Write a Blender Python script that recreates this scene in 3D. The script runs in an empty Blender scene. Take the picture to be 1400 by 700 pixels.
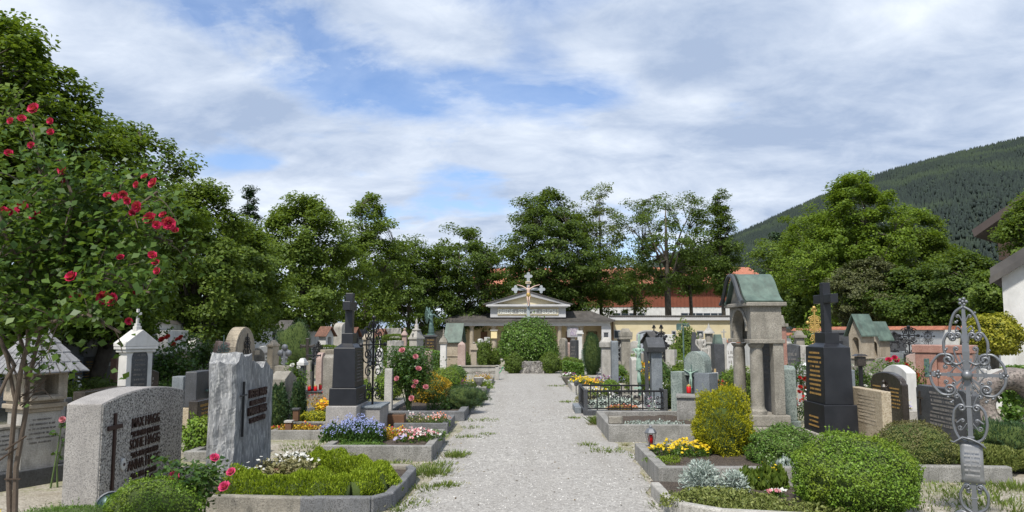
import bpy, math, random
import numpy as np
from mathutils import Vector, Matrix, Euler, Quaternion
R = math.radians
PI = math.pi
sc = bpy.context.scene
COL = sc.collection
rnd = random.Random(7)
CAMH = 1.6
FPX = 1011.0
PITCH = math.atan(100 / FPX)
YAW = math.atan(17 / FPX)

# ---------------------------------------------------------------- camera and measured positions
cam = bpy.data.cameras.new('camera'); camo = bpy.data.objects.new('camera', cam); COL.objects.link(camo)
cam.sensor_width = 36; cam.lens = 36 * FPX / 1400; cam.clip_end = 20000; cam.clip_start = 0.05
camo.location = (0, 0, CAMH); camo.rotation_euler = (PI / 2 + PITCH, 0, YAW)
sc.camera = camo
_m = Euler((PI / 2 + PITCH, 0, YAW)).to_matrix()


def ray(px, py=450):
    return _m @ Vector(((px - 700) / FPX, (350 - py) / FPX, -1))


def at(px, py, Y):
    d = ray(px, py); s = Y / d.y
    return Vector((d.x * s, Y, CAMH + d.z * s))


def G(px, py):
    d = ray(px, py); s = -CAMH / d.z
    return (d.x * s, d.y * s)


def DB(py):
    return G(717, py)[1]


def XA(px, Y):
    return at(px, 450, Y).x


def HT(px, py, Y):
    return at(px, py, Y).z


# ---------------------------------------------------------------- materials
def newmat(name):
    m = bpy.data.materials.new(name); m.use_nodes = True
    nt = m.node_tree; b = nt.nodes['Principled BSDF']
    return m, nt, b


def nd(nt, t, **kw):
    n = nt.nodes.new(t)
    for k, v in kw.items():
        if k in n.inputs.keys():
            n.inputs[k].default_value = v
        else:
            setattr(n, k, v)
    return n


def mixc(nt, fac, a, b, mode='MIX'):
    n = nt.nodes.new('ShaderNodeMix'); n.data_type = 'RGBA'; n.blend_type = mode
    for idx, v in ((0, fac), (6, a), (7, b)):
        if isinstance(v, (int, float)):
            n.inputs[idx].default_value = v
        elif isinstance(v, tuple):
            n.inputs[idx].default_value = (*v[:3], 1)
        else:
            nt.links.new(v, n.inputs[idx])
    return n.outputs[2]


def ramp(nt, src, p0, p1, c0=(0, 0, 0), c1=(1, 1, 1), interp='LINEAR'):
    n = nt.nodes.new('ShaderNodeValToRGB'); n.color_ramp.interpolation = interp
    e = n.color_ramp.elements
    e[0].position = p0; e[0].color = (*c0, 1); e[1].position = p1; e[1].color = (*c1, 1)
    nt.links.new(src, n.inputs[0])
    return n.outputs[0]


def noise(nt, vec, scale, detail=4, rough=.55, dist=0.0):
    n = nd(nt, 'ShaderNodeTexNoise', Scale=scale, Detail=detail, Roughness=rough, Distortion=dist)
    nt.links.new(vec, n.inputs['Vector'])
    return n.outputs['Fac']


def vmap(nt, scale=(1, 1, 1), coord='Object'):
    tc = nt.nodes.new('ShaderNodeTexCoord')
    oi = nt.nodes.new('ShaderNodeObjectInfo')
    mp = nt.nodes.new('ShaderNodeMapping'); mp.inputs['Scale'].default_value = scale
    nt.links.new(tc.outputs[coord], mp.inputs['Vector'])
    if coord == 'Object':
        mu = nt.nodes.new('ShaderNodeMath'); mu.operation = 'MULTIPLY'; mu.inputs[1].default_value = 37.0
        nt.links.new(oi.outputs['Random'], mu.inputs[0])
        cb = nt.nodes.new('ShaderNodeCombineXYZ')
        for i in range(3):
            nt.links.new(mu.outputs[0], cb.inputs[i])
        nt.links.new(cb.outputs[0], mp.inputs['Location'])
    return mp.outputs[0]


def stone(name, c1, c2, scale=5, speck=None, speckscale=90, speckamt=.5, bump=.25, rough=.85, stain=.35, bumpscale=40, metallic=0, stainc=(.06, .06, .05), lichen=0):
    m, nt, b = newmat(name)
    v = vmap(nt); vs = vmap(nt, (1, 1, .22))
    base = mixc(nt, ramp(nt, noise(nt, v, scale, 6, .6), .35, .65), c1, c2)
    if speck:
        base = mixc(nt, ramp(nt, noise(nt, v, speckscale, 2, .5), .5, .62), base, speck)
        if speckamt < 1:
            pass
    if stain:
        f = ramp(nt, noise(nt, vs, scale * 1.3, 7, .68, .4), .5, .78, (0, 0, 0), (stain,) * 3)
        base = mixc(nt, f, base, stainc)
    if lichen:
        f = ramp(nt, noise(nt, v, scale * 5, 5, .7), .58, .66, (0, 0, 0), (lichen,) * 3)
        base = mixc(nt, f, base, (.42, .43, .36))
    nt.links.new(base, b.inputs['Base Color'])
    b.inputs['Roughness'].default_value = rough; b.inputs['Metallic'].default_value = metallic
    if bump:
        bn = nd(nt, 'ShaderNodeBump', Strength=bump, Distance=.02)
        nt.links.new(noise(nt, v, bumpscale, 5, .65), bn.inputs['Height'])
        nt.links.new(bn.outputs[0], b.inputs['Normal'])
    return m


def plain(name, c, rough=.6, metallic=0, var=.25, scale=12, bump=0):
    m, nt, b = newmat(name)
    v = vmap(nt)
    d = tuple(x * (1 - var) for x in c); l = tuple(min(1, x * (1 + var)) for x in c)
    nt.links.new(mixc(nt, noise(nt, v, scale, 5, .6), d, l), b.inputs['Base Color'])
    b.inputs['Roughness'].default_value = rough; b.inputs['Metallic'].default_value = metallic
    if bump:
        bn = nd(nt, 'ShaderNodeBump', Strength=bump, Distance=.01)
        nt.links.new(noise(nt, v, scale * 4, 4, .6), bn.inputs['Height']); nt.links.new(bn.outputs[0], b.inputs['Normal'])
    return m


def leaf(name, ca, cb, rough=.55, trans=.35, cc=None):
    """leaf material: every leaf gets a tone between ca and cb, broad patches drift a little"""
    m, nt, b = newmat(name)
    g = nt.nodes.new('ShaderNodeNewGeometry')
    v = vmap(nt)
    col = mixc(nt, g.outputs['Random Per Island'], ca, cb)
    if cc:
        col = mixc(nt, ramp(nt, noise(nt, v, 2.2, 3, .6), .45, .62), col, cc)
    nt.links.new(col, b.inputs['Base Color']); b.inputs['Roughness'].default_value = rough
    b.inputs['Specular IOR Level'].default_value = .35
    if trans:
        t = nt.nodes.new('ShaderNodeBsdfTranslucent'); nt.links.new(mixc(nt, .5, col, (.16, .22, .01)), t.inputs[0])
        ms = nt.nodes.new('ShaderNodeMixShader'); ms.inputs[0].default_value = trans
        nt.links.new(b.outputs[0], ms.inputs[1]); nt.links.new(t.outputs[0], ms.inputs[2])
        nt.links.new(ms.outputs[0], nt.nodes['Material Output'].inputs[0])
    return m


# ---------------------------------------------------------------- mesh building
class MB:
    def __init__(s):
        s.v = []; s.f = []

    def add(s, vs, fs, M=None):
        o = len(s.v)
        s.v += [tuple(M @ Vector(p)) if M else tuple(p) for p in vs]
        s.f += [tuple(i + o for i in f) for f in fs]
        return s

    def box(s, c, d, rz=0, taper=1, ry=0, rx=0, tapery=None):
        x, y, z = (k / 2 for k in d)
        ty = taper if tapery is None else tapery
        vs = [(-x, -y, -z), (x, -y, -z), (x, y, -z), (-x, y, -z), (-x * taper, -y * ty, z), (x * taper, -y * ty, z), (x * taper, y * ty, z), (-x * taper, y * ty, z)]
        M = Matrix.Translation(c) @ Euler((rx, ry, rz)).to_matrix().to_4x4()
        return s.add(vs, [(0, 3, 2, 1), (4, 5, 6, 7), (0, 1, 5, 4), (1, 2, 6, 5), (2, 3, 7, 6), (3, 0, 4, 7)], M)

    def prism(s, pts, y0, y1, M=None):
        """outline of (x, z) points, extruded from y0 to y1"""
        n = len(pts)
        vs = [(p[0], y0, p[1]) for p in pts] + [(p[0], y1, p[1]) for p in pts]
        fs = [tuple(range(n)), tuple(range(2 * n - 1, n - 1, -1))]
        for i in range(n):
            j = (i + 1) % n
            fs.append((i, i + n, j + n, j))
        return s.add(vs, fs, M)

    def lathe(s, prof, n=16, c=(0, 0, 0), sx=1, sy=1, rot=0):
        vs = []; fs = []
        for r, z in prof:
            for k in range(n):
                a = rot + 2 * PI * k / n
                vs.append((c[0] + r * sx * math.cos(a), c[1] + r * sy * math.sin(a), c[2] + z))
        m = len(prof)
        for i in range(m - 1):
            for k in range(n):
                k2 = (k + 1) % n
                fs.append((i * n + k, i * n + k2, (i + 1) * n + k2, (i + 1) * n + k))
        fs.append(tuple(range(n - 1, -1, -1))); fs.append(tuple((m - 1) * n + k for k in range(n)))
        return s.add(vs, fs)

    def tube(s, pts, r, n=6, flat=None):
        """tube through points; r number or list; flat=(a,b) scales the section"""
        pts = [Vector(p) for p in pts]; m = len(pts)
        rs = r if isinstance(r, (list, tuple)) else [r] * m
        vs = []; fs = []
        up = None
        for i, p in enumerate(pts):
            t = (pts[min(i + 1, m - 1)] - pts[max(i - 1, 0)])
            if t.length < 1e-9: t = Vector((0, 0, 1))
            t.normalize()
            if up is None:
                a = Vector((0, 1, 0)) if abs(t.y) < .9 else Vector((1, 0, 0))
                up = t.cross(a).normalized()
            u = (up - t * up.dot(t))
            if u.length < 1e-6: u = t.orthogonal()
            u.normalize(); up = u
            w = t.cross(u)
            fu, fw = flat if flat else (1, 1)
            for k in range(n):
                a = 2 * PI * (k + .5) / n
                vs.append(p + u * math.cos(a) * rs[i] * fu + w * math.sin(a) * rs[i] * fw)
        for i in range(m - 1):
            for k in range(n):
                k2 = (k + 1) % n
                fs.append((i * n + k, i * n + k2, (i + 1) * n + k2, (i + 1) * n + k))
        fs.append(tuple(range(n - 1, -1, -1))); fs.append(tuple((m - 1) * n + k for k in range(n)))
        return s.add(vs, fs)

    def ball(s, c, r, n=10, sz=1):
        prof = [(max(.001, r * math.sin(PI * i / 8)), -r * sz * math.cos(PI * i / 8)) for i in range(9)]
        return s.lathe(prof, n, c)

    def obj(s, name, mat, parent=None, bevel=0, smooth=False, seg=2, loc=None, rz=0):
        me = bpy.data.meshes.new(name); me.from_pydata(s.v, [], s.f); me.update()
        return mobj(name, me, mat, parent, bevel, smooth, seg, loc, rz)


def mobj(name, me, mat, parent=None, bevel=0, smooth=False, seg=2, loc=None, rz=0):
    o = bpy.data.objects.new(name, me); COL.objects.link(o)
    me.materials.append(mat)
    if parent is not None: o.parent = parent
    if loc is not None: o.location = loc
    if rz: o.rotation_euler.z = rz
    if smooth:
        me.polygons.foreach_set('use_smooth', [True] * len(me.polygons))
    if bevel:
        b = o.modifiers.new('bevel', 'BEVEL'); b.width = bevel; b.segments = seg; b.limit_method = 'ANGLE'; b.angle_limit = R(35)
    return o


def tag(o, label=None, cat=None, group=None, kind=None):
    if label: o['label'] = label
    if cat: o['category'] = cat
    if group: o['group'] = group
    if kind: o['kind'] = kind
    return o


GROUPS = {'headstone': 'headstones standing among the graves', 'wall_memorial': 'memorials along the left boundary wall', 'grave_kerb': 'stone kerbs round the graves', 'iron_cross': 'wrought iron grave crosses',
          'roofed_shrine': 'roofed stone shrines', 'rose_bush': 'rose bushes on the graves', 'maple_tree': 'maples round the cemetery', 'lime_tree': 'lime trees round the cemetery', 'hornbeam_tree': 'dark trees behind the cemetery',
          'green_bush': 'bushes among the right-hand graves', 'box_bush': 'box bushes on the near graves', 'hedge': 'clipped hedges', 'obelisk': 'small obelisks', 'column': 'slim stone columns', 'stele': 'slim steles', 'juniper': 'junipers at the path edge',
          'box_ball': 'clipped box balls', 'dwarf_conifer': 'dwarf conifers on the left', 'yellow_flowers': 'clumps of yellow flowers', 'white_flowers': 'clumps of white flowers', 'cemetery_wall': 'boundary walls', 'lantern_box': 'wooden lantern boxes',
          'creeping_plant': 'creeping plants', 'mixed_plants': 'small plants in the kerb beyond the junipers', 'small_bush': 'bushes beside the fieldstone block', 'pillar': 'tall stone pillars'}


def thing(name, loc, label, cat, rz=0, group=None):
    o = bpy.data.objects.new(name, None); COL.objects.link(o); o.empty_display_size = .2
    o.location = (loc[0], loc[1], loc[2] if len(loc) > 2 else 0); o.rotation_euler.z = rz
    return tag(o, label, cat, group or GROUPS.get(name))


def copy_thing(o, loc, rz, label, scale=1):
    c = o.copy(); COL.objects.link(c)
    c.location = (loc[0], loc[1], loc[2] if len(loc) > 2 else 0); c.rotation_euler.z = rz; c.scale = (scale,) * 3
    c['label'] = label
    for ch in o.children:
        k = ch.copy(); COL.objects.link(k); k.parent = c
        for g in ch.children:
            q = g.copy(); COL.objects.link(q); q.parent = k
    return c


def np_mesh(name, verts, k):
    """verts (N*k,3): every run of k vertices is one polygon of its own"""
    verts = np.asarray(verts, dtype=np.float32).reshape(-1, 3)
    n = len(verts); p = n // k
    me = bpy.data.meshes.new(name)
    me.vertices.add(n); me.vertices.foreach_set('co', verts.ravel())
    me.loops.add(n); me.loops.foreach_set('vertex_index', np.arange(n, dtype=np.int32))
    me.polygons.add(p); me.polygons.foreach_set('loop_start', np.arange(0, n, k, dtype=np.int32))
    me.polygons.foreach_set('loop_total', np.full(p, k, dtype=np.int32))
    me.update(calc_edges=True)
    return me


def unit(a):
    return a / np.maximum(np.linalg.norm(a, axis=1, keepdims=True), 1e-9)


def leaf_verts(c, nrm, size, rg, aspect=.6, droop=None):
    """pointed leaves: 4-vertex blades centred on c, facing nrm"""
    n = len(c); nrm = unit(nrm)
    t = unit(np.cross(nrm, rg.normal(size=(n, 3))))
    if droop is not None:
        t = unit(t * .5 + droop); nrm = unit(np.cross(t, rg.normal(size=(n, 3))))
    b = np.cross(nrm, t)
    s = (size * rg.uniform(.65, 1.3, n))[:, None]
    v = np.empty((n, 4, 3))
    v[:, 0] = c - t * s * .5; v[:, 1] = c + b * s * aspect * .5 + nrm * s * .1 + t * s * .05
    v[:, 2] = c + t * s * .5 - nrm * s * .06; v[:, 3] = c - b * s * aspect * .5 + nrm * s * .1 + t * s * .05
    return v.reshape(-1, 3)


def text_mesh(body, size, ext=.004, sx=1, align='CENTER', bold=0):
    cu = bpy.data.curves.new('lettering', 'FONT'); cu.body = body; cu.size = size; cu.extrude = ext; cu.align_x = align
    cu.resolution_u = 3; cu.offset = bold; cu.space_line = 1.0
    o = bpy.data.objects.new('lettering_tmp', cu); COL.objects.link(o)
    dg = bpy.context.evaluated_depsgraph_get()
    me = bpy.data.meshes.new_from_object(o.evaluated_get(dg))
    bpy.data.objects.remove(o); bpy.data.curves.remove(cu)
    for v in me.vertices:
        x, y, z = v.co; v.co = (x * sx, -z, y)
    me.materials.clear()
    return me


def lettering(lines, mat, parent, x, y, z, name='inscription', **kw):
    """lines of (text, size, dz): one mesh on the local front face"""
    mb = MB()
    for body, size, dz in lines:
        me = text_mesh(body, size, **kw)
        mb.add([(v.co.x + x, v.co.y + y, v.co.z + z + dz) for v in me.vertices], [tuple(p.vertices) for p in me.polygons])
        bpy.data.meshes.remove(me)
    return mb.obj(name, mat, parent)


def strokes(mat, parent, w, z0, z1, rows, y, x=0, seed=0, fill=.55, big=None, name='inscription', dep=.004):
    """worn lettering too small to read: rows of short upright strokes of uneven height"""
    g = random.Random(seed * 13 + 5); mb = MB()
    step = (z1 - z0) / rows
    for r in range(rows):
        hz = step * fill * (1.25 if (big and r % big == 0) else .75)
        zc = z1 - step * (r + .5); half = w / 2 * g.uniform(.65, 1)
        px = x - half
        while px < x + half:
            gw = hz * g.uniform(.35, .7)
            if g.random() > .13:
                q = hz * g.uniform(.75, 1.05)
                mb.box((px + gw * .2, y, zc), (hz * .16, dep, q))
                k = g.random()
                if k < .5: mb.box((px + gw * .5, y - .0005, zc + hz * g.choice((-.4, 0, .4))), (gw * .6, dep, hz * .15))
                if k > .3: mb.box((px + gw * .78, y - .001, zc), (hz * .14, dep, q * .96))
            px += gw * 1.15
    return mb.obj(name, mat, parent)
# ---------------------------------------------------------------- world and sun
SUN_EL, SUN_AZ = R(55), R(-156)          # azimuth measured from +Y towards +X: behind the camera, a little to the left
w = bpy.data.worlds.new('World'); sc.world = w; w.use_nodes = True
nt = w.node_tree; bg = nt.nodes['Background']; bg.inputs[1].default_value = .1
sky = nt.nodes.new('ShaderNodeTexSky'); sky.sky_type = 'NISHITA'; sky.sun_disc = False
sky.sun_elevation = SUN_EL; sky.sun_rotation = SUN_AZ; sky.air_density = 1.0; sky.dust_density = .6; sky.ozone_density = 1.6; sky.altitude = 600
tc = nt.nodes.new('ShaderNodeTexCoord'); sep = nt.nodes.new('ShaderNodeSeparateXYZ'); nt.links.new(tc.outputs['Generated'], sep.inputs[0])


def mth(op, a, b=None, c=None, clamp=False):
    n = nt.nodes.new('ShaderNodeMath'); n.operation = op; n.use_clamp = clamp
    for i, v in enumerate((a, b, c)):
        if v is None: continue
        if isinstance(v, (int, float)): n.inputs[i].default_value = v
        else: nt.links.new(v, n.inputs[i])
    return n.outputs[0]


zz = mth('ADD', mth('MAXIMUM', sep.outputs[2], 0.0), .24)
cb = nt.nodes.new('ShaderNodeCombineXYZ')
nt.links.new(mth('DIVIDE', sep.outputs[0], zz), cb.inputs[0]); nt.links.new(mth('DIVIDE', sep.outputs[1], zz), cb.inputs[1])
rot = nt.nodes.new('ShaderNodeMapping'); rot.inputs['Rotation'].default_value = (0, 0, R(28)); rot.inputs['Scale'].default_value = (1.15, 1.5, 1); rot.inputs['Location'].default_value = (3.1, 7.7, 0)
nt.links.new(cb.outputs[0], rot.inputs[0])
P = rot.outputs[0]


def blob(px, py, sx, sy):
    """soft weight round a direction of the sky"""
    d = ray(px, py).normalized(); az = math.atan2(d.x, d.y); el = math.asin(d.z)
    a = mth('ARCTAN2', sep.outputs[0], sep.outputs[1]); e = mth('ARCSINE', sep.outputs[2])
    u = mth('DIVIDE', mth('SUBTRACT', a, az), sx / FPX); v = mth('DIVIDE', mth('SUBTRACT', e, el), sy / FPX)
    q = mth('ADD', mth('MULTIPLY', u, u), mth('MULTIPLY', v, v))
    return mth('DIVIDE', 1.0, mth('ADD', 1.0, mth('MULTIPLY', q, q)))


n1 = noise(nt, P, .75, 8, .56, .7)
n2 = noise(nt, P, 2.6, 9, .6, .45)
dens = mth('ADD', mth('ADD', mth('MULTIPLY', n1, .6), mth('MULTIPLY', n2, .4)), .012)
gaps = None
for (px, py, sx, sy, k) in ((330, 15, 150, 40, .13), (450, 110, 120, 40, .13), (640, 112, 60, 22, .08), (740, 140, 90, 18, .08), (610, 270, 60, 16, .15), (650, 240, 60, 14, .10), (345, 224, 45, 8, .16), (555, 300, 60, 14, .13),
                            (870, 350, 40, 40, .10), (1010, 150, 26, 18, .07), (690, 285, 60, 12, .08), (570, 200, 80, 14, .07)):
    g_ = mth('MULTIPLY', blob(px, py, sx, sy), k * 1.0); gaps = g_ if gaps is None else mth('ADD', gaps, g_)
fill = None
for (px, py, sx, sy, k) in ((560, 30, 90, 50, .10), (90, 40, 160, 60, .1), (250, 130, 150, 50, .12), (930, 150, 80, 30, .16), (1180, 130, 280, 120, .16), (900, 50, 230, 50, .12), (500, 215, 130, 22, .12), (420, 260, 120, 16, .12), (720, 200, 150, 24, .12), (880, 235, 160, 30, .14), (650, 60, 60, 30, .08), (640, 305, 80, 8, .09)):
    g_ = mth('MULTIPLY', blob(px, py, sx, sy), k); fill = g_ if fill is None else mth('ADD', fill, g_)
brk = ramp(nt, noise(nt, P, 4.2, 6, .6, .3), .35, .62, (.35,) * 3, (1.5,) * 3)
dens = mth('ADD', mth('SUBTRACT', dens, mth('MULTIPLY', gaps, brk)), fill)
alpha = ramp(nt, dens, .40, .55)
sh = mth('ADD', mth('MULTIPLY', noise(nt, P, 1.4, 7, .55, .5), .66), mth('MULTIPLY', noise(nt, P, 4.0, 8, .62, .4), .34))
dark = None
for (px, py, sx, sy, k) in ((230, 130, 170, 70, .10), (1150, 190, 280, 70, .07), (720, 180, 260, 60, .06), (900, 80, 120, 30, .07), (1330, 60, 120, 60, .05)):
    g_ = mth('MULTIPLY', blob(px, py, sx, sy), k); dark = g_ if dark is None else mth('ADD', dark, g_)
lite = None
for (px, py, sx, sy, k) in ((560, 30, 110, 40, .1), (60, 50, 120, 50, .08), (940, 150, 70, 25, .16), (640, 120, 240, 25, .05), (1030, 235, 80, 30, .1), (480, 275, 200, 30, .1), (1290, 20, 160, 30, .1), (850, 190, 80, 15, .09)):
    g_ = mth('MULTIPLY', blob(px, py, sx, sy), k); lite = g_ if lite is None else mth('ADD', lite, g_)
sh = mth('ADD', mth('SUBTRACT', sh, dark), lite)
cc = ramp(nt, sh, .36, .64, (2.6, 3.25, 4.45), (5.7, 6.15, 6.8))
skyc = mixc(nt, 1.0, sky.outputs[0], (.95, 1.0, 1.12), 'MULTIPLY')
thin = mixc(nt, ramp(nt, n2, .35, .6, (.05,) * 3, (.45,) * 3), skyc, (3.3, 4.2, 5.9))
nt.links.new(mixc(nt, alpha, thin, cc), bg.inputs[0])

sl = bpy.data.lights.new('sun', 'SUN'); so = bpy.data.objects.new('sun', sl); COL.objects.link(so)
sl.energy = 3.25; sl.angle = R(5); sl.color = (1, .95, .87)
sd = Vector((math.sin(SUN_AZ) * math.cos(SUN_EL), math.cos(SUN_AZ) * math.cos(SUN_EL), math.sin(SUN_EL)))
so.rotation_euler = sd.to_track_quat('Z', 'Y').to_euler()
sc.view_settings.view_transform = 'Standard'; sc.view_settings.look = 'None'; sc.view_settings.exposure = 0.72; sc.view_settings.gamma = 1
try:
    sc.cycles.max_bounces = 6; sc.cycles.transparent_max_bounces = 8; sc.cycles.use_denoising = True
except Exception:
    pass


def gz(y):
    """the ground falls gently beyond the round bush"""
    t = min(1, max(0, (y - 31) / 20)); return -.9 * t * t * (3 - 2 * t)


# ---------------------------------------------------------------- shared materials
M_ = {}
M_['granite'] = stone('grey_granite', (.27, .255, .24), (.36, .34, .32), 6, (.17, .16, .155), 130, 1, .3, .8, .25, bumpscale=60)
M_['rough_granite'] = stone('picked_granite', (.27, .25, .23), (.56, .53, .49), 42, (.085, .078, .072), 60, 1, 1.0, .9, .15, bumpscale=42)
M_['gneiss'] = None
M_['weathered'] = stone('weathered_grey_stone', (.19, .175, .145), (.32, .295, .25), 4, (.17, .155, .13), 90, 1, .5, .9, .7, lichen=.25)
M_['concrete'] = stone('kerb_concrete', (.19, .185, .17), (.30, .29, .27), 4, (.15, .145, .13), 90, 1, .4, .9, .85)
M_['concrete_dark'] = stone('dark_kerb_stone', (.10, .105, .11), (.19, .19, .195), 5, (.08, .08, .08), 90, 1, .3, .85, .6)
M_['sandstone'] = stone('beige_sandstone', (.30, .25, .185), (.41, .355, .275), 4, (.24, .20, .15), 90, 1, .4, .9, .6, lichen=.25)
M_['limestone'] = stone('pale_limestone', (.32, .305, .275), (.45, .43, .395), 4, (.25, .24, .215), 90, 1, .35, .85, .65, lichen=.2)
M_['white'] = stone('white_marble', (.48, .475, .46), (.60, .59, .57), 3, None, bump=.15, stain=.45, rough=.6, stainc=(.25, .24, .2))
M_['pink'] = stone('pink_marble', (.30, .21, .18), (.42, .32, .28), 5, (.25, .18, .15), 80, 1, .2, .7, .3)
M_['red'] = stone('red_granite', (.26, .135, .10), (.35, .20, .155), 6, (.22, .11, .09), 70, 1, .1, .45, .2)
M_['black'] = stone('black_granite', (.008, .009, .012), (.016, .017, .021), 4, None, bump=.03, stain=.1, rough=.42, stainc=(.03, .03, .03))
M_['dark'] = stone('dark_granite', (.045, .048, .052), (.08, .083, .09), 5, (.03, .03, .033), 80, 1, .15, .5, .3)
M_['bluegrey'] = stone('bluegrey_granite', (.14, .16, .175), (.22, .24, .255), 5, (.1, .115, .13), 80, 1, .15, .6, .4)
M_['brownblack'] = stone('dark_brown_granite', (.028, .023, .019), (.055, .045, .037), 7, (.02, .016, .014), 60, 1, .05, .25, .1)
M_['greenstone'] = stone('green_grey_stone', (.17, .21, .19), (.27, .31, .28), 7, (.12, .15, .14), 50, 1, .2, .7, .4)
M_['yellowstone'] = stone('grainy_ochre_stone', (.36, .30, .21), (.45, .385, .28), 9, (.27, .21, .14), 60, 1, .5, .95, .15)
M_['copper'] = stone('green_copper_sheet', (.055, .085, .07), (.11, .16, .13), 5, None, bump=.1, stain=.8, rough=.6, stainc=(.05, .05, .04))
M_['bronze'] = stone('green_bronze', (.06, .11, .10), (.13, .20, .18), 14, None, bump=.1, stain=.4, rough=.5, metallic=.3)
M_['bronze_pale'] = stone('pale_green_bronze', (.20, .31, .25), (.33, .45, .37), 10, None, bump=.1, stain=.5, rough=.6)
M_['iron'] = plain('black_wrought_iron', (.018, .018, .02), .45, .4)
M_['silver_iron'] = plain('silver_painted_iron', (.17, .178, .19), .42, .5, .2)
M_['gold'] = plain('gilt_lettering', (.38, .24, .08), .45, .3)
M_['gilt'] = plain('gilded_iron', (.42, .28, .08), .5, .4)
M_['brownletter'] = plain('dark_brown_bronze', (.045, .022, .018), .5, .3)
M_['greyletter'] = plain('grey_lettering', (.16, .15, .14), .8)
M_['paleletter'] = plain('pale_lettering', (.33, .33, .33), .7)
M_['redglass'] = plain('red_candle_glass', (.5, .01, .012), .25)
M_['soil'] = stone('dark_soil', (.030, .022, .016), (.062, .046, .034), 12, (.1, .08, .06), 60, 1, 1.0, 1, 0)
M_['wood'] = plain('brown_wood', (.12, .06, .03), .8, 0, .35, 8, .3)
M_['shingle'] = stone('grey_wood_shingle', (.15, .15, .155), (.27, .27, .275), 9, None, bump=.4, stain=.4, rough=.9)
M_['browntile'] = stone('brown_roof_tile', (.13, .06, .04), (.22, .11, .075), 6, (.09, .05, .04), 40, 1, .3, .9, .4)
M_['tile'] = stone('red_roof_tile', (.33, .11, .06), (.47, .18, .10), 3, (.22, .08, .05), 30, 1, .3, .85, .35)
M_['whitewash'] = stone('whitewashed_plaster', (.47, .47, .455), (.58, .58, .565), 2, None, bump=.15, stain=.5, rough=.95, stainc=(.22, .22, .2))
M_['yellowwash'] = stone('pale_yellow_plaster', (.50, .43, .27), (.57, .50, .34), 1, None, bump=.1, stain=.15, rough=.95, stainc=(.4, .36, .27))
M_['glass'] = plain('dark_window_glass', (.03, .04, .05), .1)
M_['bark'] = stone('tree_bark', (.06, .05, .038), (.13, .11, .085), 6, None, bump=.7, stain=.3, bumpscale=25)
M_['tinroof'] = stone('dark_standing_seam_roof', (.05, .046, .043), (.10, .092, .085), 1.2, None, bump=.05, stain=.5, rough=.6, stainc=(.19, .17, .14))


def gneiss():
    m, nt, b = newmat('streaked_gneiss')
    v = vmap(nt, (1.5, 1.5, .32)); v2 = vmap(nt)
    c = mixc(nt, ramp(nt, noise(nt, v, 9, 8, .75, .8), .3, .7), (.08, .085, .092), (.31, .315, .32))
    c = mixc(nt, ramp(nt, noise(nt, v, 26, 5, .7), .5, .62), c, (.42, .42, .41))
    c = mixc(nt, ramp(nt, noise(nt, v2, 2.2, 5, .6), .5, .68, (0, 0, 0), (.5,) * 3), c, (.09, .085, .08))
    nt.links.new(c, b.inputs['Base Color']); b.inputs['Roughness'].default_value = .75
    bn = nd(nt, 'ShaderNodeBump', Strength=.7, Distance=.03)
    nt.links.new(noise(nt, v, 16, 7, .7), bn.inputs['Height']); nt.links.new(bn.outputs[0], b.inputs['Normal'])
    return m


M_['gneiss'] = gneiss()


# ---------------------------------------------------------------- ground, path
def gravel(name, base, light, darkc, weeds):
    m, nt, b = newmat(name)
    v = vmap(nt, coord='Object'); tcn = nt.nodes.new('ShaderNodeTexCoord'); v = tcn.outputs['Object']
    vo = nd(nt, 'ShaderNodeTexVoronoi', Scale=62.0); nt.links.new(v, vo.inputs['Vector'])
    vo2 = nd(nt, 'ShaderNodeTexVoronoi', Scale=24.0); nt.links.new(v, vo2.inputs['Vector'])
    sp = nt.nodes.new('ShaderNodeSeparateColor'); nt.links.new(vo.outputs['Color'], sp.inputs[0])
    sp2 = nt.nodes.new('ShaderNodeSeparateColor'); nt.links.new(vo2.outputs['Color'], sp2.inputs[0])
    c = mixc(nt, ramp(nt, sp.outputs[0], .1, .95), darkc, light)
    c = mixc(nt, .35, c, mixc(nt, sp2.outputs[0], darkc, light))
    c = mixc(nt, ramp(nt, noise(nt, v, .9, 5, .6), .35, .7, (0, 0, 0), (.6,) * 3), c, base)
    if weeds:
        f = mth2(nt, noise(nt, v, .8, 4, .6), noise(nt, v, 9, 6, .75))
        c = mixc(nt, ramp(nt, f, .47, .58, (0, 0, 0), (weeds,) * 3), c, (.16, .17, .07))
        c = mixc(nt, ramp(nt, noise(nt, v, 2.7, 6, .7), .6, .72, (0, 0, 0), (.7,) * 3), c, (.20, .17, .12))
    else:
        c = mixc(nt, ramp(nt, noise(nt, v, 5, 7, .75), .6, .72, (0, 0, 0), (.35,) * 3), c, (.20, .19, .165))
        mp = nt.nodes.new('ShaderNodeMapping'); mp.inputs['Scale'].default_value = (1.6, .10, 1); nt.links.new(v, mp.inputs[0])
        c = mixc(nt, ramp(nt, noise(nt, mp.outputs[0], 1.5, 4, .5), .5, .72, (0, 0, 0), (.5,) * 3), c, (.22, .205, .18))
        c = mixc(nt, ramp(nt, noise(nt, v, 1.7, 6, .7), .56, .74, (0, 0, 0), (.45,) * 3), c, (.44, .42, .38))
    nt.links.new(c, b.inputs['Base Color']); b.inputs['Roughness'].default_value = .95
    bn = nd(nt, 'ShaderNodeBump', Strength=.55, Distance=.012)
    nt.links.new(vo.outputs['Distance'], bn.inputs['Height']); bn.invert = True
    nt.links.new(bn.outputs[0], b.inputs['Normal'])
    return m


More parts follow.
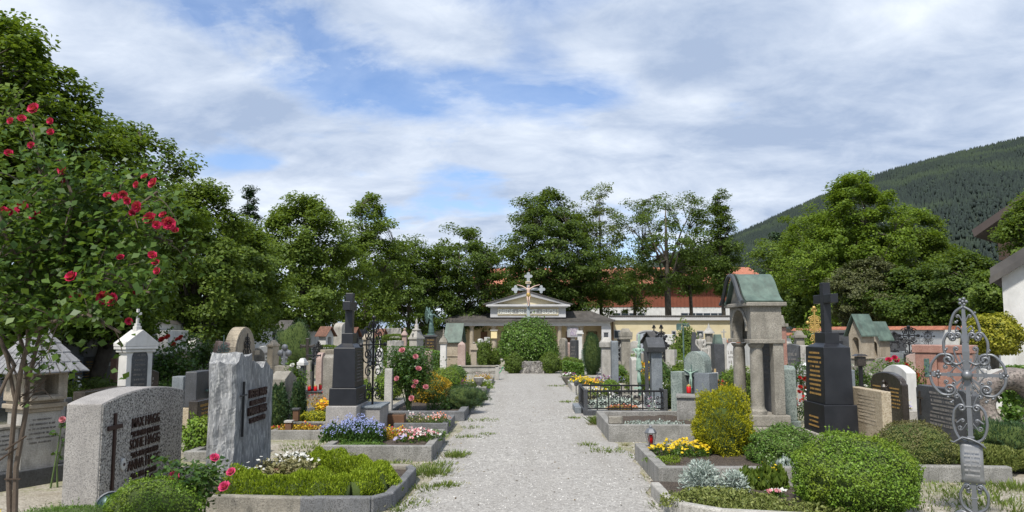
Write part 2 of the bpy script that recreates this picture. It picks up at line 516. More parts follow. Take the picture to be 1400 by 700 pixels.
def mth2(nt, a, b):
    n = nt.nodes.new('ShaderNodeMath'); n.operation = 'ADD'; nt.links.new(a, n.inputs[0]); nt.links.new(b, n.inputs[1])
    h = nt.nodes.new('ShaderNodeMath'); h.operation = 'MULTIPLY'; h.inputs[1].default_value = .5; nt.links.new(n.outputs[0], h.inputs[0])
    return h.outputs[0]


M_['ground'] = gravel('sandy_gravel', (.25, .22, .17), (.42, .385, .32), (.17, .15, .115), .8)
M_['path'] = gravel('pale_path_gravel', (.27, .255, .235), (.43, .415, .385), (.165, .155, .14), 0)
ys = [-30, -5, 0, 5, 10, 15, 20, 25, 31] + [31 + 2.5 * i for i in range(1, 9)] + [70, 120, 300, 900, 6000]
xs = [-6000, -900, -200, -60, -20, -10, -5, 0, 5, 10, 20, 60, 200, 900, 6000]
mb = MB(); nx = len(xs)
for y in ys:
    for x in xs: mb.v.append((x, y, gz(y)))
for i in range(len(ys) - 1):
    for j in range(nx - 1):
        mb.f.append((i * nx + j, i * nx + j + 1, (i + 1) * nx + j + 1, (i + 1) * nx + j))
tag(mb.obj('ground', M_['ground']), kind='structure')
mb = MB(); g = random.Random(3); L = []; Rr = []
y = -2.0
while y < 24.5:
    L.append((-1.12 + .10 * math.sin(y * 1.7) + g.uniform(-.06, .06), y)); Rr.append((1.28 + .08 * math.sin(y * 1.3 + 2) + g.uniform(-.06, .06), y)); y += .35
L += [(-1.3, 25), (-2.3, 26), (-2.6, 29), (-2.0, 31), (0, 31.6)]
Rr += [(1.6, 24.8), (3, 25.2), (7, 25.6), (12, 26), (12, 28.4), (6, 28.6), (3.5, 30), (2, 31.4)]
out = L + Rr[::-1]
mb.v = [(a, b_, .004) for a, b_ in out]
mb.f = [tuple(range(len(out)))[::-1]]
import bmesh
me = bpy.data.meshes.new('gravel_path'); me.from_pydata(mb.v, [], mb.f)
bm = bmesh.new(); bm.from_mesh(me); bmesh.ops.triangulate(bm, faces=bm.faces[:], ngon_method='EAR_CLIP'); bm.normal_update()
for f in bm.faces:
    if f.normal.z < 0: f.normal_flip()
bm.to_mesh(me); bm.free()
tag(mobj('gravel_path', me, M_['path']), kind='structure')

# ---------------------------------------------------------------- far hill with its forest
RD = 2600.0
sky_pts = [(880, 352), (960, 338), (1010, 318), (1060, 296), (1120, 270), (1170, 250), (1210, 235), (1260, 221), (1320, 206), (1400, 188), (1500, 165), (1650, 150), (1800, 190), (1950, 260)]


def ridge(px):
    for (a, ya), (b_, yb) in zip(sky_pts, sky_pts[1:]):
        if a <= px <= b_:
            return ya + (yb - ya) * (px - a) / (b_ - a)
    return 352


def hill_pt(px, v, jit=0):
    """v 0 foot .. 1 ridge .. 1.3 behind it"""
    r = 750 + (RD - 750) * v; d = ray(px).normalized()
    zr = (450 - ridge(px)) / FPX * RD + 1.6 - 14
    z = zr * (v ** .85 if v <= 1 else 1 - (v - 1) * 1.2) + 22 * math.sin(px * .037 + v * 5) * v * (1 - v) + 12 * math.sin(px * .11 + v * 11) * v * (1 - v)
    return Vector((d.x / d.y * r, r, z - .9))


mb = MB(); NU, NV = 80, 22
for i in range(NU):
    for j in range(NV):
        mb.v.append(tuple(hill_pt(880 + 1070 * i / (NU - 1), 1.3 * j / (NV - 1))))
for i in range(NU - 1):
    for j in range(NV - 1):
        mb.f.append((i * NV + j, (i + 1) * NV + j, (i + 1) * NV + j + 1, i * NV + j + 1))
M_['hillsoil'] = plain('forest_floor', (.02, .032, .018), 1, 0, .4, .02)
tag(mb.obj('forested_hill', M_['hillsoil'], smooth=True), kind='structure')
rg = np.random.default_rng(5)
NT = 44000; V = np.zeros((NT, 8 * 3, 3)); g = random.Random(4)
for i in range(NT):
    px = g.uniform(900, 1560); v = g.random() ** .9 * 1.02
    p = hill_pt(px, v); conif = g.random() < (.35 + .6 * v)
    h = g.uniform(9, 19) * (1.0 if conif else .72) * (1 if v > .25 else .8); r_ = h * (.17 if conif else .34)
    top = p + Vector((0, 0, h)); a0 = g.random() * 6.28
    ring = [p + Vector((r_ * math.cos(a0 + k * PI / 2), r_ * math.sin(a0 + k * PI / 2), h * (.25 if conif else .55))) for k in range(4)]
    base = p - Vector((0, 0, 1))
    q = 0
    for k in range(4):
        V[i, q] = ring[k]; V[i, q + 1] = ring[(k + 1) % 4]; V[i, q + 2] = top if conif else top - Vector((0, 0, h * .1)); q += 3
        V[i, q] = ring[(k + 1) % 4]; V[i, q + 1] = ring[k]; V[i, q + 2] = base; q += 3
me = bpy.data.meshes.new('far_forest')
vv = V.reshape(-1, 3)
# one island per tree: share the vertices
vs = np.zeros((NT, 6, 3)); vs[:, 0:4] = V[:, [0, 6, 12, 18]]; vs[:, 4] = V[:, 2]; vs[:, 5] = V[:, 5]
fi = np.array([(0, 1, 4), (1, 2, 4), (2, 3, 4), (3, 0, 4), (1, 0, 5), (2, 1, 5), (3, 2, 5), (0, 3, 5)])
F = (fi[None] + (np.arange(NT) * 6)[:, None, None]).reshape(-1)
me.vertices.add(NT * 6); me.vertices.foreach_set('co', vs.reshape(-1).astype(np.float32))
me.loops.add(len(F)); me.loops.foreach_set('vertex_index', F.astype(np.int32))
npoly = len(F) // 3
me.polygons.add(npoly); me.polygons.foreach_set('loop_start', np.arange(0, len(F), 3, dtype=np.int32)); me.polygons.foreach_set('loop_total', np.full(npoly, 3, dtype=np.int32))
me.update(calc_edges=True)
m, nt, b = newmat('far_forest_foliage')
gg = nt.nodes.new('ShaderNodeNewGeometry'); tcn = nt.nodes.new('ShaderNodeTexCoord')
c = mixc(nt, gg.outputs['Random Per Island'], (.006, .014, .012), (.015, .028, .019))
c = mixc(nt, ramp(nt, noise(nt, tcn.outputs['Object'], .0045, 5, .6), .48, .60, (0, 0, 0), (.7,) * 3), c, (.032, .052, .022))
nt.links.new(c, b.inputs['Base Color']); b.inputs['Roughness'].default_value = .9
tag(mobj('far_forest', me, m), 'dark spruce and beech forest covering the hill behind the right-hand trees', 'forest', kind='stuff')


# ---------------------------------------------------------------- chapel hall
def zc(py, Y=60.0): return HT(717, py, Y)


YC = 60.0; F0 = -.9
ch = thing('memorial_hall', (0, YC, F0), 'low memorial hall with columns, grey metal roof and white gabled centre behind the round bush', 'chapel')


def cx(px, Y=YC): return XA(px, Y)


def Z(py, Y=YC): return HT(717, py, Y) - F0


xl, xr = cx(610.5), cx(834)
M_['hallwhite'] = stone('painted_white_stone', (.42, .42, .43), (.50, .50, .51), 1, None, bump=.05, stain=.2, stainc=(.4, .4, .38))
M_['hallgrey'] = stone('grey_cornice', (.30, .30, .31), (.38, .38, .39), 1, None, bump=.05, stain=.2)
M_['hallbeige'] = stone('beige_hall_plaster', (.48, .37, .22), (.56, .46, .28), 1, None, bump=.05, stain=.2)
m1 = MB()
m1.box((0, -1, .06), (xr - xl + .5, 2.2, .12)); m1.box(((xl + xr) / 2, 2.2, .05), (xr - xl, 4.2, .1))
m1.obj('floor_slab', M_['limestone'], ch)
MB().box(((xl + xr) / 2, 2.1, Z(443) / 2), (xr - xl - .1, .3, Z(443))).obj('back_wall', M_['hallbeige'], ch)
for x in (xl + .15, xr - .15):
    MB().box((x, 2.1, Z(443) / 2), (.3, 3.3, Z(443) - .02)).obj('side_wall', M_['hallwhite'], ch)
for px in (645, 675, 705, 735, 765, 795):
    q = MB(); x = cx(px)
    q.lathe([(.27, .12), (.27, .24), (.21, .30), (.19, .34), (.165, Z(447.5)), (.23, Z(446.8)), (.23, Z(445.6))], 14, (x, 0, 0)).box((x, 0, .16), (.6, .6, .1))
    q.obj('column', M_['sandstone'], ch, smooth=False)
for px in (613.5, 828.5):
    MB().box((cx(px), 0, Z(445.5) / 2), (.5 if px < 700 else .75, .45, Z(445.5))).obj('corner_pier', M_['hallwhite'], ch, .01)
q = MB(); q.box(((xl + xr) / 2, 0, (Z(445.5) + Z(439.5)) / 2), (xr - xl, .5, Z(439.5) - Z(445.5)))
q.box(((xl + xr) / 2, -.05, Z(440)), (xr - xl + .2, .56, .1)); q.obj('entablature', M_['hallwhite'], ch, .01)
for px, wd in ((625, .9), (660, .9), (690, 1.0), (720, 1.2), (750, .9), (780, .9), (812, 1.5)):
    q = MB(); q.box((cx(px), 1.92, 1.3), (wd * .6, .08, 2.0)); q.obj('doorway', M_['glass'] if px in (690, 750, 625) else M_['wood'], ch)
ce = Z(437.8)
roof = MB(); ax, bx_ = xl - .35, xr + .35; rz = Z(424.5); rx0, rx1 = cx(636), cx(811)
roof.add([(ax, -.55, ce), (bx_, -.55, ce), (bx_, 4.6, ce), (ax, 4.6, ce), (rx0, 1.9, rz), (rx1, 1.9, rz)], [(0, 1, 5, 4), (1, 2, 5), (2, 3, 4, 5), (3, 0, 4), (0, 3, 2, 1)])
roof.box(((ax + bx_) / 2, -.58, ce - .04), (bx_ - ax, .1, .16))
rf = roof.obj('roof', M_['tinroof'], ch)
q = MB()
n_ = 26
for i in range(1, n_):
    x = ax + (bx_ - ax) * i / n_
    if abs(x - .1) < 3.1: zt, yt = ce + (rz - ce) * .35, -.55 + 2.45 * .35
    else:
        f = min(1, (x - ax) / (rx0 - ax), (bx_ - x) / (bx_ - rx1)); zt, yt = ce + (rz - ce) * f, -.55 + 2.45 * f
    q.tube([(x, -.55, ce + .01), (x, yt, zt + .01)], .022, 4)
q.obj('roof_seam', M_['tinroof'], rf)
# gabled centre
gx0, gx1 = cx(670.5), cx(773.5); gm = (gx0 + gx1) / 2
q = MB(); q.box((gm, .9, (Z(434) + Z(418.5)) / 2), (gx1 - gx0, 2.3, Z(418.5) - Z(434))); q.obj('attic_wall', M_['hallwhite'], ch, .01)
zt = Z(417.5); za = Z(399.5); px0, px1 = cx(664.5), cx(779)
q = MB(); q.box((gm, .8, zt - .02), (px1 - px0, 2.9, .16)); q.box((gm, .82, zt - .13), (px1 - px0 - .35, 2.75, .1)); q.obj('cornice', M_['hallwhite'], ch, .01)
q = MB(); q.prism([(px0 + .5, zt + .06), (px1 - .5, zt + .06), (gm, za - .25)], -.28, 2.1); q.obj('pediment', M_['yellowwash'], ch)
q = MB(); th = .24
for s, x0 in ((1, px0), (-1, px1)):
    q.prism([(x0 - s * .15, zt + .03), (x0 + s * .55, zt + .065), (gm, za - th - .06), (gm, za)][::s], -.62, 2.3)
q.obj('gable_roof', M_['hallgrey'], ch)
q = MB()
for s, x0 in ((1, px0), (-1, px1)):
    q.prism([(x0 - s * .25, zt + .09), (x0 - s * .2, zt + .03), (gm, za + .01), (gm, za + .09)][::s], -.7, 2.4)
q.obj('gable_roof_sheet', M_['tinroof'], ch)
q = MB(); q.box((gm, -.28, (Z(431.2) + Z(420.6)) / 2), (cx(762.5) - cx(679.5), .05, Z(420.6) - Z(431.2)))
sg = q.obj('inscription_panel', M_['yellowwash'], ch, .01)
q = MB(); q.box((gm, -.31, (Z(429.6) + Z(422.4)) / 2), (cx(760.5) - cx(681.5), .03, Z(422.4) - Z(429.6))); q.obj('inner_panel', stone('panel_grey', (.36, .35, .33), (.42, .41, .38), 1, None, bump=0, stain=.1), sg)
lm = plain('pale_letters', (.72, .72, .66), .7)
lettering([('FRIEDE \u2022 SEI \u2022 MIT \u2022 EUCH !', .50, 0)], lm, sg, gm, -.335, Z(429.0), sx=.83, bold=.012, ext=.01)
q = MB(); x = cx(674.5); q.box((x, 2.6, Z(410)), (.42, .42, Z(406.5) - Z(416))); q.box((x, 2.6, Z(406.5)), (.5, .5, .07)); q.obj('chimney', M_['hallwhite'], ch)

# ---------------------------------------------------------------- yellow wall with copings, arched gate and windows
yw = thing('yellow_wall', (0, YC + .6, F0), 'long pale yellow wall with a ribbed coping and small windows beside the memorial hall', 'wall')
x0, x1 = cx(834.5), cx(1075); YY = YC + .6
zt = Z(435.5)
q = MB(); q.box(((x0 + x1) / 2, 0, zt / 2), (x1 - x0, .35, zt)); q.obj('wall_face', M_['yellowwash'], yw)
q = MB(); q.box(((x0 + x1) / 2, -.1, Z(435.8)), (x1 - x0, .62, .24)); q.obj('fascia', M_['hallwhite'], yw)
q = MB(); q.box(((x0 + x1) / 2, 0, Z(432.8)), (x1 - x0, .8, .10), rx=R(4))
for i in range(90):
    x = x0 + (x1 - x0) * (i + .5) / 90; q.tube([(x, -.46, Z(432.4)), (x, .4, Z(432.4) + .05)], .055, 5)
q.obj('coping', M_['tinroof'], yw)
for px, pw, ya, yb in ((844.5, 9, 451, 463), (922.5, 6, 452, 461), (958.5, 9, 452, 462)):
    f = MB().box((cx(px), -.19, (Z(ya) + Z(yb)) / 2), (pw / FPX * YY, .06, Z(ya) - Z(yb))).obj('window', M_['hallgrey'], yw)
    MB().box((cx(px), -.23, (Z(ya) + Z(yb)) / 2), ((pw - 2) / FPX * YY, .03, Z(ya) - Z(yb) - .14)).obj('pane', M_['glass'], f)
pts = [(cx(871.5), .0), (cx(904), .0), (cx(904), Z(458))] + [(cx(888) + (cx(904) - cx(888)) * math.cos(a), Z(458) + (Z(452) - Z(458)) * math.sin(a)) for a in [PI * k / 12 for k in range(1, 12)]] + [(cx(871.5), Z(458))]
dg_ = MB().prism(pts, -.24, -.16).obj('gate', plain('grey_blue_gate', (.32, .35, .40), .6), yw)
MB().box((cx(846) - .45, -.35, 1.6), (.1, .1, 3.0)).obj('downpipe', M_['wood'], yw)
fr = MB()
fr.tube([(p[0], -.26, p[1]) for p in pts[1:] + pts[:1]], .07, 4); fr.obj('gate_frame', M_['hallgrey'], dg_)

# ---------------------------------------------------------------- red roofed building behind
YB = 88.0


def bx(px): return XA(px, YB)


def ZB(py): return HT(717, py, YB) + .9


rb = thing('red_roofed_building', (0, YB, -.9), 'long red-tiled building with brown timber upper storey and white base behind the yellow wall', 'building')
x0, x1 = bx(655), bx(1050)
MB().box(((x0 + x1) / 2, 6, ZB(420) / 2), (x1 - x0, 12, ZB(420))).obj('white_base', M_['whitewash'], rb)
q = MB(); q.box(((x0 + x1) / 2, 6.1, (ZB(420) + ZB(389)) / 2), (x1 - x0 - .4, 12.3, ZB(389) - ZB(420)))
i = x0
while i < x1:
    q.box((i, -.08, (ZB(420) + ZB(389)) / 2), (.06, .05, ZB(389) - ZB(420))); i += .45
q.obj('timber_wall', plain('red_brown_boards', (.17, .05, .025), .8, 0, .35, 1.5), rb)
q = MB(); a, b_ = x0 - 1, bx(1058)
q.add([(a, -1, ZB(389)), (b_, -1, ZB(389)), (b_, 13, ZB(389)), (a, 13, ZB(389)), (a, 6, ZB(361)), (bx(1047), 6, ZB(360)), ], [(0, 1, 5, 4), (1, 2, 5), (2, 3, 4, 5), (3, 0, 4), (0, 3, 2, 1)])
q.obj('roof', M_['tile'], rb)
for (pa, pb) in ((838, 882), (931, 992)):
    f = MB().box(((bx(pa) + bx(pb)) / 2, -.05, (ZB(427.5) + ZB(438.5)) / 2), (bx(pb) - bx(pa), .1, ZB(427.5) - ZB(438.5))).obj('window', M_['hallwhite'], rb)
    n_ = 4 if pa < 900 else 6
    for k in range(n_):
        for r_ in (0, 1):
            w_ = (bx(pb) - bx(pa)) / n_; za, zb = (ZB(428.3), ZB(433)) if r_ == 0 else (ZB(434), ZB(437.8))
            MB().box((bx(pa) + w_ * (k + .5), -.11, (za + zb) / 2), (w_ * .9, .04, za - zb)).obj('pane', M_['glass'], f)
bs = thing('low_shed', (XA(1092, 55), 57, -.9), 'low shed with blue-grey sheet roof between the stone canopy and the polished black cross', 'shed')
MB().box((0, 2, 1.3), (3.4, 3.5, 2.6)).obj('wall', M_['whitewash'], bs)
q = MB(); q.add([(-2.1, -.5, 2.65), (2.1, -.5, 2.65), (2.1, 3, 3.5), (-2.1, 3, 3.5), (-2.1, -.5, 2.55), (2.1, -.5, 2.55), (2.1, 3, 3.4), (-2.1, 3, 3.4)], [(0, 1, 2, 3), (7, 6, 5, 4), (0, 4, 5, 1), (1, 5, 6, 2), (2, 6, 7, 3), (3, 7, 4, 0)])
q.obj('roof', plain('blue_grey_sheet', (.30, .37, .45), .4, .2, .1), bs)
MB().box((0, 3.1, 3.55), (4.3, .3, .12)).obj('ridge_cap', M_['hallgrey'], bs)

# ---------------------------------------------------------------- perimeter walls
def wallrun(name, pts, hgt, thick, label, cat='wall', coping=None, mat=None, cop_h=.12):
    t = thing(name, (pts[0][0], pts[0][1], 0), label, cat)
    q = MB(); c = MB()
    for (ax_, ay), (bx2, by) in zip(pts, pts[1:]):
        L_ = math.hypot(bx2 - ax_, by - ay); an = math.atan2(by - ay, bx2 - ax_); n = max(1, int(L_ / 4))
        for k in range(n):
            f = (k + .5) / n; x = ax_ + (bx2 - ax_) * f - pts[0][0]; y = ay + (by - ay) * f; zg = gz(y)
            q.box((x, y - pts[0][1], hgt / 2 + zg), (L_ / n, thick, hgt), rz=an)
            c.box((x, y - pts[0][1], hgt + cop_h / 2 + zg), (L_ / n, thick + .16, cop_h), rz=an, tapery=.55)
    q.obj('wall_face', mat or M_['whitewash'], t); c.obj('coping', coping or M_['tile'], t)
    return t


wallrun('cemetery_wall', [(-10.9, 11), (-10.9, 60)], 1.75, .4, 'long whitewashed boundary wall running under the trees along the left side of the cemetery', coping=M_['tinroof'])
wallrun('cemetery_wall', [(-10.6, 60), (cx(609.5), 60)], 2.35, .4, 'dark-capped grey end wall between the left corner trees and the memorial hall, behind the bronze angel', coping=M_['tinroof'], mat=M_['weathered'])
wallrun('cemetery_wall', [(13.2, 23.2), (13.2, 58)], 1.58, .4, 'whitewashed boundary wall with weathered red coping along the right side of the cemetery')
wallrun('cemetery_wall', [(13.45, 23.1), (16.5, 21)], 1.58, .4, 'short return of white wall with red coping turning away right beyond the red granite tomb')
wallrun('garden_wall', [(XA(1376, 17.6), 17.6), (XA(1338, 20.6), 20.6)], 1.38, .3, 'low white garden wall with red coping under the yellow-leaved tree')

# near building on the right
t = thing('white_outbuilding', (XA(1374, 18.5), 18.5, 0), 'white plastered outbuilding with a thick dark weathered roof edge at the right border', 'building', R(-36))
MB().box((3, 3, 1.6), (6, 6, 3.2)).obj('wall', M_['whitewash'], t)
q = MB(); ap = 5.0
for s in (1, -1):
    xs_ = 3 - s * 3.22
    q.prism([(xs_, 2.78), (3, ap - .1), (3, ap + .22), (xs_, 3.1)][::s], -.2, 6.6)
q.obj('roof', M_['tinroof'], t)
q = MB(); q.prism([(.2, 3.18), (5.8, 3.18), (3, ap - .15)], -.0, .2); q.obj('gable', M_['whitewash'], t)
q = MB()
for s in (1, -1):
    xs_ = 3 - s * 3.24
    q.prism([(xs_, 2.70), (3, ap - .18), (3, ap - .02), (xs_, 2.86)][::s], -.27, -.2)
q.obj('barge_board', M_['tinroof'], t)
f = MB().box((-.02, 3.2, 1.2), (.06, .7, .9)).obj('window', M_['hallgrey'], t)
MB().box((-.06, 3.2, 1.2), (.03, .55, .75)).obj('pane', M_['glass'], f)

# chalet behind the right-hand trees
t = thing('alpine_house', (28.1, 36, -.75), 'tall white alpine house with a dark overhanging roof and wooden balcony behind the right-hand trees', 'house', R(-45)); t.scale = (.9, 1, 1.12)
hx = 42 / FPX
MB().box((0, 4, 3.4), (9.0, 8, 6.8)).obj('wall', M_['whitewash'], t)
MB().prism([(-4.5, 6.8), (4.5, 6.8), (0, 9.4)], .0, .3).obj('gable', plain('dark_gable_boards', (.035, .022, .016), .8), t)
q = MB()
for s in (1, -1):
    q.prism([(-s * 5.7, 6.35), (0, 9.45), (0, 9.8), (-s * 5.8, 6.68)][::s], -1.6, 9.0)
q.obj('roof', plain('dark_brown_roof', (.06, .045, .04), .8, 0, .3, 2), t)
q = MB(); q.box((0, -.7, 5.3), (9.2, 1.4, .15)); q.box((0, -1.35, 5.85), (9.2, .08, .9)); q.obj('balcony', plain('dark_balcony_boards', (.05, .028, .018), .8), t)
for x in (-3.2, -1.0, 1.4, 3.4):
    for z in (1.6, 4.0, 6.4):
        f = MB().box((x, -.02, z), (1.15, .1, 1.35)).obj('window', M_['hallwhite'], t)
        MB().box((x, -.08, z), (.95, .05, 1.15)).obj('pane', M_['glass'], f)
# ---------------------------------------------------------------- foliage
L_ = {}
L_['maple'] = leaf('maple_leaves', (0.056, 0.102, 0.011), (0.170, 0.248, 0.024), trans=.46, cc=(.06, .115, .012))
L_['bright'] = leaf('bright_maple_leaves', (0.081, 0.147, 0.012), (0.194, 0.282, 0.026), trans=.46)
L_['mid'] = leaf('lime_leaves', (0.065, 0.118, 0.016), (0.179, 0.248, 0.035), trans=.46, cc=(.12, .185, .03))
L_['dark'] = leaf('hornbeam_leaves', (0.040, 0.076, 0.014), (0.119, 0.182, 0.027), trans=.46)
L_['light'] = leaf('ash_leaves', (0.078, 0.120, 0.025), (0.202, 0.253, 0.063), trans=.46)
L_['yew'] = leaf('yew_needles', (.045, .052, .016), (.11, .12, .038), trans=.1)
L_['conifer'] = leaf('conifer_needles', (0.018, 0.047, 0.018), (0.052, 0.098, 0.034), trans=.1)
L_['box'] = leaf('boxwood_leaves', (0.072, 0.156, 0.013), (0.221, 0.351, 0.039), trans=.3, rough=.5, cc=(.17, .24, .02))
L_['boxdark'] = leaf('dark_boxwood_leaves', (0.051, 0.116, 0.014), (0.145, 0.246, 0.038), trans=.22, rough=.4)
L_['olive'] = leaf('olive_box_leaves', (0.084, 0.102, 0.022), (0.192, 0.204, 0.054), trans=.2, cc=(.12, .10, .04))
L_['golden'] = leaf('golden_yew_needles', (.22, .24, .008), (.56, .52, .02), trans=.38)
L_['goldleaf'] = leaf('golden_leaves', (.17, .19, .012), (.40, .37, .035), trans=.35)
L_['lime'] = leaf('lime_heath_tips', (.16, .24, .012), (.36, .46, .03), trans=.35)
L_['rose'] = leaf('rose_leaves', (0.024, 0.066, 0.014), (0.078, 0.150, 0.030), trans=.35, rough=.4)
L_['rosebright'] = leaf('fresh_rose_leaves', (0.040, 0.103, 0.014), (0.127, 0.218, 0.029), trans=.42, rough=.4)
L_['silver'] = leaf('silver_leaves', (.27, .33, .29), (.46, .52, .47), trans=.15)
L_['grass'] = leaf('grass_blades', (.07, .12, .018), (.19, .24, .05), trans=.3)
L_['drygrass'] = leaf('dry_grass_blades', (.14, .14, .05), (.32, .29, .15), trans=.2)
L_['ground'] = leaf('creeping_leaves', (0.103, 0.138, 0.029), (0.230, 0.253, 0.069), trans=.2)
L_['orange'] = leaf('orange_yellow_leaves', (.33, .20, .012), (.55, .36, .03), trans=.3)
P_ = {}
for nme, c1, c2 in (('yellow', (.75, .47, .01), (.9, .70, .03)), ('pink', (.65, .16, .22), (.85, .38, .42)), ('palepink', (.75, .42, .42), (.9, .68, .66)), ('red', (.42, .008, .015), (.62, .03, .04)),
                    ('crimson', (.50, .006, .06), (.80, .03, .15)), ('white', (.72, .72, .68), (.88, .88, .84)), ('blue', (.24, .28, .60), (.46, .52, .85)), ('purple', (.14, .02, .09), (.30, .06, .20)), ('hotpink', (.70, .03, .16), (.88, .12, .30)),
                    ('salmon', (.75, .20, .10), (.88, .38, .22)), ('orangef', (.80, .26, .02), (.9, .45, .04)), ('lilac', (.42, .38, .62), (.62, .58, .78))):
    P_[nme] = leaf('petals_' + nme, tuple(v * .85 for v in c1), tuple(v * .85 for v in c2), trans=.25, rough=.6)


def merge(*a): return np.concatenate([x for x in a if len(x)], 0)


def crown_points(prof, W, z0, z1, n, rg, gap=.0, inner=.25, lump=.22):
    """clump centres filling a lumpy envelope; prof(t) -> relative radius for t 0..1"""
    out = []
    ph = rg.uniform(0, 6.28, 4)
    while len(out) < n:
        t = rg.random(); a = rg.uniform(0, 6.283)
        R0 = prof(t) * W
        lum = 1 + lump * math.sin(2 * a + 7 * t + ph[0]) + lump * .7 * math.sin(5 * a - 9 * t + ph[1]) + lump * .4 * math.sin(9 * a + 21 * t + ph[2])
        if rg.random() > prof(t) + .1: continue
        f = math.sqrt(rg.uniform(inner, 1.0)) * (1.12 if rg.random() < .12 else 1)
        z = z0 + (z1 - z0) * t
        p = (R0 * lum * f * math.cos(a), R0 * lum * f * math.sin(a), z + (z1 - z0) * .03 * math.sin(4 * a + ph[3]))
        if gap and math.sin(p[0] * 2.1 + ph[0]) * math.sin(p[1] * 1.9 + ph[1]) * math.sin(p[2] * 2.3 + ph[2]) > 1 - gap: continue
        out.append(p)
    return np.array(out)


PROF = {
    'round': lambda t: max(.0, math.sin(PI * (.10 + .86 * t))) ** .6,
    'egg': lambda t: max(.0, math.sin(PI * (.12 + .85 * t ** .8))) ** .75,
    'vase': lambda t: .18 + .82 * math.sin(PI * min(1, (.05 + .85 * t ** 1.1))) ** .9,
    'slim': lambda t: .9 * (1 - t) ** .45 * (.5 + .5 * min(1, t * 4)),
    'cone': lambda t: (1 - t) ** .8 * .95 + .03,
    'full': lambda t: min(1, 1.25 * math.sqrt(max(0, 1 - t * t)) * (.85 + .15 * t)),
}


def tree(name, x, y, W, z0, z1, prof, mat, label, seed, nclump=260, per=70, cr=.55, leafs=.16, trunk_r=.18, gap=.25, inner=.25, twigs=False, lump=.22, cat='tree', flat=.55, base=None, group=None, up=.7):
    rg = np.random.default_rng(seed); g = random.Random(seed)
    zb = gz(y) if base is None else base
    t = thing(name, (x, y, zb), label, cat, group=group)
    per = int(per * 1.45); leafs *= .78
    C = crown_points(PROF[prof], W, z0 - zb, z1 - zb, nclump, rg, gap, inner, lump)
    cen = np.array([0, 0, (z0 + z1) / 2 - zb])
    sz = cr * rg.uniform(.45, 1.0, nclump)
    off = rg.normal(size=(nclump, per, 3)); off = off / np.linalg.norm(off, axis=2, keepdims=True) * (rg.random((nclump, per, 1)) ** .45) * 1.05
    off[:, :, 2] *= flat
    pts = (C[:, None] + off * sz[:, None, None]).reshape(-1, 3)
    outw = unit(pts - cen)
    nrm = np.array([0, 0, 1.0]) * up + outw * .5 + rg.normal(size=pts.shape) * .45
    me = np_mesh('crown', leaf_verts(pts, nrm, leafs, rg, .72), 4)
    mobj('crown', me, mat, t)
    q = MB(); ht = z0 - zb
    top = Vector((g.uniform(-.1, .1) * W, g.uniform(-.1, .1) * W, (z0 + (z1 - z0) * .55) - zb))
    tp = [Vector((0, 0, -.1)), Vector((g.uniform(-.05, .05), 0, ht * .5)), Vector((top.x * .4, top.y * .4, ht)), top, Vector((top.x, top.y, (z0 + (z1 - z0) * .9) - zb))]
    q.tube(tp, [trunk_r * 1.25, trunk_r, trunk_r * .9, trunk_r * .45, trunk_r * .1], 8)
    idx = list(range(nclump)); g.shuffle(idx); limbs = []
    for i in idx[:max(9, nclump // 22)]:
        c = Vector(C[i]); f = g.uniform(.2, .8)
        s = tp[2].lerp(tp[3], f * .9) if g.random() < .75 else tp[1].lerp(tp[2], .9)
        mid = s.lerp(c, .5) + Vector((0, 0, .12 * W * (1 if c.z > s.z else -.3)))
        q.tube([s, mid, c], [trunk_r * .36, trunk_r * .22, trunk_r * .06], 5); limbs += [mid, s.lerp(mid, .6), c]
    if twigs:
        for i in idx[9:]:
            c = Vector(C[i]); s = min(limbs, key=lambda p: (p - c).length + (1 if p.z > c.z else 0))
            q.tube([s, s.lerp(c, .5) + Vector((0, 0, .06 * W)), c], [trunk_r * .12, trunk_r * .08, trunk_r * .03], 3)
    q.obj('trunk', M_['bark'], t, smooth=True)
    return t


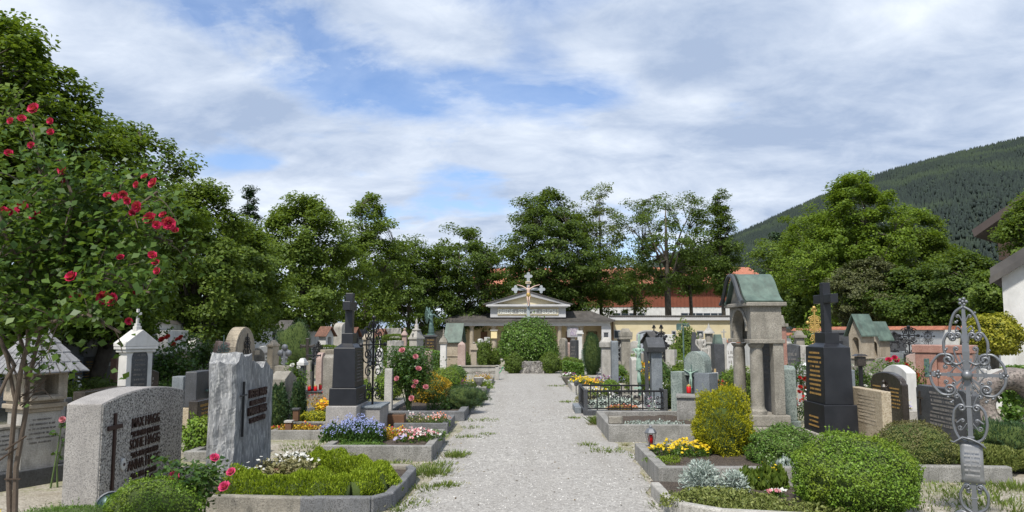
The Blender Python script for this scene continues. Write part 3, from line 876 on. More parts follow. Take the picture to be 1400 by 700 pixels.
def ell_bush(name, loc, r, mat, label, seed, n=9000, ls=.02, cat='bush', bumps=.08, shape='ball', thick=.14, core=True, parent=None, top_flat=1.0, z0f=None, group=None, upright=0, partname='foliage', stem=True, asp=.62):
    """clipped shrub: leaves packed in the outer shell of a lumpy solid, over an inner mass of twigs"""
    rg = np.random.default_rng(seed); rx, ry, rz = r
    t = parent if parent is not None else thing(name, loc, label, cat, group=group)
    off = Vector((0, 0, 0)) if parent is None else Vector(loc)
    u = unit(rg.normal(size=(int(n * 1.5), 3)))
    if shape == 'ball':      # centre at rz*0.92 so that it sits on the ground
        cz = rz * .88
    elif shape == 'dome':
        u[:, 2] = np.abs(u[:, 2]) - .08; cz = 0.0
    u = unit(u)
    ph = rg.uniform(0, 6.28, 3)

    def lum(v):
        return 1 + bumps * (np.sin(v[:, 0] * 5.1 + ph[0]) * np.sin(v[:, 1] * 4.7 + ph[1]) + .7 * np.sin(v[:, 2] * 7.3 + v[:, 0] * 4 + ph[2]) + .45 * np.sin(v[:, 0] * 15 + v[:, 2] * 13) * np.sin(v[:, 1] * 14 + 1))
    L = lum(u)
    f = 1 - thick * rg.random(len(u)) ** 1.6
    k = len(u)
    fly = rg.random(k) < .08; f[fly] += rg.uniform(0, .07, fly.sum())
    hole = (np.sin(u[:, 0] * 11 + ph[1]) * np.sin(u[:, 1] * 12 + ph[2]) * np.sin(u[:, 2] * 13 + ph[0]) > .33); f[hole] -= .09
    p = u * (L * f)[:, None] * np.array([rx, ry, rz]) + np.array([0, 0, cz])
    keep = p[:, 2] > .005
    p = p[keep][:n]; uu = u[keep][:n]
    nrm = uu / np.array([rx, ry, rz]) * min(rx, ry, rz) + np.array([0, 0, .35]) + rg.normal(size=uu.shape) * .55
    if upright:
        v = leaf_verts(p, nrm, ls, rg, asp, droop=np.tile(np.array([[0, 0, upright]]), (len(p), 1)) + uu * .6)
    else:
        v = leaf_verts(p, nrm, ls, rg, asp)
    if n > 1400 and not parent:
        m_ = n // 60; ii = rg.integers(0, len(p), m_); st = np.arange(7)[None, :, None] * ls * .55
        dirs = unit(uu[ii] + rg.normal(size=(m_, 3)) * .35 + np.array([0, 0, .35])); sp = (p[ii][:, None] + dirs[:, None] * st * rg.uniform(.3, 1, (m_, 1, 1))).reshape(-1, 3)
        v = np.concatenate([v, leaf_verts(sp, rg.normal(size=sp.shape) * .6 + np.repeat(dirs, 7, 0) * .5, ls, rg, asp)])
    v = v + np.array(off)
    mobj(partname, np_mesh(partname, v, 4), mat, t)
    if core:
        q = MB(); m = 14; vs = []
        for i in range(m + 1):
            th = PI * i / m
            for j in range(20):
                a = 2 * PI * j / 20; vs.append((math.sin(th) * math.cos(a), math.sin(th) * math.sin(a), -math.cos(th)))
        va = np.array(vs); La = lum(unit(va + 1e-6)) * (1 - thick * .75)
        pa = va * La[:, None] * np.array([rx, ry, rz]) + np.array([0, 0, cz]) + np.array(off)
        zmin = off.z + .0
        pa[:, 2] = np.maximum(pa[:, 2], zmin)
        fs = []
        for i in range(m):
            for j in range(20):
                j2 = (j + 1) % 20; fs.append((i * 20 + j, i * 20 + j2, (i + 1) * 20 + j2, (i + 1) * 20 + j))
        q.add([tuple(a) for a in pa], fs)
        q.obj('inner_branches', M_['twigs'], t, smooth=True)
    return t


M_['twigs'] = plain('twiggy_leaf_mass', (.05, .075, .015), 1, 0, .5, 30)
M_['stem'] = plain('green_stem', (.07, .11, .03), .8)
M_['cane'] = plain('brown_cane', (.055, .035, .022), .8, 0, .4, 30, .3)
M_['greycane'] = plain('grey_brown_cane', (.10, .075, .055), .85, 0, .4, 30, .4)


def rose_mesh(r, seed):
    """full rose: four rings of cupped petals"""
    g = random.Random(seed); vs = []
    for ring, (n, tilt, rad, h) in enumerate(((6, 1.15, 1.0, .0), (6, .85, .85, .12), (5, .5, .62, .25), (4, .2, .36, .32))):
        for k in range(n):
            a = 2 * PI * k / n + ring * .6 + g.uniform(-.15, .15); wd = rad * .78 * g.uniform(.85, 1.15); tl = tilt * g.uniform(.85, 1.1)
            ca, sa = math.cos(a), math.sin(a)
            prof = [(.12, 0, .35), (.12 + rad * .55 * math.sin(tl), rad * .5 * math.cos(tl) + .1, 1), (rad * math.sin(tl) + .04, rad * .85 * math.cos(tl) + .1 + .05, .85)]
            rows = [[(ca * d_ * r - sa * s * wd * wf * r * .62, sa * d_ * r + ca * s * wd * wf * r * .62, (h + z_ + (.09 if s else 0)) * r) for s in (-1, 0, 1)] for d_, z_, wf in prof]
            for i in range(2):
                for j in range(2):
                    vs += [rows[i][j], rows[i][j + 1], rows[i + 1][j + 1], rows[i + 1][j]]
    return np_mesh('blossom', np.array(vs), 4)


ROSE = {}


def rose(parent, p, r, matname, seed=0, dirv=(0, -.6, .8), name='blossom'):
    key = (matname, seed % 3)
    if key not in ROSE:
        me = rose_mesh(1.0, seed); me.materials.append(P_[matname]); ROSE[key] = me
    o = bpy.data.objects.new(name, ROSE[key]); COL.objects.link(o); o.parent = parent; o.location = p; o.scale = (r, r, r)
    o.rotation_euler = Vector(dirv).to_track_quat('Z', 'Y').to_euler()
    return o


def blossoms(t, mat, pts, size, rg, name='blossoms', petals=5, normal=None):
    """small open flowers: a fan of petals round each point"""
    n = len(pts); nr = unit(rg.normal(size=(n, 3)) * .5 + np.array([0, -.35, .8])) if normal is None else normal
    tt = unit(np.cross(nr, rg.normal(size=(n, 3)))); bb = np.cross(nr, tt)
    V = []
    for k in range(petals):
        a = 2 * PI * k / petals; d_ = tt * math.cos(a) + bb * math.sin(a); e = -tt * math.sin(a) + bb * math.cos(a)
        s = (size * rg.uniform(.7, 1.2, n))[:, None]
        V.append(np.stack([pts, pts + (d_ * .55 + e * .38) * s * .5 + nr * s * .15, pts + d_ * s * .5 + nr * s * .12, pts + (d_ * .55 - e * .38) * s * .5 + nr * s * .15], 1))
    V = np.stack(V, 1).reshape(-1, 3)
    return mobj(name, np_mesh(name, V, 4), mat, t)


def flower_patch(name, x, y, rx, ry, h, leafm, cols, label, seed, nleaf=2500, ls=.03, nf=120, fs=.03, z=0.0, rz=0, cat='flowers', upright=.8, mound=.5, group=None, spray=.15):
    """a clump of low bedding plants: foliage under one or two colours of blossom"""
    rg = np.random.default_rng(seed); t = thing(name, (x, y, z), label, cat, rz, group)

    def pts(n, lo, hi):
        a = rg.uniform(0, 6.283, n); f = np.sqrt(rg.random(n)); lu = 1 + .16 * np.sin(3 * a + seed) + .1 * np.sin(7 * a + 2 * seed)
        px, py = rx * f * lu * np.cos(a), ry * f * lu * np.sin(a)
        hh = h * ((1 - mound) + mound * np.sqrt(np.maximum(0, 1 - f * f))) * (.8 + .2 * np.sin(px * 19 + seed) * np.sin(py * 23))
        return np.stack([px, py, hh * rg.uniform(lo, hi, n)], 1)
    p = pts(nleaf, .1, 1.0)
    v = leaf_verts(p, rg.normal(size=p.shape) * .6 + np.array([0, 0, .6]), ls, rg, .45, droop=np.tile(np.array([[0, 0, upright]]), (nleaf, 1)) + rg.normal(size=p.shape) * .5)
    mobj('foliage', np_mesh('foliage', v, 4), leafm, t)
    for i, cn in enumerate(cols):
        k = nf // len(cols)
        blossoms(t, P_[cn], pts(k, .92, 1.12 + spray), fs, rg, 'blossoms')
    return t


def grass_verts(cx_, cy_, z, r, n, h, rg, lean=.5, wdt=.008):
    a = rg.uniform(0, 6.283, n); f = rg.random(n) ** .7 * r
    b = np.stack([cx_ + f * np.cos(a), cy_ + f * np.sin(a), np.full(n, z)], 1)
    d = np.stack([np.cos(a) * f / max(r, .01) * lean + rg.normal(size=n) * .25, np.sin(a) * f / max(r, .01) * lean + rg.normal(size=n) * .25, np.ones(n)], 1)
    hh = (h * rg.uniform(.4, 1.1, n))[:, None]; tip = b + d * hh
    s = np.stack([-np.sin(a * 3), np.cos(a * 3), np.zeros(n)], 1) * wdt
    mid = b + d * hh * .55 - np.array([0, 0, 0])
    return np.stack([b - s, b + s, mid + s * .8, tip - np.array([0, 0, .12]) * hh, ][:4], 1).reshape(-1, 3)
# ---------------------------------------------------------------- trees, placed where they stand
def TR(name, px, top, hw, Y, z0py, prof, mat, label, seed, **kw):
    x = XA(px, Y); z1 = HT(px, top, Y); z0 = HT(px, z0py, Y)
    return tree(name, x, Y, hw / FPX * Y, z0, z1, prof, L_[mat], label, seed, **kw)


TR('maple_tree', -22, 26, 140, 13.5, 500, 'egg', 'maple', 'tallest maple, at the far left border behind the red climbing rose', 1, nclump=520, per=120, cr=.55, leafs=.13, gap=.5, trunk_r=.22, inner=.2, lump=.30, twigs=True)
TR('maple_tree', 140, 172, 100, 17.5, 478, 'round', 'maple', 'dark maple behind the white gabled tomb with the cross, lower than the border maple', 2, nclump=300, per=110, cr=.6, leafs=.13, gap=.4, lump=.32, twigs=True)
TR('lime_tree', 268, 252, 75, 24, 472, 'egg', 'mid', 'dense lime tree whose crown hangs over the left wall behind the split gneiss headstone', 3, nclump=300, per=100, cr=.6, leafs=.15, gap=.3)
TR('maple_tree', 215, 250, 70, 30, 470, 'round', 'dark', 'dark tree half hidden between the lime tree and the dark maple on the left', 31, nclump=200, per=80, cr=.7, leafs=.18, gap=.2)
TR('fir_tree', 335, 250, 34, 40, 470, 'cone', 'conifer', 'dark narrow tree top rising above the lime trees on the left', 4, nclump=220, per=70, cr=.5, leafs=.16, gap=.2, lump=.3)
TR('lime_tree', 325, 310, 62, 27, 462, 'round', 'mid', 'low yellowish lime tree right of the narrow dark tree top', 5, nclump=240, per=90, cr=.6, leafs=.15, gap=.25)
TR('lime_tree', 408, 270, 76, 36, 448, 'egg', 'mid', 'broad round-topped lime tree just left of the tall black cross monument', 6, nclump=330, per=100, cr=.75, leafs=.19, gap=.25)
TR('ash_tree', 500, 268, 48, 47, 452, 'egg', 'mid', 'tall lime tree with loose branches directly behind the tall black cross on the left', 7, nclump=220, per=80, cr=.85, leafs=.22, gap=.45, twigs=True)
TR('hornbeam_tree', 560, 330, 50, 60, 470, 'round', 'dark', 'low dark tree behind the end wall, left of the bronze angel', 8, nclump=200, per=90, cr=1.0, leafs=.26, gap=.3, twigs=True)
TR('hornbeam_tree', 628, 314, 62, 63, 465, 'round', 'dark', 'rounded dark tree behind the left half of the memorial hall roof', 9, nclump=280, per=100, cr=1.05, leafs=.26, gap=.25, twigs=True)
TR('hornbeam_tree', 748, 264, 84, 66, 450, 'egg', 'dark', 'largest dark tree, directly behind the gable of the memorial hall', 10, nclump=420, per=110, cr=1.15, leafs=.27, gap=.35, inner=.12, twigs=True)
TR('ash_tree', 822, 252, 44, 69, 415, 'egg', 'light', 'light open-crowned tree through which sky shows, right of the largest dark tree', 11, nclump=150, per=60, cr=1.0, leafs=.24, gap=.5, twigs=True, lump=.3)
TR('hornbeam_tree', 914, 268, 68, 66, 398, 'vase', 'dark', 'vase-shaped tree with visible fanning branches in front of the red roofed building', 12, nclump=170, per=75, cr=1.05, leafs=.24, gap=.5, twigs=True, lump=.25, trunk_r=.3)
TR('hornbeam_tree', 868, 352, 34, 74, 425, 'round', 'dark', 'low dark tree partly screening the left end of the red roof', 141, nclump=80, per=60, cr=1.0, leafs=.26, gap=.4, twigs=True)
TR('poplar_tree', 990, 260, 24, 64, 400, 'slim', 'dark', 'slender upright tree left of the copper-roofed stone aedicula', 13, nclump=150, per=70, cr=.85, leafs=.22, gap=.35, twigs=True, lump=.3)
TR('hornbeam_tree', 946, 345, 30, 72, 400, 'round', 'dark', 'low dark tree between the vase-shaped tree and the slender upright tree', 14, nclump=90, per=60, cr=1.0, leafs=.26, gap=.5, twigs=True)
TR('spruce_tree', 1068, 318, 42, 62, 455, 'cone', 'conifer', 'dark tree filling the gap behind the copper roof of the stone aedicula', 15, nclump=170, per=80, cr=1.0, leafs=.26, gap=.1)
TR('maple_tree', 1112, 292, 62, 56, 450, 'round', 'mid', 'mid green tree left behind the bright maple on the right', 16, nclump=230, per=90, cr=1.0, leafs=.24, gap=.25)
TR('maple_tree', 1178, 238, 82, 46, 450, 'egg', 'bright', 'tall bright green maple behind the green-roofed wayside tombs on the right', 17, nclump=400, per=110, cr=.85, leafs=.21, gap=.4, inner=.15, twigs=True, lump=.28)
TR('yew_tree', 1190, 358, 48, 37, 445, 'round', 'yew', 'olive-brown bushy yew in front of the bright maple, behind the right wall', 18, nclump=300, per=110, cr=.42, leafs=.12, gap=.1)
TR('hornbeam_tree', 1110, 372, 38, 50, 450, 'round', 'dark', 'low dark tree immediately left of the olive-brown yew', 19, nclump=130, per=80, cr=.8, leafs=.22, gap=.1)
TR('lime_tree', 1252, 292, 52, 47, 450, 'round', 'mid', 'mid green lime tree right of the bright maple, below the hill', 20, nclump=250, per=90, cr=.9, leafs=.22, gap=.3, twigs=True)
TR('hornbeam_tree', 1250, 372, 62, 36, 448, 'round', 'dark', 'dark low trees mass above the white wall with black iron crosses', 21, nclump=230, per=100, cr=.7, leafs=.18, gap=.15)
TR('lime_tree', 1318, 344, 46, 34, 450, 'round', 'dark', 'dark tree below the left eave of the alpine house', 22, nclump=200, per=90, cr=.6, leafs=.17, gap=.35, twigs=True)
TR('maple_tree', 1436, 262, 46, 30, 400, 'round', 'mid', 'green tree at the right border in front of the alpine house roof', 23, nclump=220, per=100, cr=.6, leafs=.16, gap=.3, twigs=True)
TR('lime_tree', 1368, 372, 36, 26, 450, 'round', 'mid', 'low green tree directly behind the yellow-leaved tree', 24, nclump=120, per=90, cr=.5, leafs=.15, gap=.15)
# clipped yellow-leaved tree
x = XA(1358, 16.2); t = thing('golden_tree', (x, 16.2, 0), 'round clipped tree with yellow-green leaves over the low white garden wall at right', 'tree')
ell_bush('', (0, 0, 1.05), (.60, .56, .48), L_['goldleaf'], '', 50, n=9000, ls=.062, bumps=.10, parent=t, partname='crown', thick=.3)
q = MB(); q.tube([(.05, 0, 0), (-.02, 0, .7), (0, 0, 1.4)], [.11, .09, .07], 8); q.obj('trunk', M_['bark'], t)
# ---------------------------------------------------------------- measured placing of the graves
def PL(end, cor, far, Y, top, side=None, w=None, t=None):
    """pixel columns of a monument's end edge, near front corner and far front edge; Y of the near end -> loc, rot, w, t, h"""
    X0 = XA(cor, Y)
    side = side or (-1 if X0 < 0 else 1)
    tt = t or abs(XA(end, Y) - X0)
    if w is None:
        w = max(.15, X0 / XA(far, 1.0) - Y)
    h = HT(717, top, Y + w * .25) - gz(Y)
    return dict(loc=(X0 + side * tt / 2, Y + w / 2, gz(Y)), rz=PI / 2 if side < 0 else -PI / 2, w=w, t=tt, h=h)


def PC(px, Y, top, wpx=None):
    """frontal placing by centre column"""
    h = HT(717, top, Y) - gz(Y)
    d = dict(loc=(XA(px, Y), Y, gz(Y)), h=h)
    if wpx: d['w'] = wpx / FPX * Y
    return d


def top_profile(w, h, kind, rise=None, n=12):
    a = w / 2
    if kind == 'flat': return [(-a, 0), (a, 0), (a, h), (-a, h)]
    if kind == 'arch':
        r = rise if rise is not None else w * .14
        return [(-a, 0), (a, 0)] + [(a * math.cos(PI * k / n), h - r + r * math.sin(PI * k / n) ** 1) if False else (a - 2 * a * k / n, h - r + r * (1 - (2 * k / n - 1) ** 2)) for k in range(n + 1)]
    if kind == 'round':
        return [(-a, 0), (a, 0)] + [(a * math.cos(PI * k / n), h - a + a * math.sin(PI * k / n)) for k in range(n + 1)]
    if kind == 'point':
        r = rise or w * .3
        return [(-a, 0), (a, 0), (a, h - r), (0, h), (-a, h - r)]
    if kind == 'chamfer':
        r = rise or .08
        return [(-a, 0), (a, 0), (a, h - r), (a - r * 1.3, h), (-a + r * 1.3, h), (-a, h - r)]
    if kind == 'slant': return [(-a, 0), (a, 0), (a, h * .93), (a * .8, h * .96), (-a * .2, h), (-a, h * .95)]
    if kind == 'bulge': return [(-a, 0), (a, 0), (a, h * .8)] + [(a * .92 * math.cos(PI * k / n), h * .82 + h * .18 * math.sin(PI * k / n)) for k in range(n + 1)] + [(-a, h * .8)]
    if kind == 'wave':
        return [(-a, 0), (a, 0), (a, h * .9)] + [(a - 2 * a * k / n, h * .9 + h * .1 * math.sin(PI * k / n) * (1 + .35 * math.cos(4 * PI * k / n)) / 1.35) for k in range(1, n)] + [(-a, h * .9)]
    if kind == 'gothic':
        return [(-a, 0), (a, 0), (a, h * .7), (a * .8, h * .86), (a * .45, h * .95), (0, h), (-a * .45, h * .95), (-a * .8, h * .86), (-a, h * .7)]


def headstone(name, P, top, mat, label, cat='gravestone', plinth=.12, pw=.08, rise=None, rows=None, rmat='greyletter', rw=.7, rz_=(.3, .8), seed=1, group=None, bevel=.012, pmat=None, taper=0, side_strip=None):
    t = thing(name, P['loc'], label, cat, P.get('rz', 0), group)
    w, h, d = P['w'], P['h'], P.get('t', .2)
    if plinth: MB().box((0, 0, plinth / 2), (w + pw, d + pw, plinth)).obj('plinth', M_[pmat or mat], t, .012)
    q = MB(); pr = top_profile(w, h - plinth, top, rise); q.prism([(x * (1 - taper * z / h), z + plinth) for x, z in pr], -d / 2, d / 2)
    q.obj('stone', M_[mat], t, bevel)
    if rows: strokes(M_[rmat], t, w * rw, plinth + (h - plinth) * rz_[0], plinth + (h - plinth) * rz_[1], rows, -d / 2 - .002, seed=seed, big=2)
    return t


def rough_slab(name, loc, rz, w, h, d, mat, label, seed, cat='gravestone', topf=None, nx=26, nz=34, amp=.03):
    """split stone: a closed grid displaced by ridged noise"""
    g = random.Random(seed); t = thing(name, loc, label, cat, rz)
    from mathutils import noise as mn
    def disp(x, z, s): return amp * (.7 * mn.noise(Vector((x * 6 + seed, z * 1.0, s))) + .9 * mn.noise(Vector((x * 19 + seed, z * 2.2, s * 3))) + .8 * mn.noise(Vector((x * 36, z * 5, s))))
    q = MB(); me = bpy.data.meshes.new('stone'); bm = bmesh.new()
    ny = 7; V = {}
    def shape(i, j, k):
        u = i / nx * 2 - 1; v = j / nz; s = k / ny * 2 - 1
        ht = h * (topf(u) if topf else 1) + (0 if v < 1 else 0)
        x = u * w / 2; z = v * ht; y = s * d / 2
        edge = .022 * mn.noise(Vector((z * 2.6, seed, s * 2))) + .02 * mn.noise(Vector((z * 2.5, seed + 3, s * 9))) + .012 * mn.noise(Vector((z * 9, seed + 3, s * 14)))
        if abs(u) == 1: x += edge * 1.6 * (1 if u > 0 else -1)
        if abs(s) == 1: y += disp(x, z, s) * (1 if s > 0 else -1)
        if v == 1: z += .03 * mn.noise(Vector((x * 9, y * 7, seed))) + .02 * mn.noise(Vector((x * 24, y * 19, seed)))
        if abs(u) == 1 and abs(s) == 1: x *= .975; y *= .9
        return (x, y, z)
    def gv(i, j, k):
        if (i, j, k) not in V: V[(i, j, k)] = bm.verts.new(shape(i, j, k))
        return V[(i, j, k)]
    def quad(*a):
        bm.faces.new([gv(*p) for p in a])
    for i in range(nx):
        for j in range(nz):
            quad((i, j, 0), (i + 1, j, 0), (i + 1, j + 1, 0), (i, j + 1, 0)); quad((i + 1, j, ny), (i, j, ny), (i, j + 1, ny), (i + 1, j + 1, ny))
    for k in range(ny):
        for j in range(nz):
            quad((0, j, k + 1), (0, j, k), (0, j + 1, k), (0, j + 1, k + 1)); quad((nx, j, k), (nx, j, k + 1), (nx, j + 1, k + 1), (nx, j + 1, k))
        for i in range(nx):
            quad((i, nz, k), (i + 1, nz, k), (i + 1, nz, k + 1), (i, nz, k + 1)); quad((i + 1, 0, k), (i, 0, k), (i, 0, k + 1), (i + 1, 0, k + 1))
    bm.to_mesh(me); bm.free()
    o = mobj('stone', me, mat, t)
    return t


def latin_cross(q, x, y, z, h, arm, wd, d, az=.68, ends=False):
    """plain cross standing on z"""
    q.box((x, y, z + h / 2), (wd, d, h)); q.box((x - arm / 4 - wd / 4, y, z + h * az), (arm / 2 - wd / 2, d, wd)); q.box((x + arm / 4 + wd / 4, y, z + h * az), (arm / 2 - wd / 2, d, wd))
    if ends:
        for s in (-1, 1): q.box((x + s * arm / 2, y, z + h * az), (wd * .5, d * 1.1, wd * 1.5))
        q.box((x, y, z + h), (wd * 1.5, d * 1.1, wd * .5))


def pillar(name, P, tiers, mat, label, cat='gravestone', fin=None, finmat=None, rows=None, rmat='greyletter', rtier=1, seed=1, group=None, bevel=.012, mats=None, names=None):
    """tiers: (w, d, z0, z1, taper) as fractions of w,t,h"""
    t = thing(name, P['loc'], label, cat, P.get('rz', 0), group); w, h, d = P['w'], P['h'], P.get('t', P['w'])
    nm = names or ['plinth', 'shaft', 'cap', 'upper_tier', 'top_tier', 'crowning_block']
    for i, (fw, fd, a, b_, tp) in enumerate(tiers):
        MB().box((0, 0, h * (a + b_) / 2), (w * fw, d * fd, h * (b_ - a)), taper=tp).obj(nm[min(i, len(nm) - 1)], M_[mats[i] if mats else mat], t, bevel)
    if rows:
        fw, fd, a, b_, tp = tiers[rtier]
        strokes(M_[rmat], t, w * fw * .75 * tp, h * (a + (b_ - a) * .15), h * (a + (b_ - a) * .9), rows, -d * fd / 2 * 1.0 - .002, seed=seed, big=2)
    z = h * tiers[-1][3]
    fm = M_[finmat or mat]
    if fin == 'cross':
        q = MB(); k = h * .22; latin_cross(q, 0, 0, z, k, k * .55, k * .13, k * .13); q.obj('cross', fm, t, .005)
    elif fin == 'ball':
        q = MB(); q.ball((0, 0, z + w * .18), w * .2); q.obj('ball_finial', fm, t, smooth=True)
    elif fin == 'spire':
        q = MB(); q.lathe([(w * .28, 0), (w * .30, w * .1), (w * .12, w * .25), (w * .17, w * .36), (w * .07, w * .55), (w * .10, w * .75), (.004, w * 1.35)], 10, (0, 0, z)); q.obj('finial', fm, t)
    return t


def shrine(name, P, body, roofm, label, cat='wayside shrine', ped=.42, over=.14, rh=.28, seed=1, cross=None, group=None, niche=True, ridge='front', pedm=None, rows=0, figure=True, eave=None):
    """gabled stone shrine: pedestal, house with a recessed niche, metal roof. w,t,h overall to the ridge"""
    t = thing(name, P['loc'], label, cat, P.get('rz', 0), group); w, h, d = P['w'], P['h'], P.get('t', P['w'])
    zp = h * ped; ze = h * (1 - rh)
    pm = M_[pedm or body]; bm_ = M_[body]
    q = MB(); q.box((0, 0, h * .04), (w * 1.0, d * 1.0, h * .08)); q.obj('base', pm, t, .01)
    q = MB(); q.box((0, 0, (h * .08 + zp) / 2), (w * .84, d * .84, zp - h * .08)); q.obj('pedestal', pm, t, .01)
    if rows: strokes(M_['greyletter'], t, w * .6, h * .12, zp * .9, rows, -d * .42 - .003, seed=seed)
    q = MB(); q.box((0, 0, zp + .02), (w * .96, d * .96, .04)); q.obj('moulding', bm_, t, .008)
    q = MB(); z0 = zp + .04; bw = w * .86; bd = d * .86
    if niche:
        nw = bw * .5; nz0 = z0 + (ze - z0) * .12; nz1 = z0 + (ze - z0) * .72
        pts_o = [(-bw / 2, z0), (bw / 2, z0), (bw / 2, ze), (-bw / 2, ze)]
        # jambs, sill, arched head, back
        q.box(((-bw / 2 - nw / 2) / 2, 0, (z0 + ze) / 2), (bw / 2 - nw / 2, bd, ze - z0)); q.box(((bw / 2 + nw / 2) / 2, 0, (z0 + ze) / 2), (bw / 2 - nw / 2, bd, ze - z0))
        q.box((0, 0, (z0 + nz0) / 2), (nw, bd * .98, nz0 - z0))
        n = 8; arc = [(nw / 2 * math.cos(PI * k / n), nz1 + nw / 2 * .9 * math.sin(PI * k / n)) for k in range(n + 1)]
        q.prism([(nw / 2, ze)] + [(-nw / 2, ze)] + arc[::-1], -bd * .49, bd * .49)
        q.box((0, bd * .3, (nz0 + ze) / 2), (nw * .99, bd * .3, (ze - nz0) * .98))
    else:
        q.box((0, 0, (z0 + ze) / 2), (bw, bd, ze - z0))
    # gable
    q.prism([(-bw / 2, ze), (bw / 2, ze), (0, h - .05)], -bd / 2 + .001, bd / 2 - .001)
    q.obj('house', bm_, t)
    if niche and figure:
        f = MB(); f.lathe([(nw * .16, 0), (nw * .19, .02), (nw * .1, (nz1 - nz0) * .5), (nw * .13, (nz1 - nz0) * .68), (nw * .05, (nz1 - nz0) * .8), (nw * .09, (nz1 - nz0) * .9), (.005, (nz1 - nz0) * 1.05)], 8, (0, -bd * .1, nz0)); f.obj('figurine', M_['dark'], t, smooth=True)
    q = MB(); e = over; th = .03
    for s in (1, -1):
        x0 = s * (w / 2 + e * .5); zlo = ze - .05
        q.prism([(x0, zlo), (x0, zlo + th), (0, h + th), (0, h)][::(-s)], -d / 2 - e * .6, d / 2 + e * .6)
    ro = q.obj('roof', M_[roofm], t)
    if cross:
        q = MB(); latin_cross(q, 0, 0, h, cross, cross * .6, cross * .13, cross * .13); q.obj('cross', bm_, t, .004)
    return t


def scroll(q, x, z, r, a0, turns, rad, y=0, sgn=1, sx=1, n=18, shrink=.18, flat=None):
    """spiral in the xz plane whose outer end is at angle a0"""
    pts = []
    for k in range(n + 1):
        f = k / n; a = a0 + sgn * f * turns * 2 * PI; rr = r * (1 - f * (1 - shrink))
        pts.append((x + rr * math.cos(a) * sx, y, z + rr * math.sin(a)))
    q.tube(pts, rad, 5, flat=flat)
    return pts


def iron_cross(name, P, label, matn='iron', base='weathered', baseh=.35, cat='iron grave cross', dense=1, seed=1, group=None, plate=True, figure=None, basew=.3, rad=None, ring=True, wide=.44):
    """forged cross full of scrolls on a stone block"""
    t = thing(name, P['loc'], label, cat, P.get('rz', 0), group); h = P['h']; H = h - baseh; g = random.Random(seed)
    if base: MB().box((0, 0, baseh / 2), (basew, basew * .8, baseh), taper=.88).obj('stone_base', M_[base], t, .01)
    r = rad or .011
    q = MB(); cz = baseh + H * .68; aw = H * wide
    q.tube([(0, 0, baseh - .02), (0, 0, h)], r * 1.15, 4); q.tube([(-aw * .5, 0, cz), (aw * .5, 0, cz)], r, 4)
    q.obj('cross_bars', M_[matn], t)
    q = MB()
    for sx in (1, -1):
        for sz in (1, -1):
            R0 = aw * .2
            scroll(q, sx * aw * .24, cz + sz * aw * .24, R0, PI / 2 * (1 - sx) + sz * sx * .3, 1.4, r * .7, sgn=sx * sz)
            scroll(q, sx * aw * .12, cz + sz * aw * .42, R0 * .6, -sz * PI / 2, 1.2, r * .6, sgn=sx * sz)
            if dense: q.tube([(0, 0, cz), (sx * aw * .3, 0, cz + sz * aw * .3)], r * .5, 4)
        k = 0; z = cz - aw * .62
        while z > baseh + H * .06:
            rr = aw * (.17 if k % 2 == 0 else .12) * (1 + .15 * g.random())
            scroll(q, sx * rr * 1.1, z, rr, PI if sx > 0 else 0, 1.35, r * .65, sgn=sx * (1 if k % 2 else -1)); z -= rr * 1.9; k += 1
        scroll(q, sx * aw * .1, h - aw * .16, aw * .1, -PI / 2, 1.2, r * .6, sgn=sx)
    q.obj('scrollwork', M_[matn], t)
    q = MB()
    for x, z in ((-aw * .5, cz), (aw * .5, cz), (0, h)): q.ball((x, 0, z), r * 2.2, 8)
    if ring:
        q.tube([(aw * .3 * math.cos(2 * PI * k / 24), 0, cz + aw * .3 * math.sin(2 * PI * k / 24)) for k in range(25)], r * .7, 4)
    q.obj('end_knobs', M_[matn], t)
    if plate:
        MB().box((0, -.02, baseh + H * .32), (aw * .34, .02, aw * .42)).obj('name_plate', M_['dark' if matn != 'silver_iron' else 'silver_iron'], t, .004)
    return t


def kerb(name, x0, y0, x1, y1, h, wd, mat, label, soil=True, group=None, cat='grave kerb', soilz=None, bars='NSEW', front_h=None):
    """stone edging round a grave; x0,y0 near-left corner, x1,y1 far-right corner"""
    t = thing(name, ((x0 + x1) / 2, (y0 + y1) / 2, gz(y0)), label, cat, 0, group); w, l = x1 - x0, y1 - y0
    fh = front_h or h
    if 'S' in bars: MB().box((0, -l / 2 + wd / 2, fh / 2 - .02), (w, wd, fh + .04)).obj('kerb_stone', M_[mat], t, .008)
    if 'N' in bars: MB().box((0, l / 2 - wd / 2, h / 2 - .02), (w, wd, h + .04)).obj('kerb_stone', M_[mat], t, .008)
    if 'W' in bars: MB().box((-w / 2 + wd / 2, 0, h / 2 - .022), (wd, l - 2 * wd - .004, h + .036)).obj('kerb_stone', M_[mat], t, .008)
    if 'E' in bars: MB().box((w / 2 - wd / 2, 0, h / 2 - .022), (wd, l - 2 * wd - .004, h + .036)).obj('kerb_stone', M_[mat], t, .008)
    if soil:
        q = MB(); n = 14; sz = soilz if soilz is not None else h * .7; g = random.Random(int(abs(x0 * 91 + y0 * 7)))
        for j in range(n + 1):
            for i in range(n + 1):
                q.v.append((-w / 2 + wd * .9 + (w - 1.8 * wd) * i / n, -l / 2 + wd * .9 + (l - 1.8 * wd) * j / n, sz + g.uniform(-.012, .022)))
        for j in range(n):
            for i in range(n):
                a = j * (n + 1) + i; q.f.append((a, a + 1, a + n + 2, a + n + 1))
        q.obj('soil', M_['soil'], t)
    return t


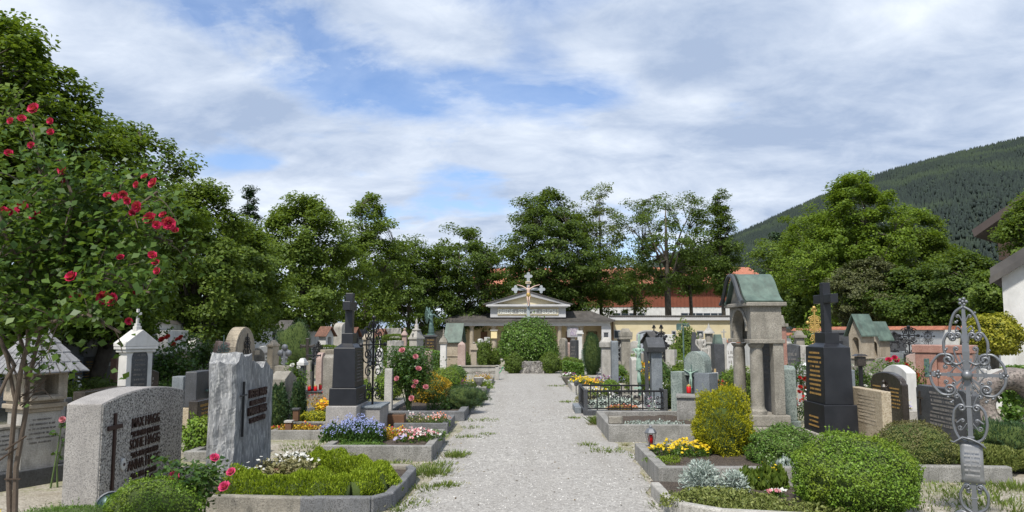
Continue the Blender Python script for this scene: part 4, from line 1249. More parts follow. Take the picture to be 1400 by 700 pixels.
def lantern(name, loc, label, h=.26, r=.07, mat='silver_iron', group=None):
    t = thing(name, loc, label, 'grave lantern', 0, group)
    MB().lathe([(r * .8, 0), (r * .8, h * .05), (r * .25, h * .1), (r * .3, h * .17), (r * .6, h * .2)], 6).obj('foot', M_[mat], t)
    q = MB()
    for k in range(6):
        a = PI / 3 * k; q.tube([(r * .62 * math.cos(a), r * .62 * math.sin(a), h * .2), (r * math.cos(a), r * math.sin(a), h * .66)], .005, 4)
    q.obj('frame', M_[mat], t)
    MB().lathe([(r * .5, h * .2), (r * .85, h * .64)], 6).obj('glass', plain('clear_lantern_glass', (.30, .33, .33), .1), t) if False else None
    MB().lathe([(r * .4, h * .2), (r * .45, h * .5), (r * .3, h * .58)], 10).obj('candle', M_['redglass'], t, smooth=True)
    MB().lathe([(r * 1.1, h * .64), (r * 1.15, h * .68), (r * .7, h * .83), (r * .28, h * .88), (r * .3, h * .93), (.004, h)], 6).obj('lid', M_[mat], t)
    return t


def candle(loc, label, h=.16, r=.04, group=None):
    t = thing('grave_candle', loc, label, 'grave candle', 0, group)
    MB().lathe([(r * .85, 0), (r, h * .1), (r, h * .72), (r * .8, h * .76)], 10).obj('glass', M_['redglass'], t, smooth=True)
    MB().lathe([(r * .95, h * .76), (r * .95, h * .86), (r * .3, h * .95), (.004, h)], 10).obj('lid', M_['gilt'], t)
    return t


def skin_fig(name, joints, edges, mat, parent, sub=1, root=0):
    """one continuous figure grown over a skeleton: joints {key: (x,y,z,r)}"""
    keys = list(joints); ix = {k: i for i, k in enumerate(keys)}
    me = bpy.data.meshes.new(name); me.from_pydata([joints[k][:3] for k in keys], [(ix[a], ix[b]) for a, b in edges], [])
    o = bpy.data.objects.new(name, me); COL.objects.link(o)
    sk = o.modifiers.new('skin', 'SKIN')
    if not me.skin_vertices: raise RuntimeError('no skin layer')
    for i, k in enumerate(keys):
        r = joints[k][3]; me.skin_vertices[0].data[i].radius = (r, joints[k][4] if len(joints[k]) > 4 else r)
    me.skin_vertices[0].data[root].use_root = True
    ss = o.modifiers.new('sub', 'SUBSURF'); ss.levels = sub; ss.render_levels = sub
    dg = bpy.context.evaluated_depsgraph_get(); m2 = bpy.data.meshes.new_from_object(o.evaluated_get(dg))
    bpy.data.objects.remove(o); bpy.data.meshes.remove(me); m2.name = name; m2.materials.clear()
    return mobj(name, m2, mat, parent, smooth=True)


def body_joints(s, arms, z0=0, legs=None, lean=0, skirt=False):
    """standing figure of height 1*s. arms: {'L': [(x,z,y)...elbow, wrist], 'R': ...}"""
    J = {'pelvis': (0, 0, .52, .075, .055), 'waist': (0, 0, .60, .062, .048), 'chest': (0, .005, .72, .082, .055), 'neck': (0, 0, .835, .026), 'head': (0, -.012, .90, .048, .052), 'crown': (0, -.005, .955, .035)}
    E = [('pelvis', 'waist'), ('waist', 'chest'), ('chest', 'neck'), ('neck', 'head'), ('head', 'crown')]
    for sd, sx in (('L', -1), ('R', 1)):
        J['sh' + sd] = (sx * .105, 0, .80, .036); E.append(('chest', 'sh' + sd))
        el, wr = arms[sd]
        J['el' + sd] = (*el, .026); J['wr' + sd] = (*wr, .018); E += [('sh' + sd, 'el' + sd), ('el' + sd, 'wr' + sd)]
        d = (Vector(wr) - Vector(el)).normalized(); hp = Vector(wr) + d * .03
        J['palm' + sd] = (*hp, .017); E.append(('wr' + sd, 'palm' + sd))
        sdv = d.cross(Vector((0, 1, 0))).normalized() if abs(d.y) < .9 else Vector((1, 0, 0))
        for k in range(4):
            tip = hp + d * (.036 + .006 * (1 - abs(k - 1.5) / 1.5)) + sdv * (.008 * (k - 1.5)); J['f%d' % k + sd] = (*tip, .0042); E.append(('palm' + sd, 'f%d' % k + sd))
        tip = hp + d * .008 + sdv * .024; J['th' + sd] = (*tip, .005); E.append(('palm' + sd, 'th' + sd))
        if not skirt:
            kn, an, ft = (legs or {}).get(sd, ((sx * .055, -.01, .28), (sx * .05, .01, .045), (sx * .055, -.06, .02)))
            J['hip' + sd] = (sx * .048, 0, .48, .052); J['kn' + sd] = (*kn, .034); J['ca' + sd] = (*[(a * .6 + b * .4) for a, b in zip(kn, an)], .032); J['an' + sd] = (*an, .019); J['ft' + sd] = (*ft, .018)
            E += [('pelvis', 'hip' + sd), ('hip' + sd, 'kn' + sd), ('kn' + sd, 'ca' + sd), ('ca' + sd, 'an' + sd), ('an' + sd, 'ft' + sd)]
    if skirt:
        J['hem1'] = (0, .0, .32, .105, .085); J['hem2'] = (.01, .015, .14, .125, .10); J['hem3'] = (.015, .02, .02, .14, .115)
        E += [('pelvis', 'hem1'), ('hem1', 'hem2'), ('hem2', 'hem3')]
    return {k: tuple(a * s for a in v) for k, v in J.items()}, E
# ================================================================ NEAR LEFT
# --- long picked-granite headstone with names
P = PL(97, 145, 257, 6.75, 538, w=1.62)
t = thing('headstone', P['loc'], 'wide rough granite headstone with slender brown cross and brown names, behind the small box bush', 'gravestone', P['rz'])
w_, h_, d_ = P['w'], P['h'] + .02, P['t']
q = MB(); q.prism(top_profile(w_, h_, 'arch', .085, 24), -d_ / 2, d_ / 2); st = q.obj('stone', M_['granite'], t, .012)
q = MB(); q.prism([(x * .985, max(.0, z - (.012 if z > .1 else 0))) for x, z in top_profile(w_, h_, 'arch', .085, 24)], -d_ / 2 - .006, -d_ / 2 + .01); q.obj('picked_face', M_['rough_granite'], t)
fy = -d_ / 2 - .010
q = MB(); cxx = -.60; q.box((cxx, fy - .006, .45), (.036, .02, .74)); q.box((cxx, fy - .008, .69), (.24, .02, .04)); q.obj('cross', M_['brownletter'], t, .003)
LN = []
for k, (a, b_) in enumerate((('MAX HAGG', '*27.10.1888 \u202012.6.1966'), ('SOFIE HAGG', '*25.5.1870 \u202011.8.1950'), ('ANNA HAGG', '*26.2.1896 \u20206.8.1972'), ('MAX HAGG', '*9.3.1921 \u202014.1.1989'))): LN += [(a, .135, -.202 * k), (b_, .075, -.202 * k - .088)]
lettering(LN, M_['brownletter'], t, -.02, fy - .004, .64, sx=.78, bold=.001, ext=.006)
q = MB(); q.lathe([(.058, -.008), (.058, .006), (.05, .010)], 16, (0, 0, 0), sx=.72); me_o = q.obj('photo_medallion', M_['white'], t); me_o.rotation_euler.x = PI / 2; me_o.location = (-.43, fy - .008, .32)
q = MB(); q.ball((0, 0, 0), .026, 8, 1.4); q.ball((0, 0, -.045), .03, 8, .6); o = q.obj('portrait', M_['brownletter'], me_o); o.scale = (.8, .6, .12); o.location = (0, 0, .012); o.rotation_euler.x = 0
# round dark lantern dish at its foot
x, y = XA(172, 6.35), 6.35
t = thing('bronze_bowl', (x - .05, y, .0), 'dark green metal bowl on edge at the foot of the wide granite headstone', 'bowl', R(35))
q = MB(); q.lathe([(.11, 0), (.115, .01), (.105, .035), (.06, .07), (.01, .085)], 20); o = q.obj('bowl', plain('dark_green_metal', (.025, .05, .05), .4, .5), t, smooth=True); o.rotation_euler.x = R(75); o.location = (0, 0, .12)
q = MB(); q.tube([(.115 * math.cos(a), -.01, .12 + .115 * math.sin(a)) for a in [k * PI / 12 for k in range(25)]], .009, 6); q.obj('rim', M_['silver_iron'], t)
q = MB(); q.lathe([(.05, 0), (.05, .01), (.015, .02)], 10); q.obj('foot', M_['iron'], t)

# --- split gneiss headstone
P = PL(291, 322, 373, 7.55, 500, w=1.12)
def gtop(u): return 1.0 + (.075 if -.9 < u < -.3 else 0) - .10 * max(0, u + .1) - .02 * math.sin(u * 9) + (.03 if u > .45 else 0)
t = rough_slab('headstone', P['loc'], P['rz'], P['w'], 1.24, .30, M_['gneiss'], 'tall jagged-topped slab of streaked grey gneiss with a thin black iron cross and dark lettering', 11, topf=gtop, amp=.010)
fy = -.15 - .010
q = MB(); q.tube([(-.42, fy - .012, .50), (-.42, fy - .012, 1.06)], .013, 6); q.tube([(-.50, fy - .014, .92), (-.34, fy - .014, .92)], .010, 6); q.obj('cross', M_['iron'], t)
lettering([('PETER HAAS', .118, 0), ('13.8.1908\u201321.4.1964', .068, -.082), ('MARIA HAAS', .118, -.185), ('9.2.1911\u201317.11.1999', .068, -.265)], M_['brownletter'], t, .02, fy - .004, .875, sx=.8, bold=.003, ext=.012)

# --- near left grave edging and its hedge
t = thing('grave_kerb', (-2.0, 7.1, 0), 'low rough-hewn kerb round the grave with the lime green hedge, nearest on the left of the path', 'grave kerb')
pts = [(-3.05, 6.72), (-1.95, 6.62), (-1.35, 6.62), (-1.22, 6.8), (-1.20, 7.3), (-1.19, 8.0), (-1.25, 8.15), (-3.2, 8.35)]
g = random.Random(8)
for (a, b_) in zip(pts, pts[1:]):
    L = math.hypot(b_[0] - a[0], b_[1] - a[1]); an = math.atan2(b_[1] - a[1], b_[0] - a[0])
    MB().box(((a[0] + b_[0]) / 2 + 2.0, (a[1] + b_[1]) / 2 - 7.1, .062), (L + .02, .085, .16 + g.uniform(-.006, .006)), rz=an).obj('kerb_stone', M_['concrete_dark' if L < 1 else 'weathered'], t, .014)
q = MB(); q.add([(p[0] + 2.0, p[1] - 7.1, .10) for p in pts], [tuple(range(len(pts)))]); q.obj('soil', M_['soil'], t)


def heath_ridge(name, path, rad, hgt, mat, label, seed, n, ls, cat='low hedge', z0=.08):
    """low soft hedge following a path of points"""
    rg = np.random.default_rng(seed); t = thing(name, (*path[0], 0), label, cat)
    seg = [(Vector((*a, 0)), Vector((*b, 0))) for a, b in zip(path, path[1:])]; Ls = np.array([(b - a).length for a, b in seg]); pr = Ls / Ls.sum()
    o = Vector((*path[0], 0)); P_s = []; N_s = []
    for _ in range(n):
        a, b = seg[rg.choice(len(seg), p=pr)]; f = rg.random(); c = a.lerp(b, f); d = (b - a).normalized(); s = Vector((-d.y, d.x, 0))
        th = rg.uniform(-.15, PI + .15); lum = 1 + .16 * math.sin(c.x * 9 + c.y * 7 + seed) + .08 * math.sin(c.x * 23 + th * 5) + .10 * math.sin(c.y * 15 + c.x * 31)
        rr = lum * (1 - .25 * rg.random() ** 2)
        p = c + s * math.cos(th) * rad * rr + Vector((0, 0, z0 + max(0, math.sin(th)) * hgt * rr)) - o
        P_s.append(p); N_s.append(s * math.cos(th) * .8 + Vector((0, 0, math.sin(th) + .2)))
    p = np.array(P_s); nn = np.array(N_s)
    v = leaf_verts(p, nn, ls, rg, .32, droop=nn * 1.0 + np.array([0, 0, .5]) + rg.normal(size=p.shape) * .35)
    mobj('foliage', np_mesh('foliage', v, 4), mat, t)
    q = MB()
    for a, b in seg:
        q.tube([tuple(a - o + Vector((0, 0, z0 + hgt * .1))), tuple(b - o + Vector((0, 0, z0 + hgt * .1)))], rad * .66, 10, flat=(1, hgt / rad * .9) if False else None)
    q.v = [(x, y, max(.02, min(z, z0 + hgt * .66))) for x, y, z in q.v]
    q.obj('inner_branches', M_['twigs'], t, smooth=True)
    return t


heath_ridge('low_hedge', [(-2.72, 6.95), (-2.1, 6.88), (-1.58, 6.86), (-1.42, 7.05), (-1.45, 7.45), (-1.65, 7.85), (-2.05, 8.05), (-2.3, 8.0)], .21, .21, L_['lime'], 'curving lime green heath hedge round the grave in front of the split gneiss headstone', 21, 30000, .030)
# planter and white flowers inside
t = thing('planter_trough', (-2.28, 7.5, .08), 'weathered dark wooden trough inside the curving lime green hedge', 'planter')
q = MB(); q.box((0, 0, .08), (.42, .24, .15)); q.obj('trough', M_['wood'], t, .01)
flower_patch('trailing_plant', -2.28, 7.48, .26, .17, .16, L_['drygrass'], [], 'straw-coloured trailing plant spilling over the dark wooden trough', 22, 900, .06, 0, z=.16, cat='plant', upright=.2)
flower_patch('white_flowers', -2.42, 7.85, .30, .20, .22, L_['drygrass'], ['white'], 'white star-shaped flowers behind the dark wooden trough', 23, 700, .05, 60, .045, z=.1)
flower_patch('white_flowers', -2.66, 7.25, .12, .16, .20, L_['rosebright'], ['white'], 'few white flowers at the right foot of the split gneiss headstone', 24, 400, .05, 22, .04, z=.1)
flower_patch('ground_cover_plant', -2.45, 8.9, .42, .35, .15, L_['ground'], [], 'grey-green creeping plants behind the trough, left of the gravel gap', 25, 2500, .035, 0, z=.02, cat='ground cover')

# box ball, juniper, rose bush at bottom left
ell_bush('box_bush', (XA(224, 5.95), 5.95, 0), (.37, .36, .23), L_['box'], 'small bright green box bush below the name lettering, at the bottom left', 31, 9000, .019, bumps=.06)
ell_bush('juniper_bush', (XA(105, 5.7), 5.7, 0), (.47, .36, .135), L_['boxdark'], 'flat dark green feathery juniper at the bottom left, left of the small box bush', 32, 9000, .022, bumps=.05, upright=.5, asp=.25)
flower_patch('yellow_flowers', XA(10, 5.9), 5.9, .28, .2, .14, L_['rosebright'], ['yellow', 'yellow'], 'small yellow flowers in the bottom left corner under the rose stems', 33, 800, .03, 60, .03, z=0)


def rosebush(name, loc, size, h, leafm, petal, label, seed, nleaf=1400, ls=.045, spots=(), r=.035, canes=7, cat='rose bush', open_=.5, base=.12, zs=.55, group=None):
    rg = np.random.default_rng(seed); g = random.Random(seed); t = thing(name, loc, label, cat, group=group)
    q = MB(); tips = []
    for k in range(canes):
        a = g.uniform(0, 6.28); r0 = size * g.uniform(.3, .95); tip = Vector((r0 * math.cos(a), r0 * math.sin(a) * .8, h * g.uniform(.6, 1.0)))
        m1 = Vector((tip.x * .3, tip.y * .3, tip.z * .5)); q.tube([(g.uniform(-.04, .04), g.uniform(-.04, .04), 0), m1, tip], [.010, .008, .004], 5); tips += [m1.lerp(tip, .4), m1.lerp(tip, .8), tip]
        for j in range(3):
            s = m1.lerp(tip, g.uniform(.1, .9)); e = s + Vector((g.uniform(-1, 1), g.uniform(-1, 1), g.uniform(.2, 1))) * size * .35; q.tube([s, e], [.005, .003], 4); tips += [s.lerp(e, .5), e]
    for sp in spots:
        e = Vector(sp); s = min(tips, key=lambda p: (p - e).length); q.tube([s, s.lerp(e, .6) + Vector((0, 0, -.01)), e], [.005, .004, .003], 4)
    q.obj('canes', M_['stem'], t)
    T = np.array([tuple(p) for p in tips]); k = rg.integers(0, len(T), nleaf)
    p = T[k] + rg.normal(size=(nleaf, 3)) * size * .22 * np.array([1, .9, zs * 1.6]); p[:, 2] = np.clip(p[:, 2], h * base, h * 1.05)
    nrm = rg.normal(size=p.shape) * .55 + np.array([0, -.15, .9])
    mobj('foliage', np_mesh('foliage', leaf_verts(p, nrm, ls, rg, .68), 4), leafm, t)
    for i, sp in enumerate(spots):
        rose(t, sp, r * g.uniform(.8, 1.15), petal, i, (g.uniform(-.4, .4), -.7, g.uniform(.3, .9)))
    return t


def RP(px, py, Y, o): p = at(px, py, Y); return (p.x - o[0], p.y - o[1], p.z - (o[2] if len(o) > 2 else 0))


o = (XA(283, 6.15), 6.15, 0)
rosebush('rose_bush', o, .30, .52, L_['rose'], 'hotpink', 'knee-high rose bush with four hot pink blooms between the granite headstone and the gneiss slab', 34, 700, .052,
         [RP(293, 627, 6.0, o), RP(317, 647, 6.0, o), RP(308, 667, 5.95, o), RP(239, 652, 6.1, o)], .042)

# --- shingle-roofed sandstone shrine at the left border
SX, SY = XA(46, 7.75), 7.85
t = thing('shingled_shrine', (SX, SY, 0), 'beige sandstone shrine with open niche under a grey shingled roof at the left border', 'wayside shrine', R(62)); t.scale = (.68, .74, .78)
sm = M_['sandstone']
MB().box((0, .02, .11), (1.5, .62, .22)).obj('base', M_['dark'], t, .01)
MB().box((0, 0, .58), (.56, .40, .74)).obj('shaft', M_['limestone'], t, .008)
for s in (-1, 1):
    q = MB(); q.prism([(s * .285, .22), (s * .68, .22), (s * .70, .74), (s * .285, .76)][::s], -.13, .13); wg = q.obj('side_wing', M_['limestone'], t, .01)
    MB().box((s * .49, 0, .775), (.42, .32, .035)).obj('wing_cap', M_['weathered'], wg, .006)
    strokes(M_['greyletter'], wg, .3, .42, .70, 5, -.133, x=s * .49, seed=s + 3)
strokes(M_['greyletter'], t, .42, .52, .88, 6, -.203, seed=2)
q = MB()
for (w0, z0, z1) in ((.60, .95, 1.0), (.68, 1.0, 1.06), (.60, 1.06, 1.10)): q.box((0, 0, (z0 + z1) / 2), (w0, w0 * .78, z1 - z0))
q.obj('corbel', sm, t, .012)
q = MB(); hw, hd, z0, z1, nw = .33, .25, 1.10, 1.50, .19
q.box(((-hw - nw) / 2, 0, (z0 + z1) / 2), (hw - nw, hd * 2, z1 - z0)); q.box(((hw + nw) / 2, 0, (z0 + z1) / 2), (hw - nw, hd * 2, z1 - z0))
q.box((0, 0, z0 + .035), (nw * 2, hd * 2 - .004, .07)); q.box((0, 0, z1 - .03), (nw * 2, hd * 2 - .004, .06)); q.box((0, .16, (z0 + z1) / 2), (nw * 2, .16, z1 - z0 - .13)); q.obj('niche_house', sm, t, .006)
MB().box((0, -hd - .03, z0 + .03), (.5, .1, .05)).obj('sill', sm, t, .01)
q = MB(); H0, H1 = 1.49, 2.0
nrow = 4
for r_ in range(nrow):
    f0, f1 = r_ / nrow, (r_ + 1) / nrow; g = random.Random(r_)
    for side in range(4):
        n = 7 - r_
        for k in range(n):
            def pt(f, u, lift):
                ww = .52 * (1 - f) + .13 * f; dd = .43 * (1 - f) + .05 * f; z = H0 + (H1 - H0) * f + lift
                c = [(-ww, -dd), (ww, -dd), (ww, dd), (-ww, dd)]; a, b2 = c[side], c[(side + 1) % 4]
                return Vector((a[0] + (b2[0] - a[0]) * u, a[1] + (b2[1] - a[1]) * u, z))
            u0, u1 = k / n + .012, (k + 1) / n - .012; l = g.uniform(.018, .030)
            a, b2, c, d = pt(f0 - .05, u0, l), pt(f0 - .05, u1, l), pt(f1, u1, .004), pt(f1, u0, .004)
            dn = Vector((0, 0, -.016))
            q.add([a, b2, c, d, a + dn, b2 + dn, c + dn, d + dn], [(0, 1, 2, 3), (7, 6, 5, 4), (0, 4, 5, 1), (1, 5, 6, 2), (3, 2, 6, 7), (0, 3, 7, 4)])
q.add([(-.50, -.41, H0), (.50, -.41, H0), (.50, .41, H0), (-.50, .41, H0), (-.1, 0, H1 - .02), (.1, 0, H1 - .02)], [(0, 1, 5, 4), (1, 2, 5), (2, 3, 4, 5), (3, 0, 4), (0, 3, 2, 1)])
q.obj('roof', M_['shingle'], t)
q = MB(); q.box((0, 0, H1), (.26, .11, .05)); q.ball((-.11, 0, H1 + .03), .045, 8); q.ball((.11, 0, H1 + .03), .045, 8); q.obj('ridge_cap', M_['limestone'], t, .01)

# --- climbing rose tree at the left border
rg = np.random.default_rng(77); g = random.Random(77)
RX, RY = XA(12, 4.35), 4.35
t = thing('rose_tree', (RX, RY, 0), 'tall climbing rose with crimson blooms arching in from the left border', 'rose tree')
def rp(px, py, Y): p = at(px, py, Y); return Vector((p.x - RX, p.y - RY, p.z))
q = MB(); tips = []
stems = [[(20, 720, 4.4), (22, 640, 4.4), (36, 560, 4.4), (38, 520, 4.4), (30, 470, 4.4)], [(14, 720, 4.4), (12, 655, 4.4), (14, 630, 4.4), (20, 560, 4.35), (30, 500, 4.3), (42, 455, 4.3), (62, 400, 4.3)],
         [(-10, 560, 4.3), (8, 520, 4.3), (20, 500, 4.3)], [(22, 555, 4.35), (10, 490, 4.3), (-10, 440, 4.3), (-30, 400, 4.2)]]
for i, s in enumerate(stems):
    pp = [rp(*a) for a in s]; q.tube(pp, [(.016 if i < 2 else .011) * (1 - .35 * k / len(pp)) for k in range(len(pp))], 7)
arch = [[(36, 530, 4.4), (62, 430, 4.35), (110, 350, 4.3), (165, 300, 4.25), (215, 262, 4.2)], [(62, 430, 4.3), (100, 400, 4.2), (140, 380, 4.1), (205, 400, 4.1)], [(38, 470, 4.3), (40, 380, 4.2), (60, 270, 4.2), (45, 170, 4.2)],
        [(60, 400, 4.3), (90, 330, 4.2), (100, 270, 4.1), (80, 215, 4.1)], [(30, 470, 4.3), (0, 380, 4.3), (-20, 300, 4.3), (-40, 230, 4.3)], [(20, 500, 4.3), (-20, 430, 4.5), (-60, 360, 4.5)], [(62, 430, 4.35), (130, 330, 4.5), (190, 320, 4.5), (235, 330, 4.3)],
        [(42, 455, 4.3), (70, 440, 4.1), (120, 430, 4.0), (165, 455, 4.0)], [(40, 380, 4.2), (10, 330, 4.0), (-10, 270, 4.0)], [(110, 350, 4.3), (130, 300, 4.4), (150, 262, 4.4), (175, 245, 4.4)]]
for s in arch:
    pp = [rp(*a) for a in s]; q.tube(pp, [.010 * (1 - .6 * k / len(pp)) + .002 for k in range(len(pp))], 5)
    for a, b2 in zip(pp, pp[1:]):
        for k in range(6):
            s0 = a.lerp(b2, g.random()); e = s0 + Vector((g.uniform(-1, 1), g.uniform(-.8, .8), g.uniform(-.7, .8))) * .26; q.tube([s0, s0.lerp(e, .5) + Vector((0, 0, .02)), e], [.004, .003, .002], 4); tips += [s0.lerp(e, .4), s0.lerp(e, .75), e]
q.obj('canes', M_['greycane'], t)
RO = [(48, 150), (30, 163), (16, 166), (70, 166), (70, 181), (43, 199), (12, 210), (88, 232), (86, 246), (30, 285), (14, 290), (51, 298), (4, 288), (92, 306), (147, 268), (160, 270), (175, 274), (190, 283), (212, 252), (199, 243), (207, 300), (214, 308), (231, 305), (240, 316), (182, 291), (168, 266), (208, 350), (213, 360), (216, 371), (188, 253),
      (99, 380), (120, 391), (104, 404), (141, 406), (157, 411), (165, 353), (224, 295), (180, 341)]
RO = RO[:-1] + [(177, 439), (187, 400)]
for i, (px, py) in enumerate(RO):
    p = rp(px, py, g.uniform(3.95, 4.2)); big = (px, py) in ((88, 232), (212, 252), (231, 305), (51, 298), (30, 285), (104, 404), (157, 411), (141, 406), (48, 150), (207, 300), (190, 283), (99, 380))
    s = min(tips, key=lambda a: (a - p).length); tt_ = MB()
    rose(t, p, (.037 if big else .023) * g.uniform(.9, 1.1), 'crimson', i, (g.uniform(-.5, .5), -.8, g.uniform(-.2, .8)))
q = MB()
for i, (px, py) in enumerate(RO):
    pass
T = np.array([tuple(p) for p in tips]); n = 9000; k = rg.integers(0, len(T), n)
p = T[k] + rg.normal(size=(n, 3)) * np.array([.07, .09, .07])
p = p[(p[:, 2] > 1.62) | (rg.random(n) < .16)]
nrm = rg.normal(size=p.shape) * .55 + np.array([.0, -.3, .8])
mobj('foliage', np_mesh('foliage', leaf_verts(p, nrm, .046, rg, .72), 4), leaf('climbing_rose_leaves', (.035, .085, .014), (.11, .19, .03), trans=.42, rough=.45), t)
q = MB()
for (a, b2) in (((8, 615, 4.35), (30, 600, 4.3)), ((30, 600, 4.3), (36, 596, 4.3)), ((-5, 632, 4.4), (24, 612, 4.35))): q.tube([rp(*a), rp(*b2)], [.007, .004], 5)
q.tube([rp(6, 655, 4.38), rp(28, 655, 4.38)], .004, 4)
for k in range(14): s0 = rp(30 + g.uniform(-6, 6), g.uniform(500, 560), 4.38); q.tube([s0, s0 + Vector((g.uniform(-.12, .16), 0, g.uniform(.02, .2)))], [.004, .002], 4)
q.obj('side_twigs', M_['cane'], t)

# ================================================================ NEAR RIGHT
# big low kerb at the bottom right of the path, planted
t = thing('grave_kerb', (1.3, 6.1, 0), 'pale curving kerb nearest the camera on the right of the path, overgrown by creeping plants', 'grave kerb')
pts = [(1.26, 7.35), (1.27, 6.75), (1.36, 6.5), (1.62, 6.28), (2.5, 6.1), (3.05, 6.05)]
for (a, b_) in zip(pts, pts[1:]):
    L = math.hypot(b_[0] - a[0], b_[1] - a[1]); an = math.atan2(b_[1] - a[1], b_[0] - a[0])
    MB().box(((a[0] + b_[0]) / 2 - 1.3, (a[1] + b_[1]) / 2 - 6.1, .055), (L + .02, .09, .15), rz=an).obj('kerb_stone', M_['limestone'], t, .015)
q = MB(); q.add([(p[0] - 1.3, p[1] - 6.1, .08) for p in pts] + [(1.75, 1.2, .08), (-.04, 1.55, .08)], [tuple(range(8))]); q.obj('soil', M_['soil'], t)
flower_patch('creeping_plant', 1.72, 6.75, .52, .30, .13, L_['ground'], [], 'low olive green creeping plant spilling over the pale curving kerb', 41, 3800, .032, 0, z=.07, cat='ground cover', upright=.3)
flower_patch('creeping_plant', 2.35, 6.4, .75, .20, .11, L_['ground'], [], 'strip of creeping plant along the front kerb, left of the largest box bush', 42, 3000, .03, 0, z=.07, cat='ground cover', upright=.3)
for i, (px, Y, s, n, lb) in enumerate(((953, 7.3, .22, 900, 'larger silver-leaved plant in front of the long grey kerb'), (996, 7.2, .16, 600, 'smaller silver-leaved plant right of the larger one'))):
    x = XA(px, Y); rg = np.random.default_rng(60 + i); t = thing('silver_plant', (x, Y, .08), lb, 'plant', group='silver-leaved plants')
    n *= 2; u = unit(rg.normal(size=(n, 3)) + np.array([0, 0, .8])); u[:, 2] = np.abs(u[:, 2]); f = rg.uniform(.35, 1, n)[:, None]
    p = u * f * np.array([s, s * .9, s * 1.25])
    mobj('foliage', np_mesh('foliage', leaf_verts(p, u, .05, rg, .22, droop=u + rg.normal(size=p.shape) * .35), 4), L_['silver'], t)
    q = MB()
    for k in range(12):
        a = rg.uniform(0, 6.28); q.tube([(0, 0, 0), (s * .5 * math.cos(a), s * .5 * math.sin(a), s * .8)], [.006, .004], 4)
    q.obj('stems', M_['drystem'] if 'drystem' in M_ else M_['greycane'], t)
flower_patch('lavender_plant', XA(1040, 7.35), 7.35, .22, .16, .24, L_['mid'], ['yellow'], 'bristly green plant with a few yellow flowers left of the largest box bush', 43, 1500, .07, 10, .03, z=.07, cat='plant', upright=2.2, mound=.35)
flower_patch('pansies', XA(1053, 6.95), 6.95, .10, .05, .08, L_['rosebright'], ['white', 'pink'], 'few white and pink pansies beside the front kerb on the right', 44, 160, .03, 14, .045, z=.08)
flower_patch('wild_lavender', XA(1075, 8.0), 8.0, .22, .2, .28, L_['silver'], [], 'grey-leaved lavender tuft between the two green box bushes on the right', 45, 700, .05, 0, z=.05, cat='plant', upright=2.0)

# box bushes
ell_bush('box_bush', (XA(1163, 6.6), 6.65, 0), (.54, .52, .37), L_['box'], 'largest box bush, bright green, in the right foreground', 51, 24000, .021, bumps=.05)
ell_bush('box_bush', (XA(1065, 8.3), 8.35, 0), (.36, .36, .29), L_['boxdark'], 'darker box bush below the black cross monument, behind the largest box bush', 52, 10000, .022, bumps=.10)
ell_bush('clipped_bush', (XA(1252, 8.35), 8.5, 0), (.40, .40, .315), L_['olive'], 'olive-brown clipped bush in front of the dark slab with a cut corner', 53, 14000, .019, bumps=.03)
# golden yew
ell_bush('golden_yew', (XA(987, 8.9), 8.95, .05), (.35, .32, .46), L_['golden'], 'tall rounded golden-green yew bush in front of the copper-roofed stone aedicula', 54, 22000, .024, bumps=.10, shape='ball', asp=.35, upright=.4)

# long kerb with yellow flowers
kerb('grave_kerb', 1.36, 7.72, 3.35, 9.35, .20, .11, 'concrete', 'long blackened concrete kerb with yellow flowers and the golden yew, right of the path', soilz=.14)
flower_patch('yellow_flowers', XA(932, 8.75), 8.8, .34, .22, .19, L_['rosebright'], ['yellow', 'yellow'], 'bright yellow flowers in the long concrete kerb beside the golden yew', 55, 1500, .03, 190, .042, z=.12)
flower_patch('green_mat_plant', XA(905, 8.35), 8.35, .20, .14, .10, L_['box'], [], 'small bright green cushion plant just in front of the yellow flowers', 56, 900, .025, 0, z=.13, cat='plant')
lantern('grave_lantern', (XA(887, 9.1), 9.1, .18), 'small silver lantern with a red candle on the corner of the long concrete kerb', .27, .065)
# ================================================================ LEFT MIDDLE
# black cross obelisk, left
def cross_obelisk(P, label, base, lets, ins, h_sh, tw, cross_h, arm, seed, basemat='granite', plow=.5, low_extra=.08):
    t = thing('cross_monument', P['loc'], label, 'gravestone', P['rz']); w, h, d = P['w'], P['h'], P['t']; b = M_['black']
    if base: MB().box((0, 0, base / 2), (w * 1.3, d * 1.3, base)).obj('base', M_[basemat], t, .012)
    z = base
    MB().box((0, 0, z + plow / 2), (w + low_extra, d + low_extra, plow), taper=.98).obj('lower_tier', b, t, .008)
    if ins: strokes(M_[lets], t, w * .6, z + plow * .15, z + plow * .6, 3, -d / 2 - low_extra / 2 - .001, seed=seed + 1, dep=.006)
    z += plow
    MB().box((0, 0, z + h_sh / 2), (w * .97, d * .97, h_sh), taper=.95).obj('shaft', b, t, .008)
    if ins:
        s = strokes(M_[lets], t, w * .66, z + h_sh * .12, z + h_sh * .93, 10, 0, seed=seed, dep=.006, fill=.62)
        k = (d * .485 * .05) / h_sh
        s.location = (0, -d * .485 - .003, 0)
        for v in s.data.vertices: v.co.y += (v.co.z - z) * k
        s.rotation_euler.x = 0
    z += h_sh
    q = MB(); q.box((0, 0, z + .03), (w * .86, d * .86, .06), taper=.55); q.box((0, 0, z + .06 + .07), (w * tw, max(d * .5, .16), .16)); q.obj('cap', b, t, .006)
    z += .2; q = MB(); latin_cross(q, 0, 0, z, cross_h, arm, .13, .11, .68); q.obj('cross', b, t, .006)
    return t


